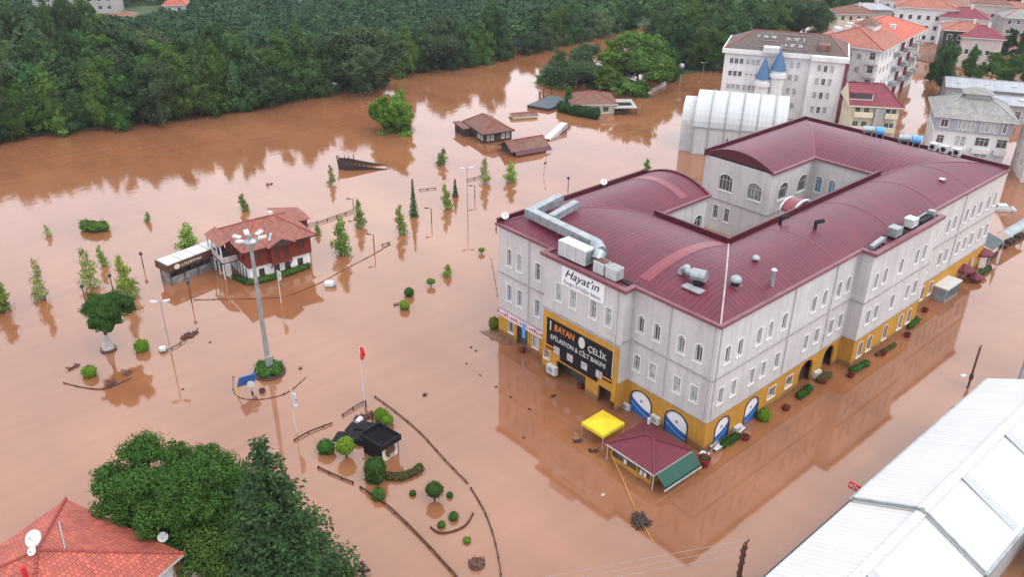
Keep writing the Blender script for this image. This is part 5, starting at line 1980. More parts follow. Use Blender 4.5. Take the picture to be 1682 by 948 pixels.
def wall_unit(x, y, z, rz, label, sc=1.0):
    t = thing('wall_air_conditioner', label, 'air conditioner', (x, y, z), rz, 'white outdoor units on the ground floor walls')
    a = MB()
    a.box(-0.45 * sc, -0.36 * sc, 0, 0.45 * sc, 0, 0.7 * sc)
    a.build('casing', M['white'], t)
    a = MB()
    a.lathe([(0.26 * sc, 0), (0.26 * sc, 0.02)], 12)
    o = a.build('fan_grille', M['grey'], t)
    o.location = (-0.1, -0.37 * sc, 0.35 * sc)
    o.rotation_euler = (PI / 2, 0, 0)
    a = MB()
    for q in (-0.3, 0.3): a.box(q * sc - 0.03, -0.34 * sc, -0.08, q * sc + 0.03, 0.0, 0.0)
    a.build('bracket', M['steel'], t)


wall_unit(-BFD - 0.01, 19.95, 0.35, -PI / 2, 'large white outdoor unit on the front wall left of the dark entrance', 1.5)
wall_unit(-0.01, 10.0, 0.05, -PI / 2, 'white outdoor unit left of the first blue banner', 1.0)
wall_unit(-0.01, 6.0, 0.5, -PI / 2, 'white outdoor unit between the two front banners', 1.2)
wall_unit(5.6, -0.01, -0.05, 0, 'white outdoor unit between the two side banners', 1.2)
wall_unit(21.0, -0.01, 0.1, 0, 'white outdoor unit by the arched gateway', 1.2)

# terrace furniture at the near corner
def bistro_table(px, py, rz, label):
    g = G(px, py, 0.2)
    t = thing('terrace_table', label, 'table', (g.x, g.y, -0.45), rz, 'drowned white terrace tables')
    a = MB()
    a.box(-0.7, -0.45, 0.72, 0.7, 0.45, 0.78)
    a.build('table_top', M['white'], t)
    for x, y in ((-.6, -.35), (.6, -.35), (.6, .35), (-.6, .35)):
        a = MB()
        a.box(x - .03, y - .03, 0, x + .03, y + .03, .72)
        a.build('leg', M['white_metal'], t)


bistro_table(1155, 750, 0.3, 'white table in front of the building corner')
bistro_table(1178, 734, 0.0, 'white table beside the corner railing')
bistro_table(1213, 706, 0.1, 'white table under the second side banner')
bistro_table(942, 612, 1.2, 'white table before the dark shop entrance')
t = thing('terrace_railing', 'white lattice railing beside the building corner', 'railing', (*G(1160, 752, 0)[:2], 0), math.radians(8))
a = MB()
for i in range(9): a.bar((i * 0.32, 0, 0.0), (i * 0.32 + 0.32, 0, 0.55), 0.03, 0.03)
for i in range(9): a.bar((i * 0.32 + 0.32, 0, 0.0), (i * 0.32, 0, 0.55), 0.03, 0.03)
a.build('lattice', M['plastic_wrap'], t)
a = MB()
a.bar((0, 0, 0.58), (2.9, 0, 0.58), 0.06, 0.06)
a.build('top_rail', M['iron'], t)
for i in range(3):
    a = MB()
    a.box(i * 1.45 - 0.04, -0.04, -0.6, i * 1.45 + 0.04, 0.04, 0.7)
    a.build('post', M['iron'], t)

# stalls along the far part of the side front
t = thing('grey_kiosk', 'small grey cabin with a white flat roof by the side front', 'kiosk', (*G(1550, 498)[:2], 0), math.radians(0))
a = MB()
a.box(0, 0, -0.6, 4.2, 1.9, 1.9)
a.build('cabin_wall', M['grey'], t)
a = MB()
a.box(-0.15, -0.15, 1.903, 4.35, 2.05, 2.1)
a.build('roof', M['white'], t)
a = MB()
for i in range(4): a.box(0.3 + i * 1.0, -0.04, 0.3, 1.05 + i * 1.0, -0.003, 1.6)
a.build('shutters', M['greygreen'], t)
for px, py, r, h, lb in ((1578, 460, 1.5, 2.6, 'maroon parasol nearest the grey cabin'), (1606, 436, 1.7, 3.0, 'taller maroon parasol next to the dark green awning'), (1600, 462, 1.1, 1.5, 'low drooping maroon parasol in front of the other two')):
    g = G(px, py)
    t = thing('parasol', lb, 'parasol', (g.x, g.y, 0), 0.4, 'maroon parasols outside the cafe')
    a = MB()
    for i in range(8):
        p, q = 2 * PI * i / 8, 2 * PI * (i + 1) / 8
        P_ = [(r * math.cos(p), r * math.sin(p), h - 0.75), (r * math.cos(q), r * math.sin(q), h - 0.75)]
        a.face([P_[0], P_[1], (0, 0, h)])
        a.face([P_[1], P_[0], (0, 0, h - 0.04)])
        a.face([(P_[0][0], P_[0][1], h - 1.0), (P_[1][0], P_[1][1], h - 1.0), P_[1], P_[0]])
    a.build('canopy', M['maroon'], t)
    a = MB()
    a.tube((0, 0, -0.8), (0, 0, h), 0.04, n=6)
    a.build('pole', M['white'], t)
g = G(1618, 432)
t = thing('cafe_awning', 'dark grey-green awning over a cafe terrace at the far corner', 'awning', (g.x, g.y - 0.5, 0), 0)
a = MB()
a.face([(0, 0, 2.3), (4.4, 0, 2.3), (4.4, 2.9, 3.1), (0, 2.9, 3.1)])
a.face([(0, 0, 2.26), (0, 2.9, 3.06), (4.4, 2.9, 3.06), (4.4, 0, 2.26)])
a.build('cloth', M['greygreen'], t)
for x in (0.05, 4.35):
    a = MB()
    a.tube((x, 0.1, -0.8), (x, 0.1, 2.3), 0.05, n=6)
    a.build('post', M['white'], t)
a = MB()
a.box(0.4, 0.3, -0.6, 4.0, 0.45, 0.9)
a.build('terrace_screen', M['darkwood'], t)
for px, py, lb in ((1590, 452, 'pale folded parasol between the maroon parasols'), (1634, 440, 'pale folded parasol at the cafe awning')):
    g = G(px, py)
    t = thing('folded_parasol', lb, 'parasol', (g.x, g.y, 0), 0, 'folded pale parasols')
    a = MB()
    a.lathe([(0.06, 0.6), (0.26, 0.8), (0.18, 2.0), (0.03, 3.0)], 8)
    a.build('cloth', M['pinkwall'], t)
    a = MB()
    a.tube((0, 0, -0.8), (0, 0, 0.65), 0.05, n=6)
    a.build('pole', M['white'], t)
g = G(1652, 412)
t = thing('tunnel_awning', 'grey tunnel-shaped awning on posts at the right edge', 'awning', (g.x, g.y, 0), math.radians(-2))
a = MB()
for i in range(8):
    p, q = PI * i / 8, PI * (i + 1) / 8
    a.face([(0, 0.9 - 0.9 * math.cos(p), 2.2 + 0.6 * math.sin(p)), (9, 0.9 - 0.9 * math.cos(p), 2.2 + 0.6 * math.sin(p)), (9, 0.9 - 0.9 * math.cos(q), 2.2 + 0.6 * math.sin(q)), (0, 0.9 - 0.9 * math.cos(q), 2.2 + 0.6 * math.sin(q))])
a.build('cover', M['galv'], t)
for x in (0.1, 3.0, 6.0, 8.9):
    a = MB()
    a.box(x - 0.05, 0.0, -0.8, x + 0.05, 0.1, 2.2)
    a.build('post', M['iron'], t)
for i in range(5):
    a = MB()
    a.box(0.5 + i * 1.7, 0.3, -0.5, 1.5 + i * 1.7, 1.3, 0.5 + 0.2 * (i % 2))
    a.build('counter', M['darkwood'], t)


# ------------------------------------------------------------------ cars, boat, kiosks in the water
def car(px, py, rz, mt, label, zs=-0.95):
    g = G(px, py)
    t = thing('flooded_car', label, 'car', (g.x, g.y, zs), rz, 'cars standing in the flood')
    a = MB()
    prof = [(-2.1, 0.35), (-2.1, 0.85), (-1.3, 0.95), (-0.75, 1.42), (0.75, 1.45), (1.55, 1.0), (2.1, 0.9), (2.1, 0.35)]
    for y0, y1, w0 in ((-0.85, 0.85, 0),):
        L_ = [(x, -0.85 + (0.16 if z > 1.2 else 0), z) for x, z in prof]
        R_ = [(x, 0.85 - (0.16 if z > 1.2 else 0), z) for x, z in prof]
        n = len(prof)
        for i in range(n):
            j = (i + 1) % n
            a.face([L_[i], R_[i], R_[j], L_[j]])
        a.face(L_)
        a.face(R_[::-1])
    a.build('body', M[mt], t)
    a = MB()
    a.face([(-1.28, -0.74, 0.99), (-1.28, 0.74, 0.99), (-0.80, 0.66, 1.40), (-0.80, -0.66, 1.40)][::-1])
    a.face([(1.52, -0.74, 1.04), (1.52, 0.74, 1.04), (0.82, 0.66, 1.44), (0.82, -0.66, 1.44)])
    for s in (-1, 1): a.face([(-1.1, s * 0.80, 1.03), (1.35, s * 0.80, 1.05), (0.72, s * 0.712, 1.40), (-0.70, s * 0.712, 1.38)][::s])
    a.build('windows', M['car_black'] if mt == 'car_black' else M['glass'], t)
    for x in (-1.3, 1.35):
        for s in (-1, 1):
            a = MB()
            a.tube((x, s * 0.72, 0.32), (x, s * 0.90, 0.32), 0.32, n=12)
            a.build('wheel', M['black'], t)


car(581, 722, math.radians(-55), 'car_black', 'black car sunk to its windows left of the black kiosk', -0.85)
car(601, 707, math.radians(-60), 'car_black', 'black car sunk beside the wall of the black kiosk', -0.85)
car(1645, 344, math.radians(-50), 'white_metal', 'white car stranded in the side street past the big building', -0.55)

g = G(640, 757)
t = thing('black_kiosk', 'small black-roofed pavilion with a portrait panel on its pale front', 'kiosk', (-25.0, 19.7, 0), math.radians(8))
a = MB()
a.box(0, 0, -1.0, 2.0, 2.7, 1.85)
a.build('wall', M['cream'], t)
a = MB()
a.box(-0.12, 0, -1.0, -0.003, 2.7, 1.84)
a.build('side_boarding', M['black'], t)
a = MB()
a.box(2.003, 0, -1.0, 2.12, 2.7, 1.84)
a.build('side_boarding', M['black'], t)
a = MB()
a.box(-0.25, -0.2, 1.86, 2.25, 2.9, 2.05)
a.build('roof', M['blackroof'], t)
a = MB()
a.box(-0.30, -0.32, 1.70, 2.30, -0.203, 2.35)
a.box(-0.30, -0.20, 2.053, -0.18, 2.95, 2.30)
a.box(2.18, -0.20, 2.053, 2.30, 2.95, 2.30)
a.box(-0.18, 2.83, 2.053, 2.18, 2.95, 2.30)
a.build('parapet', M['black'], t)
a = MB()
a.lathe([(0.62, 0), (0.62, 0.04)], 16, sy=1.25)
e = a.build('portrait_panel', M['brownpanel'], t)
e.location = (1.0, -0.01, 0.95)
e.rotation_euler = (PI / 2, 0, 0)
a = MB()
a.box(0.85, -0.08, 0.15, 1.5, -0.055, 0.55)
a.box(1.55, -0.08, 0.6, 1.75, -0.055, 1.3)
a.build('printed_figures', M['grey'], t)

# sunken wooden boat
g0 = G(556, 281)
g1 = G(636, 279)
ang = math.atan2(g1.y - g0.y, g1.x - g0.x)
Lb = math.hypot(g1.x - g0.x, g1.y - g0.y)
t = thing('wooden_boat', 'dark wooden boat sunk by the stern with its bow rails above the water', 'boat', (g0.x, g0.y, 0), ang)
a = MB()
W_ = lambda s: 1.7 * (1 - 0.25 * s) * (0.35 + 0.65 * min(1, s * 4 + 0.2))
Zt = lambda s: 1.75 * (1 - s) ** 1.3 + 0.10
N = 14
for i in range(N):
    s0, s1 = i / N, (i + 1) / N
    for sg in (-1, 1):
        yc = 1.6
        A_, B_ = (s0 * Lb, yc + sg * W_(s0), Zt(s0)), (s1 * Lb, yc + sg * W_(s1), Zt(s1))
        A0, B0 = (s0 * Lb, yc + sg * W_(s0) * 0.8, -0.8), (s1 * Lb, yc + sg * W_(s1) * 0.8, -0.8)
        k = 0.14 * sg
        a.face([A0, B0, B_, A_] if sg < 0 else [A_, B_, B0, A0])
        Ai, Bi = (A_[0], A_[1] - k, A_[2]), (B_[0], B_[1] - k, B_[2])
        a.face([A_, B_, Bi, Ai] if sg < 0 else [Ai, Bi, B_, A_])
        A1, B1 = (A0[0], A0[1] - k, -0.8), (B0[0], B0[1] - k, -0.8)
        a.face([Ai, Bi, B1, A1] if sg < 0 else [A1, B1, Bi, Ai])
a.face([(0, 1.6 - W_(0), Zt(0)), (0, 1.6 + W_(0), Zt(0)), (0, 1.6 + W_(0) * 0.8, -0.8), (0, 1.6 - W_(0) * 0.8, -0.8)])
a.build('hull', M['darkwood'], t)
a = MB()
for i in range(1, 7):
    s = i / 12
    a.bar((s * Lb, 1.6 - W_(s) + 0.15, Zt(s) * 0.45), (s * Lb, 1.6 + W_(s) - 0.15, Zt(s) * 0.45), 0.3, 0.08)
a.face([(0.2, 1.6 - 0.8, 0.75), (Lb * 0.45, 1.6 - 1.3, 0.12), (Lb * 0.45, 1.6 + 1.3, 0.12), (0.2, 1.6 + 0.8, 0.75)])
a.build('deck', M['woodrail'], t)
a = MB()
for s, z in ((0.0, 2.3), (0.12, 2.0), (0.2, 1.9), (0.3, 2.2)): a.tube((s * Lb, 1.6 + W_(s) * 0.9, 0.2), (s * Lb, 1.6 + W_(s) * 0.9, z), 0.09, n=5)
a.tube((0, 1.6, 0.0), (-0.3, 1.6, 2.5), 0.12, n=5)
a.build('stanchions', M['darkwood'], t)

# riverside wooden cafe and the drowned roof beside it
g = G(795, 236)
t = thing('riverside_cafe', 'dark timber cafe with brown tiled hip roof standing in the river', 'cafe', (g.x, g.y, 0), math.radians(-15.3))
block(t, 6.3, 9.6, 2.1, 'darkwood', {'f': row((1.0, 1.9), 0.5, 0.55, 1.15, pane='curtain', bars=0, trim=0.03) + row((4.3, 5.4), 0.6, 0.75, 1.1, pane='curtain', bars=0, trim=0.03),
                                     'l': row((8.4, 6.9), 0.5, 1.1, 1.1, pane='curtain', bars=0, trim=0.03) + row((2.2, 3.2), 0.6, 0.8, 1.1, pane='curtain', bars=0, trim=0.03)})
roofed(t, hip_roof(6.3, 9.6, 2.15, 1.9, 0.5, hx=2.6), 'tile_brown', 'darkwood')
a = MB()
a.box(-2.2, 5.5, 1.7, -0.51, 11.2, 1.95)
a.build('side_porch_roof', M['tile_brown'], t)
a = MB()
a.box(-1.9, 5.8, -0.6, -0.25, 10.8, 1.695)
a.build('side_porch', M['darkwood'], t)
g = G(842, 256)
t = thing('drowned_pavilion', 'low brown gabled roof with the water up to its eaves', 'pavilion', (g.x, g.y, 0), math.radians(-11.5))
block(t, 7.8, 4.4, 0.9, 'darkwood', {}, gable=1.5)
rfp = gable_roof(7.8, 4.4, 0.95, 1.5, 0.55)
roofed(t, rfp, 'tile_brown', 'darkwood')
a = MB()
a.face([(0.2, -0.58, 0.92), (8.4, -0.58, 0.92), (8.4, -1.3, 0.35), (0.2, -1.3, 0.35)][::-1])
a.face([(0.2, -0.58, 0.88), (8.4, -0.58, 0.88), (8.4, -1.3, 0.31), (0.2, -1.3, 0.31)])
a.build('lower_awning', M['maroon_trim'], t)
g = G(844, 196)
t = thing('sunken_raft', 'low brown roof of a drowned hut behind the timber cafe', 'hut', (g.x, g.y, 0), math.radians(-25))
block(t, 5.5, 3.0, 0.5, 'cream', {}, gable=0.5)
roofed(t, gable_roof(5.5, 3.0, 0.52, 0.5, 0.3), 'tile_brown', 'cream')
g = G(903, 231)
t = thing('tilted_trailer', 'white sign trailer lying half sunk and tilted in the water', 'trailer', (g.x, g.y, -0.5), math.radians(20))
a = MB()
z = lambda x: 0.45 + x * 0.10
a.face([(0, 0, z(0) - 0.4), (8.5, 0, z(8.5) - 0.3), (8.5, 0, z(8.5) + 0.8), (0, 0, z(0) + 0.35)])
a.face([(0, 0, z(0) + 0.35), (8.5, 0, z(8.5) + 0.8), (8.5, 1.5, z(8.5) + 0.8), (0, 1.5, z(0) + 0.35)])
a.face([(8.5, 0, 0), (8.5, 1.5, 0), (8.5, 1.5, z(8.5) + 0.8), (8.5, 0, z(8.5) + 0.8)])
a.face([(0, 1.5, -0.3), (0, 1.5, z(0) + 0.35), (8.5, 1.5, z(8.5) + 0.8), (8.5, 1.5, 0)])
a.build('body', M['white_metal'], t)
a = MB()
a.face([(5.6, -0.02, z(5.6) - 0.3), (8.3, -0.02, z(8.3) - 0.25), (8.3, -0.02, z(8.3) + 0.7), (5.6, -0.02, z(5.6) + 0.5)])
a.build('coloured_panel', M['lilac'], t)

# restaurant compound on the point
g = G(941, 187)
t = thing('restaurant', 'cream restaurant pavilion with wide faded red hip roof on the flooded point', 'restaurant', (g.x, g.y, 0), math.radians(-38))
block(t, 9.5, 8.5, 2.3, 'cream', {'f': row((1.5, 3.5, 5.5, 7.5), 0.4, 1.4, 1.2, bars=0, trim=0.04)})
roofed(t, hip_roof(9.5, 8.5, 2.35, 1.9, 0.7), 'tile_brown', 'white')
a = MB()
a.box(6.6, 5.2, 3.4, 7.2, 5.8, 4.8)
a.build('chimney', M['brownpanel'], t)
a = MB()
a.box(3.0, 6.4, 3.2, 3.4, 6.8, 4.9)
a.build('chimney', M['brownpanel'], t)
a = MB()
a.box(9.3, -1.5, 1.6, 14.5, 6.0, 1.75)
a.build('side_canopy_roof', M['stone'], t)
for x, y in ((9.6, -1.3), (14.2, -1.3), (14.2, 5.8), (12, -1.3)):
    a = MB()
    a.box(x - 0.08, y - 0.08, -0.5, x + 0.08, y + 0.08, 1.6)
    a.build('canopy_post', M['darkwood'], t)
a = MB()
a.box(9.8, -1.0, -0.4, 11.8, 0.2, 0.9)
a.build('serving_counter', M['darkwood'], t)
a = MB()
a.box(10.0, 0.5, 1.753, 13.5, 2.0, 2.1)
a.build('roof_planting', M['leaf_dry'], t)
dk_ = [G(866, 177), G(902, 183), G(940, 168), G(905, 160)]
a = MB()
a.prism([(p.x, p.y) for p in dk_], -0.4, 0.7, 1, 0)
t = a.build('timber_deck', [M['greygreen'], M['darkwood']])
tag(t, 'grey decked terrace edging the restaurant point', 'deck')
for px, py in ((886, 165), (893, 163), (905, 160)):
    g = G(px, py)
    a = MB()
    a.tube((0, 0, 0), (0, 0, 2.6), 0.16, 0.14, 6)
    o = a.build('mooring_post', M['darkwood'], None, (g.x, g.y, -0.2))
    tag(o, 'dark mooring post standing on the terrace of the restaurant point', 'post', 'mooring posts on the terrace')
wl_ = [G(1058, 158), G(1094, 140)]
d_ = wl_[1] - wl_[0]
t = thing('garden_wall', 'low pale wall closing the restaurant garden', 'wall', (wl_[0].x, wl_[0].y, 0), math.atan2(d_.y, d_.x))
a = MB()
a.box(0, 0, -0.5, d_.length, 0.35, 0.9)
a.build('wall', M['pinkwall'], t)
a = MB()
a.box(-0.05, -0.06, 0.903, d_.length + 0.05, 0.41, 1.02)
a.build('coping', M['stone'], t)
g = G(1117, 135)
t = thing('globe_sign', 'pole sign with a pale globe over a green panel in the water', 'sign', (g.x, g.y, 0), ACR)
a = MB()
a.tube((0, 0, -0.5), (0, 0, 2.2), 0.18, n=8)
a.build('pole', M['grey'], t)
a = MB()
a.box(-0.9, -0.15, 2.2, 0.9, 0.15, 3.4)
a.build('panel', M['green'], t)
a = MB()
a.lathe([(0.02, 3.4)] + [(0.75 * math.sin(PI * i / 8), 4.2 - 0.75 * math.cos(PI * i / 8)) for i in range(1, 8)] + [(0.02, 4.95)], 12)
a.build('globe', M['galv'], t, smooth=True)
for px, py, lb in ((1086, 130, 'white banner post on the restaurant garden wall'),):
    g = G(px, py)
    t = thing('banner_post', lb, 'banner', (g.x, g.y, 0.9), ACR)
    a = MB()
    a.tube((0, 0, 0), (0, 0, 2.4), 0.06, n=5)
    a.build('post', M['steel'], t)
    a = MB()
    a.box(-0.7, -0.03, 1.0, 0.7, 0.03, 2.4)
    a.build('panel', M['white'], t)

# ------------------------------------------------------------------ foreground buildings
E0, E1 = Vector((-51.0, 26.5, 0)), Vector((-46.1, 14.3, 0))
d_ = (E1 - E0).normalized()
t = thing('tile_roofed_house', 'house with big red clay tile roof in the near left corner', 'house', (E0.x, E0.y, 0), math.atan2(d_.y, d_.x))
# local x runs along the far eave to the right, the house lies on local -y (towards the camera)
LL, WW = 13.15, 13.0
a = MB()
hw = []
cw = [(0.8, -WW + 0.8), (LL - 0.8, -WW + 0.8), (LL - 0.8, -0.8), (0.8, -0.8)]
for i in range(4):
    ops = [dict(u=u, z=z, w=1.1, h=1.4, pane='glass') for u in (2.2, 5.6, 9.0) for z in (0.6, 3.5)]
    P_ = wall_grid(a, cw[i], cw[(i + 1) % 4], -1.5, 5.777, ops, 0.2)[3]
    hw += [(P_, o) for o in ops]
a.build('wall', M['clean_white'], t)
for P_, o in hw: window(t, P_, o, depth=0.2, trim=0.1, pane='glass')
rf, cp = MB(), MB()
pk = (6.3, -6.5, 9.0)
cs = [(0, 0, 6.0), (LL, 0, 6.0), (LL, -WW, 6.0), (0, -WW, 6.0)]
for i in range(4):
    rf.face([cs[(i + 1) % 4], cs[i], pk])
    v0 = Vector(cs[i]) + Vector((0, 0, 0.06))
    n_ = 26
    for k in range(n_):
        p, q = v0.lerp(Vector(pk), k / n_), v0.lerp(Vector(pk), (k + 0.92) / n_)
        cp.tube(p, q, 0.15, 0.12, 7)
rf.box(0, -WW, 5.78, LL, 0, 5.99, 1)
rf.build('roof', [M['tile_near'], M['white']], t)
cp.build('ridge_tiles', M['hip_cap'], t)
a = MB()
q0 = Vector(cs[0]).lerp(Vector(pk), 0.45) 
q1 = Vector((7.6, -5.6, 8.65))
a.bar((3.4, -2.9, 7.42), (7.4, -5.2, 8.46), 0.10, 0.08)
a.build('roof_cable', M['grey'], t)
W2 = lambda x, y, z: t.matrix_basis @ Vector((x, y, z))
HZ = math.atan2(d_.y, d_.x)
mt_ = Matrix.Rotation(HZ, 4, 'Z')
loc = lambda x, y, z: tuple(Vector((E0.x, E0.y, 0)) + mt_ @ Vector((x, y, z)))
dish(loc(6.2, -6.3, 9.1), math.radians(215), 0.62, 'large white satellite dish on the ridge of the near tiled house', 0.75, 0.75)
dish(loc(6.6, -6.9, 9.0), math.radians(215), 0.33, 'small white satellite dish just below the large one', 0.75, 0.35)
dish(loc(0.4, -7.6, 6.2), math.radians(215), 0.75, 'white satellite dish cut by the left edge of the picture', 0.75, 0.5)
dish(loc(10.6, 0.35, 5.7), math.radians(250), 0.4, 'white satellite dish behind the right eave of the near tiled house', 0.9, 0.5)
a = MB()
a.tube((0, 0, 0), (0, 0, 1.4), 0.16, n=10)
o = a.build('red_pipe', M['orange'], None, loc(7.4, -8.3, 8.1))
o.data.materials[0] = M['flag']
tag(o, 'red vent pipe on the near slope of the tiled roof', 'pipe')
a = MB()
a.lathe([(0.75, 0), (0.7, 0.5), (0.4, 0.8), (0.02, 0.9)], 14)
o = a.build('roof_dome', M['iron'], None, loc(9.8, -9.4, 6.9), smooth=True)
tag(o, 'dark round vent cap at the bottom of the tiled roof', 'vent')
g = G(318, 940, 1.5)
t = thing('courtyard_shed', 'grey sheet-roofed lean-to between the tiled house and the trees', 'shed', (g.x, g.y - 3, 0), HZ)
a = MB()
a.box(0, 0, -1, 5, 3, 2.2)
a.build('wall', M['stone'], t)
a = MB()
a.face([(-0.3, -0.3, 2.25), (5.3, -0.3, 2.25), (5.3, 3.3, 2.9), (-0.3, 3.3, 2.9)])
a.face([(-0.3, -0.3, 2.2), (-0.3, 3.3, 2.85), (5.3, 3.3, 2.85), (5.3, -0.3, 2.2)])
a.build('roof', M['grey_roof'], t)

# white sheet roofs on the right
RX0, RXS, RX1 = -45.0, -3.4, 23.6
YE, YR, YF = -16.4, -21.7, -26.9
for i, (xa, xb, dz, ye, lb) in enumerate(((RXS + 0.05, RX1, 0.0, YE, 'far white sheet-metal gable roof along the flooded street'), (RX0, RXS, -0.25, YE, 'near white sheet-metal gable roof in the bottom right corner'))):
    t = thing('market_hall', lb, 'hall', (0, 0, 0))
    a = MB()
    a.box(xa + 0.4, YF + 0.6, -1.5, xb - 0.4, ye - 0.6, 6.7 + dz)
    a.build('wall', M['stone'], t)
    a = MB()
    ze, zr = 7.0 + dz, 9.5 + dz
    a.face([(xb, ye, ze), (xa, ye, ze), (xa, YR, zr), (xb, YR, zr)])
    a.face([(xa, YF, ze), (xb, YF, ze), (xb, YR, zr), (xa, YR, zr)])
    a.face([(xa, ye, ze - 0.06), (xb, ye, ze - 0.06), (xb, YR, zr - 0.06), (xa, YR, zr - 0.06)])
    a.face([(xb, YF, ze - 0.06), (xa, YF, ze - 0.06), (xa, YR, zr - 0.06), (xb, YR, zr - 0.06)])
    for xx in (xa + 0.02, xb - 0.02):
        a.face([(xx, ye, ze - 0.05), (xx, YR, zr - 0.05), (xx, YF, ze - 0.05)])
    a.build('roof', M['white_roof'], t)
    a = MB()
    a.bar((xa, YR, zr + 0.05), (xb, YR, zr + 0.05), 0.75, 0.05)
    a.build('ridge_cap', M['white_metal'], t)
    a = MB()
    a.box(xa, ye, ze - 0.28, xb, ye + 0.16, ze - 0.02)
    a.build('gutter', M['frame_dark'] if i else M['galv'], t)
    a = MB()
    a.box(xa, YF - 0.25, ze - 0.28, xb, YF, ze - 0.02)
    a.build('rear_gutter', M['galv'], t)
    for x in ([xa + 6.5, xa + 15] if i == 0 else [xb - 8.5]):
        a = MB()
        a.bar((x, YF + 0.3, ze + 0.16), (x, YR - 0.3, zr + 0.02), 0.9, 0.08)
        a.build('rooflight_strip', M['pale_sheet'], t)
    if i == 0:
        a = MB()
        a.bar((xa + 0.1, ye, ze + 0.1), (xa + 0.1, YR, zr + 0.1), 0.14, 0.16)
        a.bar((xa + 0.1, YR, zr + 0.1), (xa + 0.1, YF, ze + 0.1), 0.14, 0.16)
        a.build('verge_flashing', M['galv'], t)
g = G(1440, 750, 4.5)
t = thing('market_sign', 'small red and white shop sign sticking out from under the white eave', 'sign', (-0.6 + 0.4, YE + 0.2, 5.0), 0)
a = MB()
a.box(-0.07, 0.25, 0.45, 0.07, 1.45, 1.1)
p_ = a.build('panel', M['flag'], t)
a = MB()
a.bar((0, 0, 0.8), (0, 0.3, 0.8), 0.06, 0.06)
a.build('bracket', M['steel'], t)
lettering('BİM', 0.42, M['white'], p_, (-0.09, 0.85, 0.78), (0, -1, 0), width=1.0)
g = G(1662, 655)
hb = height_at(1662, 655, 584)
t = thing('billboard', 'small billboard with orange, white and violet print at the right edge', 'billboard', (g.x, g.y, 0), ACR + 0.35)
a = MB()
a.box(0, -0.12, 0.6, 4.2, 0.12, hb - 0.25)
p_ = a.build('panel', M['lilac'], t)
a = MB()
a.box(0.0, -0.14, hb - 0.95, 4.2, -0.121, hb - 0.3)
a.build('orange_band', M['orange'], p_)
a = MB()
a.box(0.1, -0.14, hb - 1.7, 1.3, -0.121, hb - 1.0)
a.build('white_band', M['white'], p_)
a = MB()
a.box(-0.1, -0.2, hb - 0.246, 4.3, 0.2, hb)
a.build('top_rail', M['galv'], t)
for x in (0.2, 4.0):
    a = MB()
    a.tube((x, 0, -1), (x, 0, 0.6), 0.1, n=6)
    a.build('leg', M['steel'], t)
a = MB()
a.box(8, YF - 7.0, -1, 40, YF - 1.2, 3.2)
a2 = thing('maroon_annex', 'low maroon annex behind the white roofs at the right edge', 'building', (0, 0, 0))
a.build('wall', M['tile_maroon'], a2)
a = MB()
a.box(7.8, YF - 7.2, 3.203, 40.2, YF - 1.0, 3.4)
a.build('roof_edge', M['maroon_trim'], a2)

# ------------------------------------------------------------------ low fences whose tops show above the water
def fence(pts_px, label, z=0.20, post=1.6, group=None, mt='woodrail', thick=0.10):
    P_ = [G(x, y) for x, y in pts_px]
    t = thing('fence', label, 'fence', (P_[0].x, P_[0].y, 0), 0, group)
    o0 = P_[0]
    # densify with a Catmull-Rom curve
    Q = []
    for i in range(len(P_) - 1):
        p0, p1, p2, p3 = P_[max(i - 1, 0)], P_[i], P_[i + 1], P_[min(i + 2, len(P_) - 1)]
        for k in range(6):
            u = k / 6
            Q.append(0.5 * ((2 * p1) + (p2 - p0) * u + (2 * p0 - 5 * p1 + 4 * p2 - p3) * u * u + (3 * p1 - p0 - 3 * p2 + p3) * u ** 3) - o0)
    Q.append(P_[-1] - o0)
    a = MB()
    for p, q in zip(Q[:-1], Q[1:]):
        if (q - p).length > 0.01:
            dz = random.uniform(-0.03, 0.03)
            a.bar((p.x, p.y, z - 0.05 + dz), (q.x, q.y, z - 0.05 + dz), thick * 0.8, thick)
            a.bar((p.x, p.y, z - 0.32), (q.x, q.y, z - 0.32), thick * 0.6, thick * 0.6)
    a.build('rail', M[mt], t)
    acc = 0.0
    last = Q[0]
    n = 0
    for q in Q:
        acc += (q - last).length
        last = q
        if n == 0 or acc >= post:
            acc = 0
            n += 1
            if n > 70: break
            a = MB()
            h = random.uniform(0.0, 0.06)
            a.box(q.x - 0.065, q.y - 0.065, -0.8, q.x + 0.065, q.y + 0.065, z + h)
            a.build('post', M[mt], t)
    return t


fence([(616, 653), (650, 678), (690, 712), (730, 756), (769, 796)], 'timber fence top on the right of the round garden, upper stretch')
fence([(774, 804), (795, 840), (810, 880), (820, 925), (824, 960)], 'timber fence top on the right of the round garden, lower stretch')
fence([(592, 803), (630, 828), (668, 862), (706, 901), (752, 952)], 'heavier timber fence top crossing the garden towards the bottom edge', 0.26, 1.3, thick=0.15)
fence([(523, 770), (551, 783), (580, 795)], 'short timber fence top behind the tall conifer', 0.24, 1.3, thick=0.14)
fence([(484, 725), (512, 710), (546, 697)], 'short timber fence top between conifer and white pennant', 0.24, 1.3, thick=0.13)
fence([(563, 684), (580, 673), (600, 661)], 'short timber fence top beside the red flagpole', 0.3, 1.4)
fence([(383, 620), (384, 644), (398, 655), (425, 657), (455, 652), (478, 642), (503, 620)], 'curved fence top around the planter of the light mast', 0.09, 2.2, thick=0.07)
fence([(505, 372), (530, 365), (553, 357), (580, 348)], 'dark broken rail behind the timber mansion', 0.4, 1.5)
fence([(320, 493), (370, 492), (430, 491), (470, 487), (520, 468), (560, 446), (610, 420), (640, 402)], 'long low chain fence in front of the mansion', 0.09, 2.4, thick=0.07)
fence([(690, 313), (715, 310)], 'short dark rail right of the drowned spruce', 0.25, 1.2)
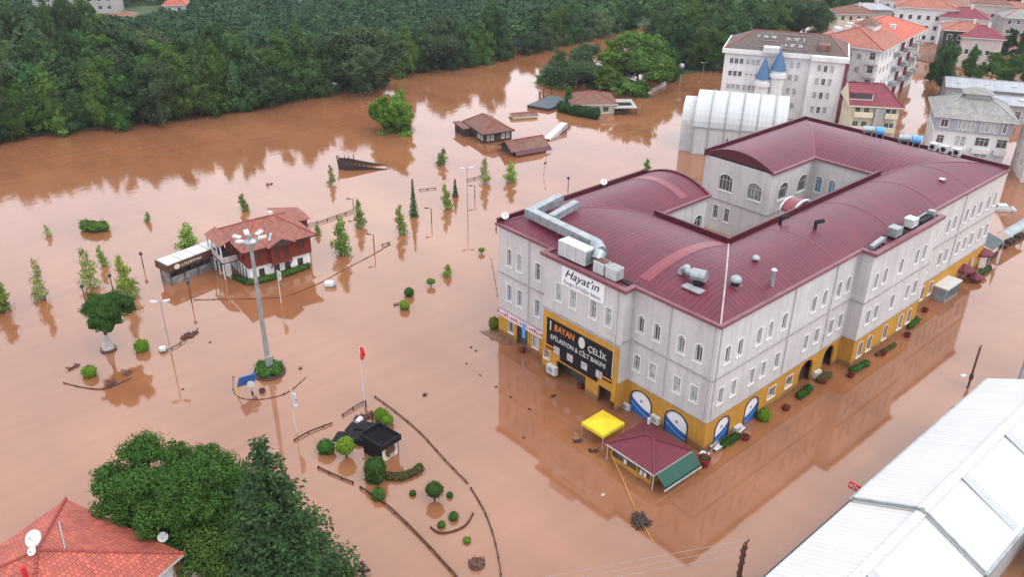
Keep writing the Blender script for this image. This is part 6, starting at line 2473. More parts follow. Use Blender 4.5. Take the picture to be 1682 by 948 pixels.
fence([(768, 297), (790, 291)], 'short dark rail left of the pale slender tree', 0.3, 1.2)
fence([(628, 404), (642, 400)], 'short dark rail stub before the spruce', 0.3, 1.0)
fence([(105, 630), (140, 638), (168, 640), (190, 634), (215, 622)], 'low curved fence around the umbrella-shaped pine', 0.12, 1.6, thick=0.10)
fence([(268, 580), (290, 570), (305, 560)], 'rusty rail at the foot of the twin-headed lamp', 0.25, 1.0)
fence([(708, 868), (722, 877), (745, 874), (765, 864), (777, 845)], 'curved dark edging of a small flower bed', 0.14, 0.9, thick=0.14)
fence([(896, 310), (893, 290), (896, 268), (899, 250)], 'thin rope fence running from the drowned pavilion', 0.05, 3.0, thick=0.06)
fence([(806, 425), (812, 455), (818, 490)], 'thin rope fence at the left wall of the big building', 0.05, 2.0, thick=0.07)

# ------------------------------------------------------------------ small things afloat
def debris(px, py, r, label, n=26, mt='woodrail', sq=1.0, rz=0.0):
    g = G(px, py)
    a = MB()
    rr = random.Random(int(px * 7 + py))
    for i in range(n):
        an, d = rr.random() * 2 * PI, r * math.sqrt(rr.random())
        x, y = d * math.cos(an), d * math.sin(an) * sq
        l = r * rr.uniform(0.25, 0.7)
        b_ = rr.random() * PI
        z = rr.uniform(0.02, 0.22)
        a.bar((x - l / 2 * math.cos(b_), y - l / 2 * math.sin(b_), z), (x + l / 2 * math.cos(b_), y + l / 2 * math.sin(b_), z + rr.uniform(-0.03, 0.15)), rr.uniform(0.05, 0.14) * r + 0.03, 0.06)
    a.lathe([(r * 0.75, -0.05), (r * 0.7, 0.05), (r * 0.3, 0.1), (0.02, 0.12)], 11, sy=sq)
    o = a.build('driftwood', M[mt], None, (g.x, g.y, 0), rz)
    return tag(o, label, 'debris')


debris(1053, 857, 1.0, 'clump of dark driftwood near the yellow rope', 40, 'darkwood')
debris(312, 551, 1.2, 'mat of pale driftwood right of the twin-headed lamp', 36, 'woodrail', 0.45, 0.3)
debris(182, 632, 1.1, 'driftwood caught on the low fence by the pine', 22, 'woodrail', 0.35, 0.5)
debris(210, 614, 0.6, 'few dark sticks floating in the reflection of the pine', 12)
debris(122, 604, 0.9, 'thin line of floating twigs left of the small green ball', 12, 'woodrail', 0.2, 0.2)
debris(596, 687, 0.95, 'heap of brown reeds beside the white drum', 34, 'woodrail', 0.7)
debris(949, 726, 0.55, 'dark floating mat left of the yellow canopy legs', 14, 'darkwood', 0.4, -0.6)
debris(975, 742, 0.6, 'dark floating mat nearer the red-roofed kiosk', 14, 'darkwood', 0.4, -0.6)
debris(910, 651, 0.55, 'short dark plank floating in front of the shop entrance', 6, 'darkwood', 0.2, 0.0)
debris(651, 501, 0.5, 'few floating twigs left of the clipped bushes', 9, 'woodrail', 0.4)
debris(443, 303, 0.7, 'dark speck of debris in the open water before the boat', 8, 'darkwood', 0.4)
debris(895, 268, 0.5, 'small dark debris below the drowned pavilion', 8, 'darkwood', 0.5)
debris(697, 650, 0.35, 'dark floating crate-sized debris right of the red flagpole', 8, 'darkwood', 0.5)
debris(493, 606, 0.3, 'small dark float right of the mast planter', 8, 'darkwood', 0.8)
debris(990, 814, 0.25, 'small pale box floating left of the yellow rope', 5, 'white', 0.8)


for px, py in ((815, 636), (839, 653), (870, 673), (782, 577), (774, 571), (766, 598), (789, 617), (1045, 640), (345, 563), (860, 720), (300, 640)):
    g = G(px, py)
    a = MB()
    rr_ = random.Random(px)
    for i in range(5):
        b_ = rr_.random() * PI
        a.bar((-0.16 * math.cos(b_), -0.16 * math.sin(b_), 0.02), (0.16 * math.cos(b_), 0.16 * math.sin(b_), 0.07), 0.05, 0.04)
    tag(a.build('driftwood', M['darkwood'], None, (g.x, g.y, 0)), 'tiny dark speck of driftwood floating alone in the open water', 'debris', 'specks of driftwood in the open water')


def bed(px, py, r, label, mt='leaf_dry'):
    g = G(px, py)
    a = MB()
    rr = random.Random(int(px * 3 + py))
    a.lathe([(r, -0.2), (r * 0.95, 0.12), (r * 0.6, 0.22), (0.02, 0.25)], 14)
    for i in range(60):
        an, d = rr.random() * 2 * PI, r * math.sqrt(rr.random())
        x, y = d * math.cos(an), d * math.sin(an)
        a.bar((x, y, 0.1), (x + rr.uniform(-.15, .15), y + rr.uniform(-.15, .15), 0.25 + rr.uniform(0, .25)), 0.05, 0.03)
    return tag(a.build('flower_bed', M[mt], None, (g.x, g.y, 0)), label, 'flower bed')


bed(783, 928, 0.75, 'round dark red flower bed near the bottom edge', 'iron')
bed(431, 644, 0.32, 'small dark round bed below the mast planter', 'iron')
# drum, barrel, box
g = G(543, 470)
t = thing('floating_tank', 'white plastic tank floating right of the mansion', 'tank', (g.x, g.y, 0.1), math.radians(-40))
a = MB()
a.tube((-0.7, 0, 0.25), (0.45, 0, 0.25), 0.5, 0.5, 14)
a.build('tank', M['white'], t, smooth=True)
a = MB()
a.tube((0.455, 0, 0.25), (0.75, 0, 0.25), 0.45, 0.35, 12)
a.build('end_cap', M['lilac'], t)
g = G(590, 694)
t = thing('white_drum', 'white drum lodged against the black car by the kiosk', 'drum', (g.x, g.y, 0.0), 0.4)
a = MB()
a.tube((-0.4, 0, 0.2), (0.4, 0, 0.25), 0.3, 0.3, 12)
a.build('drum', M['white'], t, smooth=True)
a = MB()
a.tube((0.405, 0, 0.25), (0.47, 0, 0.25), 0.17, 0.17, 10)
a.build('lid', M['grey'], t)
g = G(268, 577)
t = thing('white_barrel', 'white barrel floating at the foot of the twin-headed lamp', 'barrel', (g.x, g.y, 0.0), 0.3)
a = MB()
a.lathe([(0.38, -0.2), (0.45, 0.2), (0.38, 0.55), (0.02, 0.58)], 12)
a.build('barrel', M['white'], t, smooth=True)
a = MB()
a.lathe([(0.47, 0.05), (0.49, 0.1), (0.47, 0.15)], 12)
a.build('hoop', M['iron'], t)
# leaning blue sign
g = G(399, 646)
t = thing('blue_road_sign', 'leaning blue direction sign on yellow and white legs', 'sign', (g.x, g.y, -0.3), ACR + 0.9)
a = MB()
a.box(-1.1, -0.05, 1.5, 1.1, 0.05, 2.8)
a.build('panel', M['blue'], t)
a = MB()
a.box(-0.9, -0.07, 1.2, -0.7, 0.0, 1.5)
a.tube((-0.8, 0.02, 0), (-0.8, 0.02, 1.5), 0.07, n=6)
a.build('yellow_leg', M['yellow'], t)
a = MB()
a.tube((0.8, 0.02, 0), (0.8, 0.02, 1.5), 0.07, n=6)
a.build('white_leg', M['white'], t)
t.rotation_euler = (0.25, 0.2, ACR + 0.9)
g = G(416, 652)
t = thing('round_road_sign', 'round white road sign right of the blue sign', 'sign', (g.x, g.y, -0.3), ACR)
a = MB()
a.tube((0, 0, 0), (0, 0, 2.2), 0.05, n=6)
a.build('post', M['steel'], t)
a = MB()
a.lathe([(0.42, 0), (0.42, 0.04)], 14)
o = a.build('disc', M['white'], t)
o.location = (0, -0.06, 2.0)
o.rotation_euler = (PI / 2, 0, 0)
a = MB()
a.box(-0.1, -0.08, 0.5, 0.1, 0.0, 1.0)
a.build('plate', M['frame_dark'], t)
# poles sticking out
for px, py, yt, lb, mt in ((601, 668, 658, 'dark stump at the foot of the red flagpole', 'iron'), (612, 690, 675, 'thin red pole above the black kiosk', 'red'), (815, 378, 372, 'dark red box stub left of the big building', 'iron'),
                           (1013, 300, 293, 'short post at the left roof edge', 'iron'), (808, 540, 530, 'red post at the left corner of the pavement', 'red'), (75, 494, 487, 'thin dark stake in the open water at far left', 'iron'),
                           (440, 305, 300, 'thin stake in open water before the boat', 'iron')):
    g = G(px, py)
    h = max(0.4, height_at(px, py, yt))
    a = MB()
    a.tube((0, 0, -0.5), (0, 0, h), 0.12, 0.10, 7)
    o = a.build('marker_post', M[mt], None, (g.x, g.y, 0))
    tag(o, lb, 'post')
g = G(900, 210)
# thin wires from the near utility pole across the water
wp = G(1207, 985)
wz = height_at(1207, 985, 893)
for k, (dz, e) in enumerate(((0.75, (-150.0, 62.0, 10.0)), (0.0, (-150.0, 63.0, 9.3)), (-0.75, (-150.0, 64.0, 8.6)))):
    p0 = Vector((wp.x, wp.y, wz + dz - 0.4))
    p1 = Vector(e)
    a = MB()
    pts_ = []
    for i in range(19):
        q = p0.lerp(p1, i / 18)
        q.z -= 2.4 * math.sin(PI * i / 18)
        pts_.append(q)
    a.path(pts_, 0.014, 4)
    tag(a.build('overhead_wire', M['grey'], None), 'thin overhead wire running left from the lattice pole at the bottom edge', 'wire', 'overhead wires at the bottom edge')
# yellow rope from the kiosk into the water
a = MB()
ps_ = [G(1002, 742, 1.0), G(1022, 785, 0.3), G(1044, 838, 0.1), G(1060, 868, 0.03), G(1078, 898, 0.03)]
a.path(ps_, 0.03, 5)
tag(a.build('rope', M['rope'], None), 'long yellow rope running from the kiosk down into the flood', 'rope')

# ------------------------------------------------------------------ vegetation
def np_mesh(name, V, F4, tint, mat, smooth=False):
    me = bpy.data.meshes.new(name)
    nv, nf = len(V), len(F4)
    me.vertices.add(nv)
    me.vertices.foreach_set('co', np.asarray(V, dtype=np.float32).ravel())
    me.loops.add(nf * 4)
    me.loops.foreach_set('vertex_index', np.asarray(F4, dtype=np.int32).ravel())
    me.polygons.add(nf)
    me.polygons.foreach_set('loop_start', np.arange(0, nf * 4, 4, dtype=np.int32))
    me.polygons.foreach_set('loop_total', np.full(nf, 4, dtype=np.int32))
    me.update(calc_edges=True)
    at = me.attributes.new('tint', 'FLOAT', 'FACE')
    at.data.foreach_set('value', np.asarray(tint, dtype=np.float32))
    me.materials.append(mat)
    me.validate()
    return me


def leaf_quads(P, N, size, rng, aspect=0.7):
    """rhombic leaf clumps at P facing roughly N"""
    n = len(P)
    A = rng.normal(size=(n, 3))
    U = np.cross(N, A)
    U /= np.linalg.norm(U, axis=1, keepdims=True) + 1e-9
    W = np.cross(N, U)
    s = size * rng.uniform(0.6, 1.35, (n, 1))
    bend = N * s * rng.uniform(-0.25, 0.25, (n, 1))
    V = np.stack([P - U * s, P - W * s * aspect + bend, P + U * s, P + W * s * aspect - bend], axis=1).reshape(-1, 3)
    F = np.arange(n * 4).reshape(-1, 4)
    return V, F


def billow(lobes, k, seed, rs=0.42):
    """break every lobe up into k smaller clumps on its upper and outer surface"""
    rr = random.Random(seed)
    out = []
    for l in lobes:
        for i in range(k):
            z = rr.uniform(-0.55, 1.0)
            an = 2 * PI * (i * 0.618 + rr.uniform(-0.08, 0.08))
            q = math.sqrt(max(0, 1 - z * z))
            d = rr.uniform(0.62, 0.88)
            s = rs * rr.uniform(0.7, 1.2)
            out.append((l[0] + l[3] * d * q * math.cos(an), l[1] + l[4] * d * q * math.sin(an), l[2] + l[5] * d * z, l[3] * s, l[4] * s, l[5] * s * 0.85))
    return out


def crown(lobes, n, size, seed, mat, name='crown', core=0.72, up=0.25, droop=0.0, jag=0.22, sub=0):
    cores = lobes
    if sub: lobes = billow(lobes, sub, seed)
    return crown_mesh(lobes, cores, n, size, seed, mat, name, core, up, droop, jag)


def crown_mesh(lobes, cores, n, size, seed, mat, name, core, up, droop, jag):
    """leaves through the volume of a set of lobes (cx, cy, cz, rx, ry, rz); lobes carry their own tint"""
    rng = np.random.default_rng(seed)
    Lb = np.array(lobes, float)
    area = (Lb[:, 3] * Lb[:, 4] + Lb[:, 4] * Lb[:, 5] + Lb[:, 3] * Lb[:, 5])
    pick = rng.choice(len(Lb), n, p=area / area.sum())
    D = rng.normal(size=(n, 3))
    D /= np.linalg.norm(D, axis=1, keepdims=True)
    # jagged outline: radius varies with direction, per lobe
    ph = rng.uniform(0, 6.28, (len(Lb), 6))
    fr = rng.integers(2, 6, (len(Lb), 3))
    ang = np.arctan2(D[:, 1], D[:, 0])
    j = 1 + jag * (np.sin(ang * fr[pick, 0] + ph[pick, 0]) * 0.5 + np.sin(D[:, 2] * 3 * fr[pick, 1] + ph[pick, 1]) * 0.5 + np.sin((D[:, 0] + D[:, 2]) * 4 * fr[pick, 2] + ph[pick, 2]) * 0.4)
    rad = (rng.uniform(0.0, 1.0, n) ** 0.28) * j
    rad *= np.where(rng.random(n) < 0.10, rng.uniform(1.05, 1.40, n), 1.0)
    P = Lb[pick, :3] + D * Lb[pick, 3:6] * rad[:, None]
    if droop: P[:, 2] -= droop * rng.random(n) * (rad > 0.8)
    N = D * 1.0 + rng.normal(size=(n, 3)) * 0.33 + np.array([0, 0, up])
    N /= np.linalg.norm(N, axis=1, keepdims=True)
    V, F = leaf_quads(P, N, size, rng)
    lt = rng.uniform(0.2, 0.8, len(Lb))
    clump = 0.5 + 0.5 * np.sin(P[:, 0] / size * 0.33 + ph[0, 0]) * np.sin(P[:, 1] / size * 0.37 + ph[0, 1]) * np.sin(P[:, 2] / size * 0.41 + ph[0, 2])
    tint = np.clip(lt[pick] * 0.45 + clump * 0.30 + rng.uniform(-0.08, 0.35, n), 0, 1)
    Vs, Fs, Ts = [V], [F], [tint]
    if core:  # inner cores added, their darker tint painting shade into the crown's gaps
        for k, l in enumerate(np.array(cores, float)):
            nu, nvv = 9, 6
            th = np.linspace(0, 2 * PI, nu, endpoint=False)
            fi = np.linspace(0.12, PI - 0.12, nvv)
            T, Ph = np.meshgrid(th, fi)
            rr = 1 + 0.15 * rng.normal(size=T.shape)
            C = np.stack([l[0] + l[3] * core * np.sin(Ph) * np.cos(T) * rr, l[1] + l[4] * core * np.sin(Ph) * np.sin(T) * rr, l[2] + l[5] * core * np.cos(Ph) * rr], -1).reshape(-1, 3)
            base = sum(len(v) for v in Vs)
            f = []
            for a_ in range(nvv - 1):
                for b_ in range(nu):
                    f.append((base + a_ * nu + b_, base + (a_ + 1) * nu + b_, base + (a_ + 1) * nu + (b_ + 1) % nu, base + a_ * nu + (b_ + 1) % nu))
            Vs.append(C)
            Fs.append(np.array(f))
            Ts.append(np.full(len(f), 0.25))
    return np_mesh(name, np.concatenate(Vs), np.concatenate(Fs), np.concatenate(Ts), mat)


def trunk_mesh(h, r, seed, limbs=4, spread=0.25, base=0.0):
    rr = random.Random(seed)
    a = MB()
    a.tube((0, 0, -0.08), (0.01, 0, h * 0.55), r, r * 0.7, 7)
    a.tube((0.01, 0, h * 0.55), (0.0, 0.01, h), r * 0.7, r * 0.35, 6)
    for i in range(limbs):
        an = rr.random() * 6.28
        z0 = h * rr.uniform(0.4, 0.85)
        a.tube((0, 0, z0), (spread * math.cos(an), spread * math.sin(an), z0 + h * rr.uniform(0.15, 0.5)), r * 0.45, r * 0.12, 5)
    return a.mesh('trunk', M['trunk'])


def rand_lobes(seed, kind):
    rr = random.Random(seed)
    L_ = []
    if kind == 'round':            # unit height, wide crown almost to the ground
        L_.append((0, 0, 0.48, 0.25, 0.25, 0.36))
        for i in range(11):
            an, d, z = rr.random() * 6.28, rr.uniform(0.12, 0.25), rr.uniform(0.13, 0.80)
            s = rr.uniform(0.12, 0.19) * (1.15 - 0.4 * z)
            L_.append((d * math.cos(an), d * math.sin(an), z, s, s, s * rr.uniform(0.9, 1.3)))
        L_.append((rr.uniform(-.06, .06), rr.uniform(-.06, .06), 0.86, 0.12, 0.12, 0.13))
    elif kind == 'tall':
        L_.append((0, 0, 0.5, 0.15, 0.15, 0.36))
        for i in range(9):
            an, d, z = rr.random() * 6.28, rr.uniform(0.04, 0.14), rr.uniform(0.18, 0.85)
            s = rr.uniform(0.08, 0.12) * (1.1 - 0.5 * z)
            L_.append((d * math.cos(an), d * math.sin(an), z, s, s, s * rr.uniform(1.2, 1.8)))
        L_.append((0, 0, 0.9, 0.06, 0.06, 0.11))
    elif kind == 'wide':
        L_.append((0, 0, 0.55, 0.40, 0.40, 0.36))
        for i in range(11):
            an, d, z = rr.random() * 6.28, rr.uniform(0.22, 0.42), rr.uniform(0.12, 0.72)
            s = rr.uniform(0.15, 0.22)
            L_.append((d * math.cos(an), d * math.sin(an), z, s, s, s * rr.uniform(0.8, 1.1)))
        for i in range(4):
            L_.append((rr.uniform(-.2, .2), rr.uniform(-.2, .2), 0.82, 0.17, 0.17, 0.15))
    elif kind == 'young':          # loose young tree: narrow top, fuller below
        for i in range(9):
            z = 0.22 + 0.72 * i / 8
            w_ = 0.19 * (1.10 - z) ** 0.8 + 0.035
            an = rr.random() * 6.28
            L_.append((w_ * 0.55 * math.cos(an), w_ * 0.55 * math.sin(an), z, w_ * 1.1, w_ * 1.1, 0.095))
    return L_


PROTO = {}


def proto(key, kind, mat, seed, n, size, trunk_h=0.5, trunk_r=0.02, core=0.52, droop=0.0, up=0.25):
    PROTO[key] = (crown(rand_lobes(seed, kind), n, size, seed, M[mat], core=core, droop=droop, up=up, sub=0 if kind == 'young' else 7), trunk_mesh(trunk_h, trunk_r, seed))


for i in range(3): proto('dark%d' % i, 'round', 'leaf_dark', 20 + i, 8500, 0.0155)
for i in range(2): proto('tall%d' % i, 'tall', 'leaf_dark', 30 + i, 4600, 0.015)
for i in range(2): proto('mid%d' % i, 'round', 'leaf_mid', 40 + i, 8500, 0.0155)
for i in range(2): proto('midtall%d' % i, 'tall', 'leaf_mid', 45 + i, 4600, 0.015)
for i in range(2): proto('willow%d' % i, 'wide', 'leaf_willow', 50 + i, 10500, 0.0165, droop=0.10)
for i in range(2): proto('wide%d' % i, 'wide', 'leaf_mid', 55 + i, 10500, 0.0165)
for i in range(3): proto('young%d' % i, 'young', 'leaf_bright', 60 + i, 1500, 0.026, 0.9, 0.012, core=0)
for i in range(2): proto('pale%d' % i, 'young', 'leaf_pale', 65 + i, 1200, 0.026, 0.9, 0.012, core=0)
proto('bright', 'round', 'leaf_fresh', 70, 5000, 0.021)


TR = random.Random(17)


def tree(key, loc, h, wd, label, group=None, name='tree', rz=None, cat='tree'):
    c, tk = PROTO[key]
    t = thing(name, label, cat, loc, TR.random() * 6.28 if rz is None else rz, group, (wd, wd, h))
    o = bpy.data.objects.new('trunk', tk)
    COL.objects.link(o)
    o.parent = t
    o = bpy.data.objects.new('crown', c)
    COL.objects.link(o)
    o.parent = t
    return t


def tree_px(key, px, py, ytop, label, group=None, wd=1.0, name='tree', zb=-0.3):
    g = G(px, py)
    h = height_at(px, py, ytop) - zb
    g.z = zb
    return tree(key, g, h, h * wd, label, group, name)


# far bank wood, left: dense rows
GW = 'dark trees of the dense wood on the far bank'
LW = 'dark green broadleaf tree in the dense wood along the far left bank'
rr = random.Random(3)
row_px = [(-12, 236), (20, 230), (52, 224), (92, 219), (128, 214), (165, 209), (200, 206), (236, 203), (270, 200), (304, 194), (336, 189)]
for (px, py) in row_px:
    tree_px(rr.choice(['dark0', 'dark1', 'dark2', 'mid0', 'mid1', 'willow0']), px + rr.uniform(-6, 6), py, py - rr.uniform(88, 128), LW, GW, rr.uniform(0.75, 1.0), 'broadleaf_tree')
for k, (dy, hh) in enumerate(((7, 17), (14, 18.5), (22, 18), (31, 17), (41, 15))):
    for i in range((12, 12, 10, 6, 5)[k]):
        x = -46 + i * 6.6 + rr.uniform(-2, 2) - k * 3
        y = 153 + dy + rr.uniform(-2, 2)
        tree(rr.choice(['dark0', 'dark1', 'dark2', 'mid0', 'mid1', 'dark1', 'willow1']), (x, y, 0), hh * rr.uniform(0.82, 1.12), hh * rr.uniform(0.75, 1.0), LW, GW, 'broadleaf_tree')
# tall trees behind, at the top left corner
for i, (px, py, yt) in enumerate(((5, 62, -14), (32, 60, -6), (64, 62, 4), (90, 60, -12), (118, 56, -22), (146, 52, -18), (160, 44, -10), (-12, 80, 0))):
    tree_px(['tall0', 'dark0', 'dark1', 'midtall1', 'dark2', 'mid0', 'tall1', 'dark1'][i], px, py + 26, yt, 'tall dark tree at the back of the wood in the top left corner', 'tall trees at the back of the wood', 0.62, 'broadleaf_tree', 0)
# individual trees along the bank to the right of the wood
bankt = [
    ('mid0', 362, 183, 62, 0.72, 'green tree where the dense wood thins out on the far bank'),
    ('dark1', 392, 179, 52, 0.70, 'tall dark tree right of the wood with its reflection in the gap'),
    ('dark0', 415, 176, 78, 0.75, 'shorter dark tree leaning to the river at the edge of the wood'),
    ('willow0', 440, 169, 98, 1.0, 'low grey-green willow hanging over the far bank'),
    ('mid1', 470, 164, 44, 0.70, 'tall green tree with a yellowish top beside the bright water gap'),
    ('dark2', 497, 158, 28, 0.66, 'highest tree of the middle far bank, left of the broad willow'),
    ('tall1', 522, 156, 52, 0.7, 'slim dark tree just left of the broad willow'),
    ('willow1', 556, 143, 60, 0.9, 'greyish willow touching the broad round willow'),
    ('willow0', 598, 146, 36, 0.95, 'broad round willow in the middle of the far bank'),
    ('dark2', 628, 142, 70, 0.7, 'dark tree squeezed behind the broad round willow'),
    ('midtall0', 668, 124, 34, 0.62, 'upright bright tree with a bare trunk in the middle of the far bank'),
    ('mid1', 690, 117, 62, 0.7, 'small green tree right of the bare-trunked tree'),
    ('willow1', 716, 113, 26, 0.85, 'grey willow crown behind the single green tree'),
    ('dark0', 742, 110, 32, 0.75, 'dark tree between two grey willows on the far bank'),
    ('dark1', 768, 108, 36, 0.7, 'dark tree above the bright end of the river reach'),
    ('midtall1', 790, 103, 30, 0.62, 'upright green tree near the river bend'),
    ('tall0', 810, 98, -2, 0.55, 'tallest slender tree at the river bend'),
    ('dark2', 828, 93, 40, 0.7, 'last dark tree before the gap at the river bend'),
    ('willow0', 869, 87, 50, 0.9, 'low willow right of the gap at the river bend'),
    ('willow1', 893, 80, 40, 0.8, 'second low willow right of the gap at the river bend'),
    ('mid0', 915, 74, 2, 0.62, 'tall tree on the far side of the narrow channel'),
    ('dark0', 938, 69, -6, 0.62, 'dark tall tree behind the narrow channel'),
    ('willow0', 962, 66, 44, 0.9, 'low grey willow at the mouth of the narrow channel'),
    ('willow1', 985, 58, 14, 0.8, 'rounded grey willow farther up the channel'),
    ('dark1', 1012, 52, -2, 0.7, 'dark tree farther up the narrow channel'),
    ('dark2', 1040, 48, -6, 0.7, 'dark tree at the far end of the narrow channel'),
]
for k, px, py, yt, wd, lb in bankt: tree_px(k.replace('midtall', 'mid').replace('tall', 'dark'), px, py, yt, lb, None, wd * 1.28, 'broadleaf_tree', -1.2)
# right bank grove
grove = [
    ('willow1', 948, 141, 70, 0.95, 'olive willow at the tip of the right bank grove'),
    ('wide0', 918, 136, 98, 1.1, 'low olive bush at the left tip of the right bank grove'),
    ('bright', 1000, 143, 62, 0.8, 'yellow-green tree behind the restaurant roof'),
    ('wide1', 1045, 146, 50, 0.85, 'broad bright green tree right of the restaurant'),
    ('mid0', 1082, 132, 62, 0.75, 'green tree above the restaurant garden wall'),
    ('dark1', 1020, 138, 82, 0.8, 'dark low tree between the restaurant and the bright tree'),
    ('dark0', 1100, 112, 14, 0.72, 'tall dark tree left of the globe sign'),
    ('mid1', 1138, 112, 22, 0.75, 'green tree behind the globe sign'),
    ('wide1', 1172, 112, 50, 0.85, 'low spreading tree left of the hotel'),
    ('dark2', 1196, 100, 2, 0.75, 'tall dark tree next to the hotel corner'),
    ('dark0', 1080, 84, -4, 0.72, 'tall tree at the back of the right bank grove'),
    ('mid0', 1130, 80, -14, 0.72, 'tall green tree in the second row of the grove'),
    ('dark1', 1175, 70, -16, 0.72, 'dark tall tree in the second row of the grove'),
    ('dark2', 1225, 80, -10, 0.72, 'dark tree behind the left end of the hotel roof'),
    ('mid1', 1262, 70, -14, 0.72, 'green tree behind the hotel roof'),
    ('willow0', 1320, 62, -2, 0.85, 'large weeping willow behind the hotel and the apartments'),
    ('dark0', 1290, 52, -16, 0.75, 'dark tree left of the large weeping willow'),
    ('dark1', 1352, 40, -18, 0.75, 'dark tree right of the large weeping willow'),
    ('dark2', 1385, 30, -18, 0.7, 'far dark tree above the old brown-roofed house'),
    ('dark0', 1420, 20, -20, 0.7, 'far dark tree at the top edge left of the white houses'),
    ('mid1', 1052, 158, 130, 0.9, 'small tree at the left end of the restaurant garden wall'),
]
for k, px, py, yt, wd, lb in grove: tree_px(k, px, py, yt, lb, None, wd * 1.36, 'broadleaf_tree', -1.6)
town_trees = [
    ('dark0', 1544, 152, 56, 0.62, 'big dark tree in the street between the apartments and the grey roofs'),
    ('dark2', 1530, 132, 92, 0.75, 'lower dark tree at the foot of the big street tree'),
    ('mid0', 1590, 128, 72, 0.85, 'green tree right of the big street tree'),
    ('wide0', 1625, 138, 84, 1.0, 'broad green tree in the row behind the long sheds'),
    ('wide1', 1662, 140, 86, 1.0, 'broad green tree in the row nearest the right edge'),
    ('mid1', 1690, 138, 80, 0.9, 'green tree cut by the right edge behind the sheds'),
    ('dark1', 1650, 92, 44, 0.9, 'dark tree right of the maroon pyramid roof'),
    ('dark0', 1682, 96, 40, 0.9, 'dark tree at the right edge beyond the row'),
    ('mid0', 1628, 42, 2, 0.85, 'green tree among the far houses at the top right'),
    ('dark2', 1672, 26, -18, 0.85, 'dark tree in the top right corner'),
]
for k, px, py, yt, wd, lb in town_trees: tree_px(k, px, py, yt, lb, None, wd, 'broadleaf_tree', 0)
# the single round tree in the river
tree_px('bright', 634, 216, 152, 'bright green bushy tree alone in the river, left half', None, 0.95, 'broadleaf_tree', -2.4)
tree_px('bright', 657, 219, 144, 'bright green bushy tree alone in the river, right half', None, 0.95, 'broadleaf_tree', -2.4)

# young trees standing in the flooded park: px, base row, top row, relative width, kind, label
young = [
    (727, 270, 245, 1.0, 'young0', 'small yellow-green tree nearest the single tree in the river'),
    (797, 302, 261, 0.62, 'pale0', 'slender pale tree right of the tall lamp pole'),
    (838, 300, 267, 0.85, 'young1', 'leaning bright tree close to the drowned pavilion'),
    (545, 302, 272, 0.55, 'pale1', 'small pale tree below the sunken boat'),
    (400, 345, 320, 0.85, 'young2', 'little tree just above the mansion roof'),
    (591, 372, 331, 0.60, 'young0', 'young tree at the end of the broken rail'),
    (561, 420, 359, 0.62, 'young1', 'fullest young tree right of the mansion'),
    (658, 384, 340, 0.55, 'young2', 'thin tree with a bare stem left of the spruce'),
    (733, 342, 304, 0.62, 'young0', 'round-headed dark young tree left of the drowned spruce'),
    (1061, 288, 262, 0.75, 'young1', 'young tree behind the left edge of the crimson roof'),
    (148, 470, 412, 0.72, 'pale0', 'pale bushy young tree at the left'),
    (169, 436, 405, 0.60, 'young2', 'small young tree right behind the pale bushy one'),
    (211, 488, 422, 0.58, 'young0', 'bright pointed young tree left of the shelter'),
    (71, 492, 430, 0.50, 'pale1', 'tall loose young tree at far left'),
    (8, 512, 462, 0.85, 'young2', 'dark leafy tree cut by the left edge'),
    (310, 418, 370, 0.95, 'young1', 'leafy tree behind the glazed shelter'),
    (244, 364, 348, 0.8, 'young2', 'tiny tree top left of the mansion in open water'),
    (78, 387, 370, 0.9, 'pale0', 'tiny sparse tree top at far left in open water'),
    (522, 384, 369, 1.0, 'young1', 'tiny tree top right of the mansion roof'),
    (735, 452, 435, 1.1, 'young2', 'small shrub top between the spruce and the big building'),
]
for px, py, yt, wd, k, lb in young:
    g = G(px, py)
    h = height_at(px, py, yt)
    tree(k, (g.x, g.y, -0.25 * h * 0.6), h * 1.2, h * wd * 1.5, lb, None, 'young_tree')


# spruces
def conifer(n_tiers, n_leaf, size, seed, mat, spread=0.2, top=0.0):
    rng = np.random.default_rng(seed)
    P, N = [], []
    for i in range(n_tiers):
        z = 0.06 + 0.90 * i / n_tiers
        R_ = spread * (1 - z) ** 1.0 + 0.010
        nb = max(5, int(15 * (1 - z)) + 4)
        for b_ in range(nb):
            an = 2 * PI * b_ / nb + rng.uniform(-0.3, 0.3) + i * 0.7
            Rb = R_ * rng.uniform(0.62, 1.18)
            k = max(4, int(n_leaf * (1 - z) + 3))
            s = rng.uniform(0.02, 1.0, k) ** 0.75
            wv = rng.normal(size=k) * 0.14 * Rb * s
            x = Rb * s * math.cos(an) - wv * math.sin(an)
            y = Rb * s * math.sin(an) + wv * math.cos(an)
            zz = z + 0.035 * s - 0.075 * s * s * (Rb / spread + 0.2) + rng.normal(size=k) * 0.008
            P.append(np.stack([x, y, zz], -1))
            N.append(np.tile([math.cos(an) * 0.5, math.sin(an) * 0.5, 0.9], (k, 1)) + rng.normal(size=(k, 3)) * 0.35)
    P, N = np.concatenate(P), np.concatenate(N)
    N /= np.linalg.norm(N, axis=1, keepdims=True)
    V, F = leaf_quads(P, N, size, rng, 0.5)
    ti = np.clip(0.35 + 0.3 * np.sin(P[:, 2] * 40) * rng.random(len(P)) + rng.uniform(-0.2, 0.4, len(P)), 0, 1)
    return np_mesh('crown', V, F, ti, M[mat])


PROTO['spruce'] = (conifer(16, 9, 0.030, 5, 'leaf_spruce', 0.17), trunk_mesh(0.95, 0.018, 3, 0))
g = G(680, 355)
tree('spruce', (g.x, g.y, -0.5), height_at(680, 355, 290) + 0.5, 5.2, 'tall blue-green spruce standing in the flooded park', None, 'spruce')
g = G(748, 323)
tree('spruce', (g.x, g.y, -1.2), height_at(748, 323, 291) + 1.2, 5.0, 'smaller drowned spruce left of the tall lamp pole', None, 'spruce')

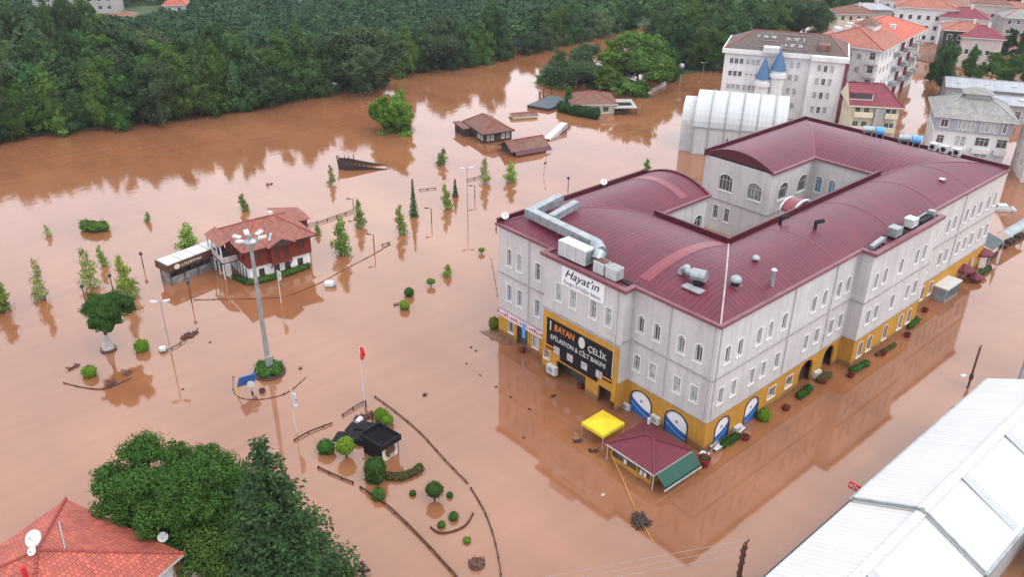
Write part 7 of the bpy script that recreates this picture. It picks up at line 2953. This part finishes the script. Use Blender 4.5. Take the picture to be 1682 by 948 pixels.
# umbrella pine with wrapped trunk
g = G(177, 575)
hp = height_at(177, 575, 482)
t = thing('umbrella_pine', 'umbrella-shaped pine with a sacking-wrapped trunk foot', 'tree', (g.x + 0.1, g.y, 0))
rr2 = random.Random(12)
ax = Vector((math.cos(ACR), math.sin(ACR), 0))
lb_ = [(ax.x * 0.9, ax.y * 0.9, hp * 0.73, 2.7, 2.7, 1.6)]
for i in range(18):
    an, d = i * 2.4, rr2.uniform(0.9, 2.6)
    s = rr2.uniform(0.8, 1.15)
    lb_.append((ax.x * 0.9 + d * math.cos(an), ax.y * 0.9 + d * math.sin(an), hp * rr2.uniform(0.56, 0.88), s * 1.1, s * 1.1, s))
o = bpy.data.objects.new('crown', crown(lb_, 18000, 0.09, 77, M['leaf_pine'], core=0.78, up=0.5, sub=8))
COL.objects.link(o)
o.parent = t
a = MB()
a.tube((0, 0, -0.3), (0.15, 0.1, hp * 0.4), 0.26, 0.2, 8)
a.tube((0.15, 0.1, hp * 0.4), (0.5, -0.2, hp * 0.75), 0.2, 0.12, 7)
a.tube((0.15, 0.1, hp * 0.4), (-0.9, 0.7, hp * 0.72), 0.14, 0.08, 6)
a.tube((0.15, 0.1, hp * 0.45), (1.4, -1.2, hp * 0.75), 0.14, 0.08, 6)
a.build('trunk', M['trunk'], t)
a = MB()
a.lathe([(0.75, 0.0), (0.62, 0.5), (0.42, 1.2), (0.34, 2.0), (0.24, 2.05)], 11)
a.build('trunk_wrap', M['plastic_wrap'], t)
a = MB()
a.lathe([(0.95, -0.3), (0.95, 0.22), (0.8, 0.24), (0.02, 0.2)], 12)
a.build('kerb_ring', M['brownpanel'], t)

# clipped bushes
PROTO['ball'] = (crown([(0, 0, 0.0, 0.5, 0.5, 0.5)], 1500, 0.05, 81, M['leaf_topiary'], core=0.90, jag=0.05), None)
PROTO['ballbox'] = (crown([(0, 0, 0.0, 0.5, 0.5, 0.5)], 1500, 0.05, 82, M['leaf_box'], core=0.90, jag=0.05), None)
PROTO['barrel'] = (crown([(0, 0, -0.16, 0.48, 0.48, 0.36), (0, 0, 0.16, 0.5, 0.5, 0.34)], 2000, 0.05, 83, M['leaf_box'], core=0.9, jag=0.05), None)


def bush(key, px, py, dia, label, hz=1.0, lift=0.3, stem=False, group=None, name='clipped_bush'):
    """(px, py): where the bush meets the water, dia in metres"""
    g = G(px, py)
    t = thing(name, label, 'bush', (g.x, g.y, dia * hz * lift), random.random() * 6, group, (dia, dia, dia * hz))
    o = bpy.data.objects.new('crown', PROTO[key][0])
    COL.objects.link(o)
    o.parent = t
    if stem:
        a = MB()
        zb = -(dia * hz * lift + 0.5) / (dia * hz)
        a.tube((0, 0, zb), (0, 0, -0.1), 0.07, 0.05, 6)
        a.build('stem', M['trunk'], t)
    return t


for (k, px, py, d, lb, hz, lift, st_) in (
        ('ball', 234, 576, 1.75, 'round bright green ball right of the umbrella-shaped pine', 0.95, 0.38, False),
        ('ball', 148, 617, 1.75, 'round bright green ball left below the umbrella-shaped pine', 0.85, 0.35, False),
        ('ballbox', 672, 486, 1.35, 'dark clipped bush behind the yellow-green one', 1.0, 0.4, False),
        ('ball', 665, 507, 1.4, 'yellow-green clipped bush in front of the dark one', 1.0, 0.4, False),
        ('ball', 708, 470, 1.25, 'small yellow-green mushroom-shaped bush on a thin stem', 0.6, 1.0, True),
        ('ball', 791, 416, 1.05, 'tiny mushroom-shaped bush near the big building', 0.6, 0.9, True),
        ('ball', 627, 692, 1.7, 'round green ball behind the black kiosk', 1.0, 0.4, False),
        ('ball', 636, 697, 1.4, 'yellow-green ball half hidden by the black kiosk roof', 0.9, 0.4, False),
        ('ballbox', 536, 742, 1.75, 'dark boxy clipped bush left of the yellow-green ball', 0.95, 0.35, False),
        ('ball', 569, 751, 1.85, 'yellow-green ball on a short stem left of the black kiosk', 1.0, 0.75, True),
        ('barrel', 617, 788, 2.2, 'big barrel-shaped dark green bush before the black kiosk', 1.2, 0.42, False),
        ('ballbox', 622, 818, 1.35, 'small dark green ball below the barrel-shaped bush', 1.0, 0.3, False),
        ('ballbox', 714, 822, 1.65, 'dark green lollipop tree on a short stem in the round garden', 0.95, 0.8, True),
        ('ball', 1254, 689, 1.5, 'round green bush at the side wall after the second banner', 1.0, 0.35, False),
        ('ball', 812, 540, 1.5, 'green bush at the left corner of the big building', 1.2, 0.45, False),
        ('ballbox', 678, 813, 0.65, 'tiny bush left of the lollipop tree', 0.9, 0.3, False),
        ('ballbox', 739, 816, 0.65, 'tiny bush right of the lollipop tree', 0.9, 0.3, False),
        ('ballbox', 725, 865, 0.75, 'tiny bush inside the curved edging', 0.9, 0.3, False),
        ('ballbox', 745, 852, 0.95, 'spiky small bush above the curved edging', 0.9, 0.3, False),
        ('ball', 767, 890, 0.75, 'small yellowish tuft below the curved edging', 0.7, 0.3, False),
        ('ballbox', 689, 770, 0.8, 'small bush at the end of the low hedge', 0.9, 0.3, False)):
    bush(k, px, py, d, lb, hz, lift, st_)


def hedge(pts_px, wd, ht, label, mat, n, name='hedge', size=0.12, z0=0.0):
    P_ = [G(x, y) for x, y in pts_px]
    o0 = P_[0]
    L_ = []
    for p, q in zip(P_[:-1], P_[1:]):
        d = (q - p).length
        k = max(1, int(d / (wd * 0.42)))
        for i in range(k):
            c_ = p.lerp(q, (i + 0.5) / k) - o0
            L_.append((c_.x, c_.y, z0 + ht * 0.45, wd * 0.62, wd * 0.62, ht * 0.55))
    o = bpy.data.objects.new(name, crown(L_, n, size, int(pts_px[0][0]) + 5, M[mat], core=0.8, jag=0.2))
    COL.objects.link(o)
    o.location = o0
    return tag(o, label, 'hedge' if name == 'hedge' else name.replace('_', ' '))


hedge([(637, 786), (660, 786), (678, 780), (690, 772)], 0.9, 0.55, 'low loose hedge curving from the barrel-shaped bush', 'leaf_dry', 900)
hedge([(410, 468), (440, 462), (475, 452), (508, 440)], 0.9, 1.0, 'dark hedge along the right front of the mansion', 'leaf_box', 1600)
hedge([(384, 457), (408, 467)], 0.8, 0.8, 'short hedge along the left front of the mansion', 'leaf_box', 500)
hedge([(918, 182), (940, 188), (982, 196)], 1.6, 2.6, 'dense dark conifer hedge before the restaurant', 'leaf_dark', 2600, size=0.2)
hedge([(1185, 735), (1212, 718)], 0.8, 0.6, 'low dark hedge under the side banners', 'leaf_box', 500)
hedge([(1312, 655), (1330, 640)], 0.9, 0.8, 'loose shrubs before the arched gateway', 'leaf_box', 600)
hedge([(1345, 628), (1362, 618)], 0.9, 0.7, 'loose shrubs left of the side bay corner', 'leaf_dry', 500)
hedge([(1398, 612), (1425, 598)], 0.8, 0.6, 'low shrubs along the near part of the side bay', 'leaf_box', 600)
hedge([(1440, 585), (1470, 568)], 0.5, 0.45, 'thin strip of plants along the side bay', 'leaf_dry', 500)
hedge([(1492, 540), (1506, 528)], 0.8, 0.8, 'shrubs at the far end of the side bay', 'leaf_box', 500)
hedge([(1606, 455), (1625, 443)], 0.7, 0.8, 'plants in front of the cafe parasols', 'leaf_dark', 500)
hedge([(137, 376), (156, 380), (175, 378)], 1.7, 1.7, 'broad drowned shrub in the open water at left', 'leaf_mid', 1500, name='drowned_shrub', size=0.16)
g = BED.location
L_ = []
rr3 = random.Random(9)
for i in range(26):
    an, d = i * 2.4, rr3.uniform(0.3, 1.65)
    L_.append((d * math.cos(an), d * math.sin(an), 0.5, 0.55, 0.55, 0.5))
o = bpy.data.objects.new('shrubs', crown(L_, 3200, 0.11, 91, M['leaf_mid'], core=0.7))
COL.objects.link(o)
o.parent = BED
# tall ivy-clad column tree at the restaurant
g = G(933, 178)
t = thing('columnar_tree', 'bright column-shaped tree rising from the restaurant hedge', 'tree', (g.x, g.y, 0))
o = bpy.data.objects.new('crown', crown([(0, 0, 1.0, 0.9, 0.9, 1.2), (0, 0, 2.6, 1.0, 1.0, 1.2), (0, 0, 4.3, 0.9, 0.9, 1.1)], 1500, 0.16, 93, M['leaf_mid'], core=0.85, jag=0.1))
COL.objects.link(o)
o.parent = t
a = MB()
a.tube((0, 0, -0.3), (0, 0, 4.2), 0.15, 0.08, 6)
a.build('trunk', M['trunk'], t)

# foreground: broad deciduous trees and the big conifer
def big_tree(base, lobes, n, size, seed, mat, label, th, tr, name='broadleaf_tree'):
    t = thing(name, label, 'tree', base)
    o = bpy.data.objects.new('crown', crown(lobes, n, size, seed, M[mat], core=0.5, up=0.35, jag=0.34, sub=14))
    COL.objects.link(o)
    o.parent = t
    a = MB()
    a.tube((0, 0, -1), (0.1, 0.1, th), tr, tr * 0.6, 9)
    for l in lobes[::2]:
        a.tube((0.1, 0.1, th * 0.8), (l[0] * 0.8, l[1] * 0.8, l[2]), tr * 0.4, tr * 0.1, 6)
    a.build('trunk', M['trunk'], t)
    return t


def lobes_px(spec, base):
    """lobes given by where they show: (px, py, height above ground, radius)"""
    out = []
    for px, py, z, r in spec:
        p = G(px, py, z)
        out.append((p.x - base.x, p.y - base.y, z, r, r, r * 0.85))
    return out


b0 = G(285, 905)
spec = [(200, 790, 8.0, 2.1), (232, 752, 9.0, 2.0), (265, 790, 9.0, 2.6), (222, 820, 7.0, 2.4), (300, 770, 9.2, 2.0), (345, 775, 9.0, 2.0), (315, 815, 8.5, 2.6), (372, 800, 8.0, 1.9), (385, 790, 7.5, 1.5),
        (270, 845, 7.0, 2.6), (345, 845, 7.0, 2.4), (185, 830, 6.3, 1.5), (225, 860, 5.0, 2.0), (230, 735, 9.4, 1.0), (163, 802, 7.0, 0.7), (288, 745, 9.6, 1.1), (340, 742, 9.5, 0.9), (172, 778, 7.4, 0.9), (395, 820, 6.5, 1.6), (300, 880, 5.0, 2.4)]
big_tree(b0, lobes_px(spec, b0), 85000, 0.10, 101, 'leaf_mid', 'big spreading broadleaf tree behind the near tiled roof', 6.0, 0.4)
b1 = G(392, 950)
spec = [(360, 880, 6.0, 2.3), (390, 905, 5.5, 2.4), (340, 915, 5.0, 2.2), (415, 935, 4.5, 2.3), (365, 945, 4.2, 2.3), (445, 955, 4.0, 2.2), (320, 895, 4.8, 1.7)]
big_tree(b1, lobes_px(spec, b1), 34000, 0.10, 102, 'leaf_mid', 'darker rounded tree below the big broadleaf tree at the bottom edge', 4.0, 0.3)
b2 = G(564, 985)
spec = [(564, 948, 1.6, 1.0), (556, 965, 1.2, 1.0)]
big_tree(b2, lobes_px(spec, b2), 2500, 0.12, 103, 'leaf_mid', 'small bush top at the bottom edge right of the conifer', 1.2, 0.12, 'bush')
gc = G(470, 992)
hc = height_at(470, 992, 708)
PROTO['cedar'] = (conifer(50, 90, 0.0086, 15, 'leaf_spruce', 0.30), trunk_mesh(0.93, 0.006, 4, 0))
t = tree('cedar', (gc.x, gc.y, -0.3), hc + 0.3, hc * 1.32, 'huge dark conifer with drooping branches at the bottom centre-left', None, 'conifer', 0.3)
g = G(597, 945)
a = MB()
rr4 = random.Random(2)
for i in range(46):
    an, z = rr4.random() * 6.28, rr4.uniform(0.1, 1.5)
    l = 0.6 * (1.6 - z) / 1.5 + 0.15
    a.bar((0, 0, z), (l * math.cos(an), l * math.sin(an), z - 0.05), 0.06, 0.04)
a.tube((0, 0, -0.4), (0, 0, 1.7), 0.06, 0.03, 6)
o = a.build('dry_shrub', M['darkwood'], None, (g.x, g.y, 0))
tag(o, 'dark leafless shrub at the bottom edge below the garden', 'shrub')

# ------------------------------------------------------------------ orchards and distant woods: one mass each
def canopy(name, label, pts, hgt, wid, nleaf, size, seed, mat):
    rng = np.random.default_rng(seed)
    P0 = np.array(pts, float)
    n = len(P0)
    hh = hgt * rng.uniform(0.75, 1.2, n)
    ww = wid * rng.uniform(0.8, 1.2, n)
    D = rng.normal(size=(n, nleaf, 3))
    D /= np.linalg.norm(D, axis=2, keepdims=True)
    D[:, :, 2] = np.where(D[:, :, 2] < -0.2, -D[:, :, 2], D[:, :, 2])
    rad = rng.uniform(0.75, 1.05, (n, nleaf, 1))
    P = np.empty((n, nleaf, 3))
    P[:, :, 0] = P0[:, None, 0] + D[:, :, 0] * rad[:, :, 0] * ww[:, None] / 2
    P[:, :, 1] = P0[:, None, 1] + D[:, :, 1] * rad[:, :, 0] * ww[:, None] / 2
    P[:, :, 2] = hh[:, None] * 0.5 + D[:, :, 2] * rad[:, :, 0] * hh[:, None] / 2
    N = (D + rng.normal(size=D.shape) * 0.35).reshape(-1, 3)
    N /= np.linalg.norm(N, axis=1, keepdims=True)
    V, F = leaf_quads(P.reshape(-1, 3), N, size, rng, 0.8)
    tint = np.clip(np.repeat(rng.uniform(0.15, 0.75, n), nleaf) + rng.uniform(-0.15, 0.3, n * nleaf), 0, 1)
    o = bpy.data.objects.new(name, np_mesh(name, V, F, tint, M[mat]))
    COL.objects.link(o)
    return tag(o, label, None, None, 'stuff')


rng = np.random.default_rng(4)
pts = []
for i in range(76):
    for j in range(46):
        x, y = -10 + i * 4.6, 178 + j * 4.4
        if x < 50 and y < 196: continue
        if y < 172 + 0.0 * x: continue
        if rng.random() < 0.05: continue
        pts.append((x + rng.uniform(-.5, .5), y + rng.uniform(-.6, .6)))
fld = [G(165, 34), G(225, 20)]
pts = [p for p in pts if not (abs(p[0] - (fld[0].x + fld[1].x) / 2) < 18 and abs(p[1] - (fld[0].y + fld[1].y) / 2) < 14)]
canopy('orchard', 'hazelnut orchard in rows covering the flat land beyond the river', pts, 4.0, 4.6, 110, 0.50, 6, 'leaf_orchard')
pts = [(rng.uniform(60, 420), 160 + rng.uniform(0, 12)) for _ in range(150)] + [(rng.uniform(-40, 150), rng.uniform(155.5, 164)) for _ in range(110)] + [(rng.uniform(150, 420), rng.uniform(118, 146)) for _ in range(160)]
pts = [p for p in pts if not (p[0] < 230 and p[1] < 135 - 0.0)]
canopy('river_scrub', 'scrub and small trees filling the strips behind the river banks', pts, 6.5, 6.5, 70, 0.75, 7, 'leaf_dark')
pts = []
for i in range(260):
    pts.append((rng.uniform(-80, 0), rng.uniform(205, 330)))
canopy('far_wood', 'distant wood behind the buildings in the top left corner', pts, 11, 9, 80, 1.1, 8, 'leaf_dark')
pts = []
for i in range(200):
    x = rng.uniform(270, 520)
    pts.append((x, 50 + (x - 270) * rng.uniform(-0.3, 0.35) + rng.uniform(-30, 40)))
canopy('town_greenery', 'gardens and trees between the farthest houses', pts, 6, 7, 60, 0.9, 9, 'leaf_dark')

# ------------------------------------------------------------------ air
hz_m = bpy.data.materials.new('thin_haze')
hz_m.use_nodes = True
hn = hz_m.node_tree
hn.nodes.clear()
pvn = hn.nodes.new('ShaderNodeVolumePrincipled')
pvn.inputs['Color'].default_value = (0.78, 0.84, 0.92, 1)
pvn.inputs['Density'].default_value = 0.00012
pvn.inputs['Anisotropy'].default_value = 0.3
ho = hn.nodes.new('ShaderNodeOutputMaterial')
hn.links.new(pvn.outputs[0], ho.inputs['Volume'])
a = MB()
a.box(-900, -900, -3, 2700, 2800, 62)
hz = a.build('haze', hz_m)
tag(hz, kind='stuff')
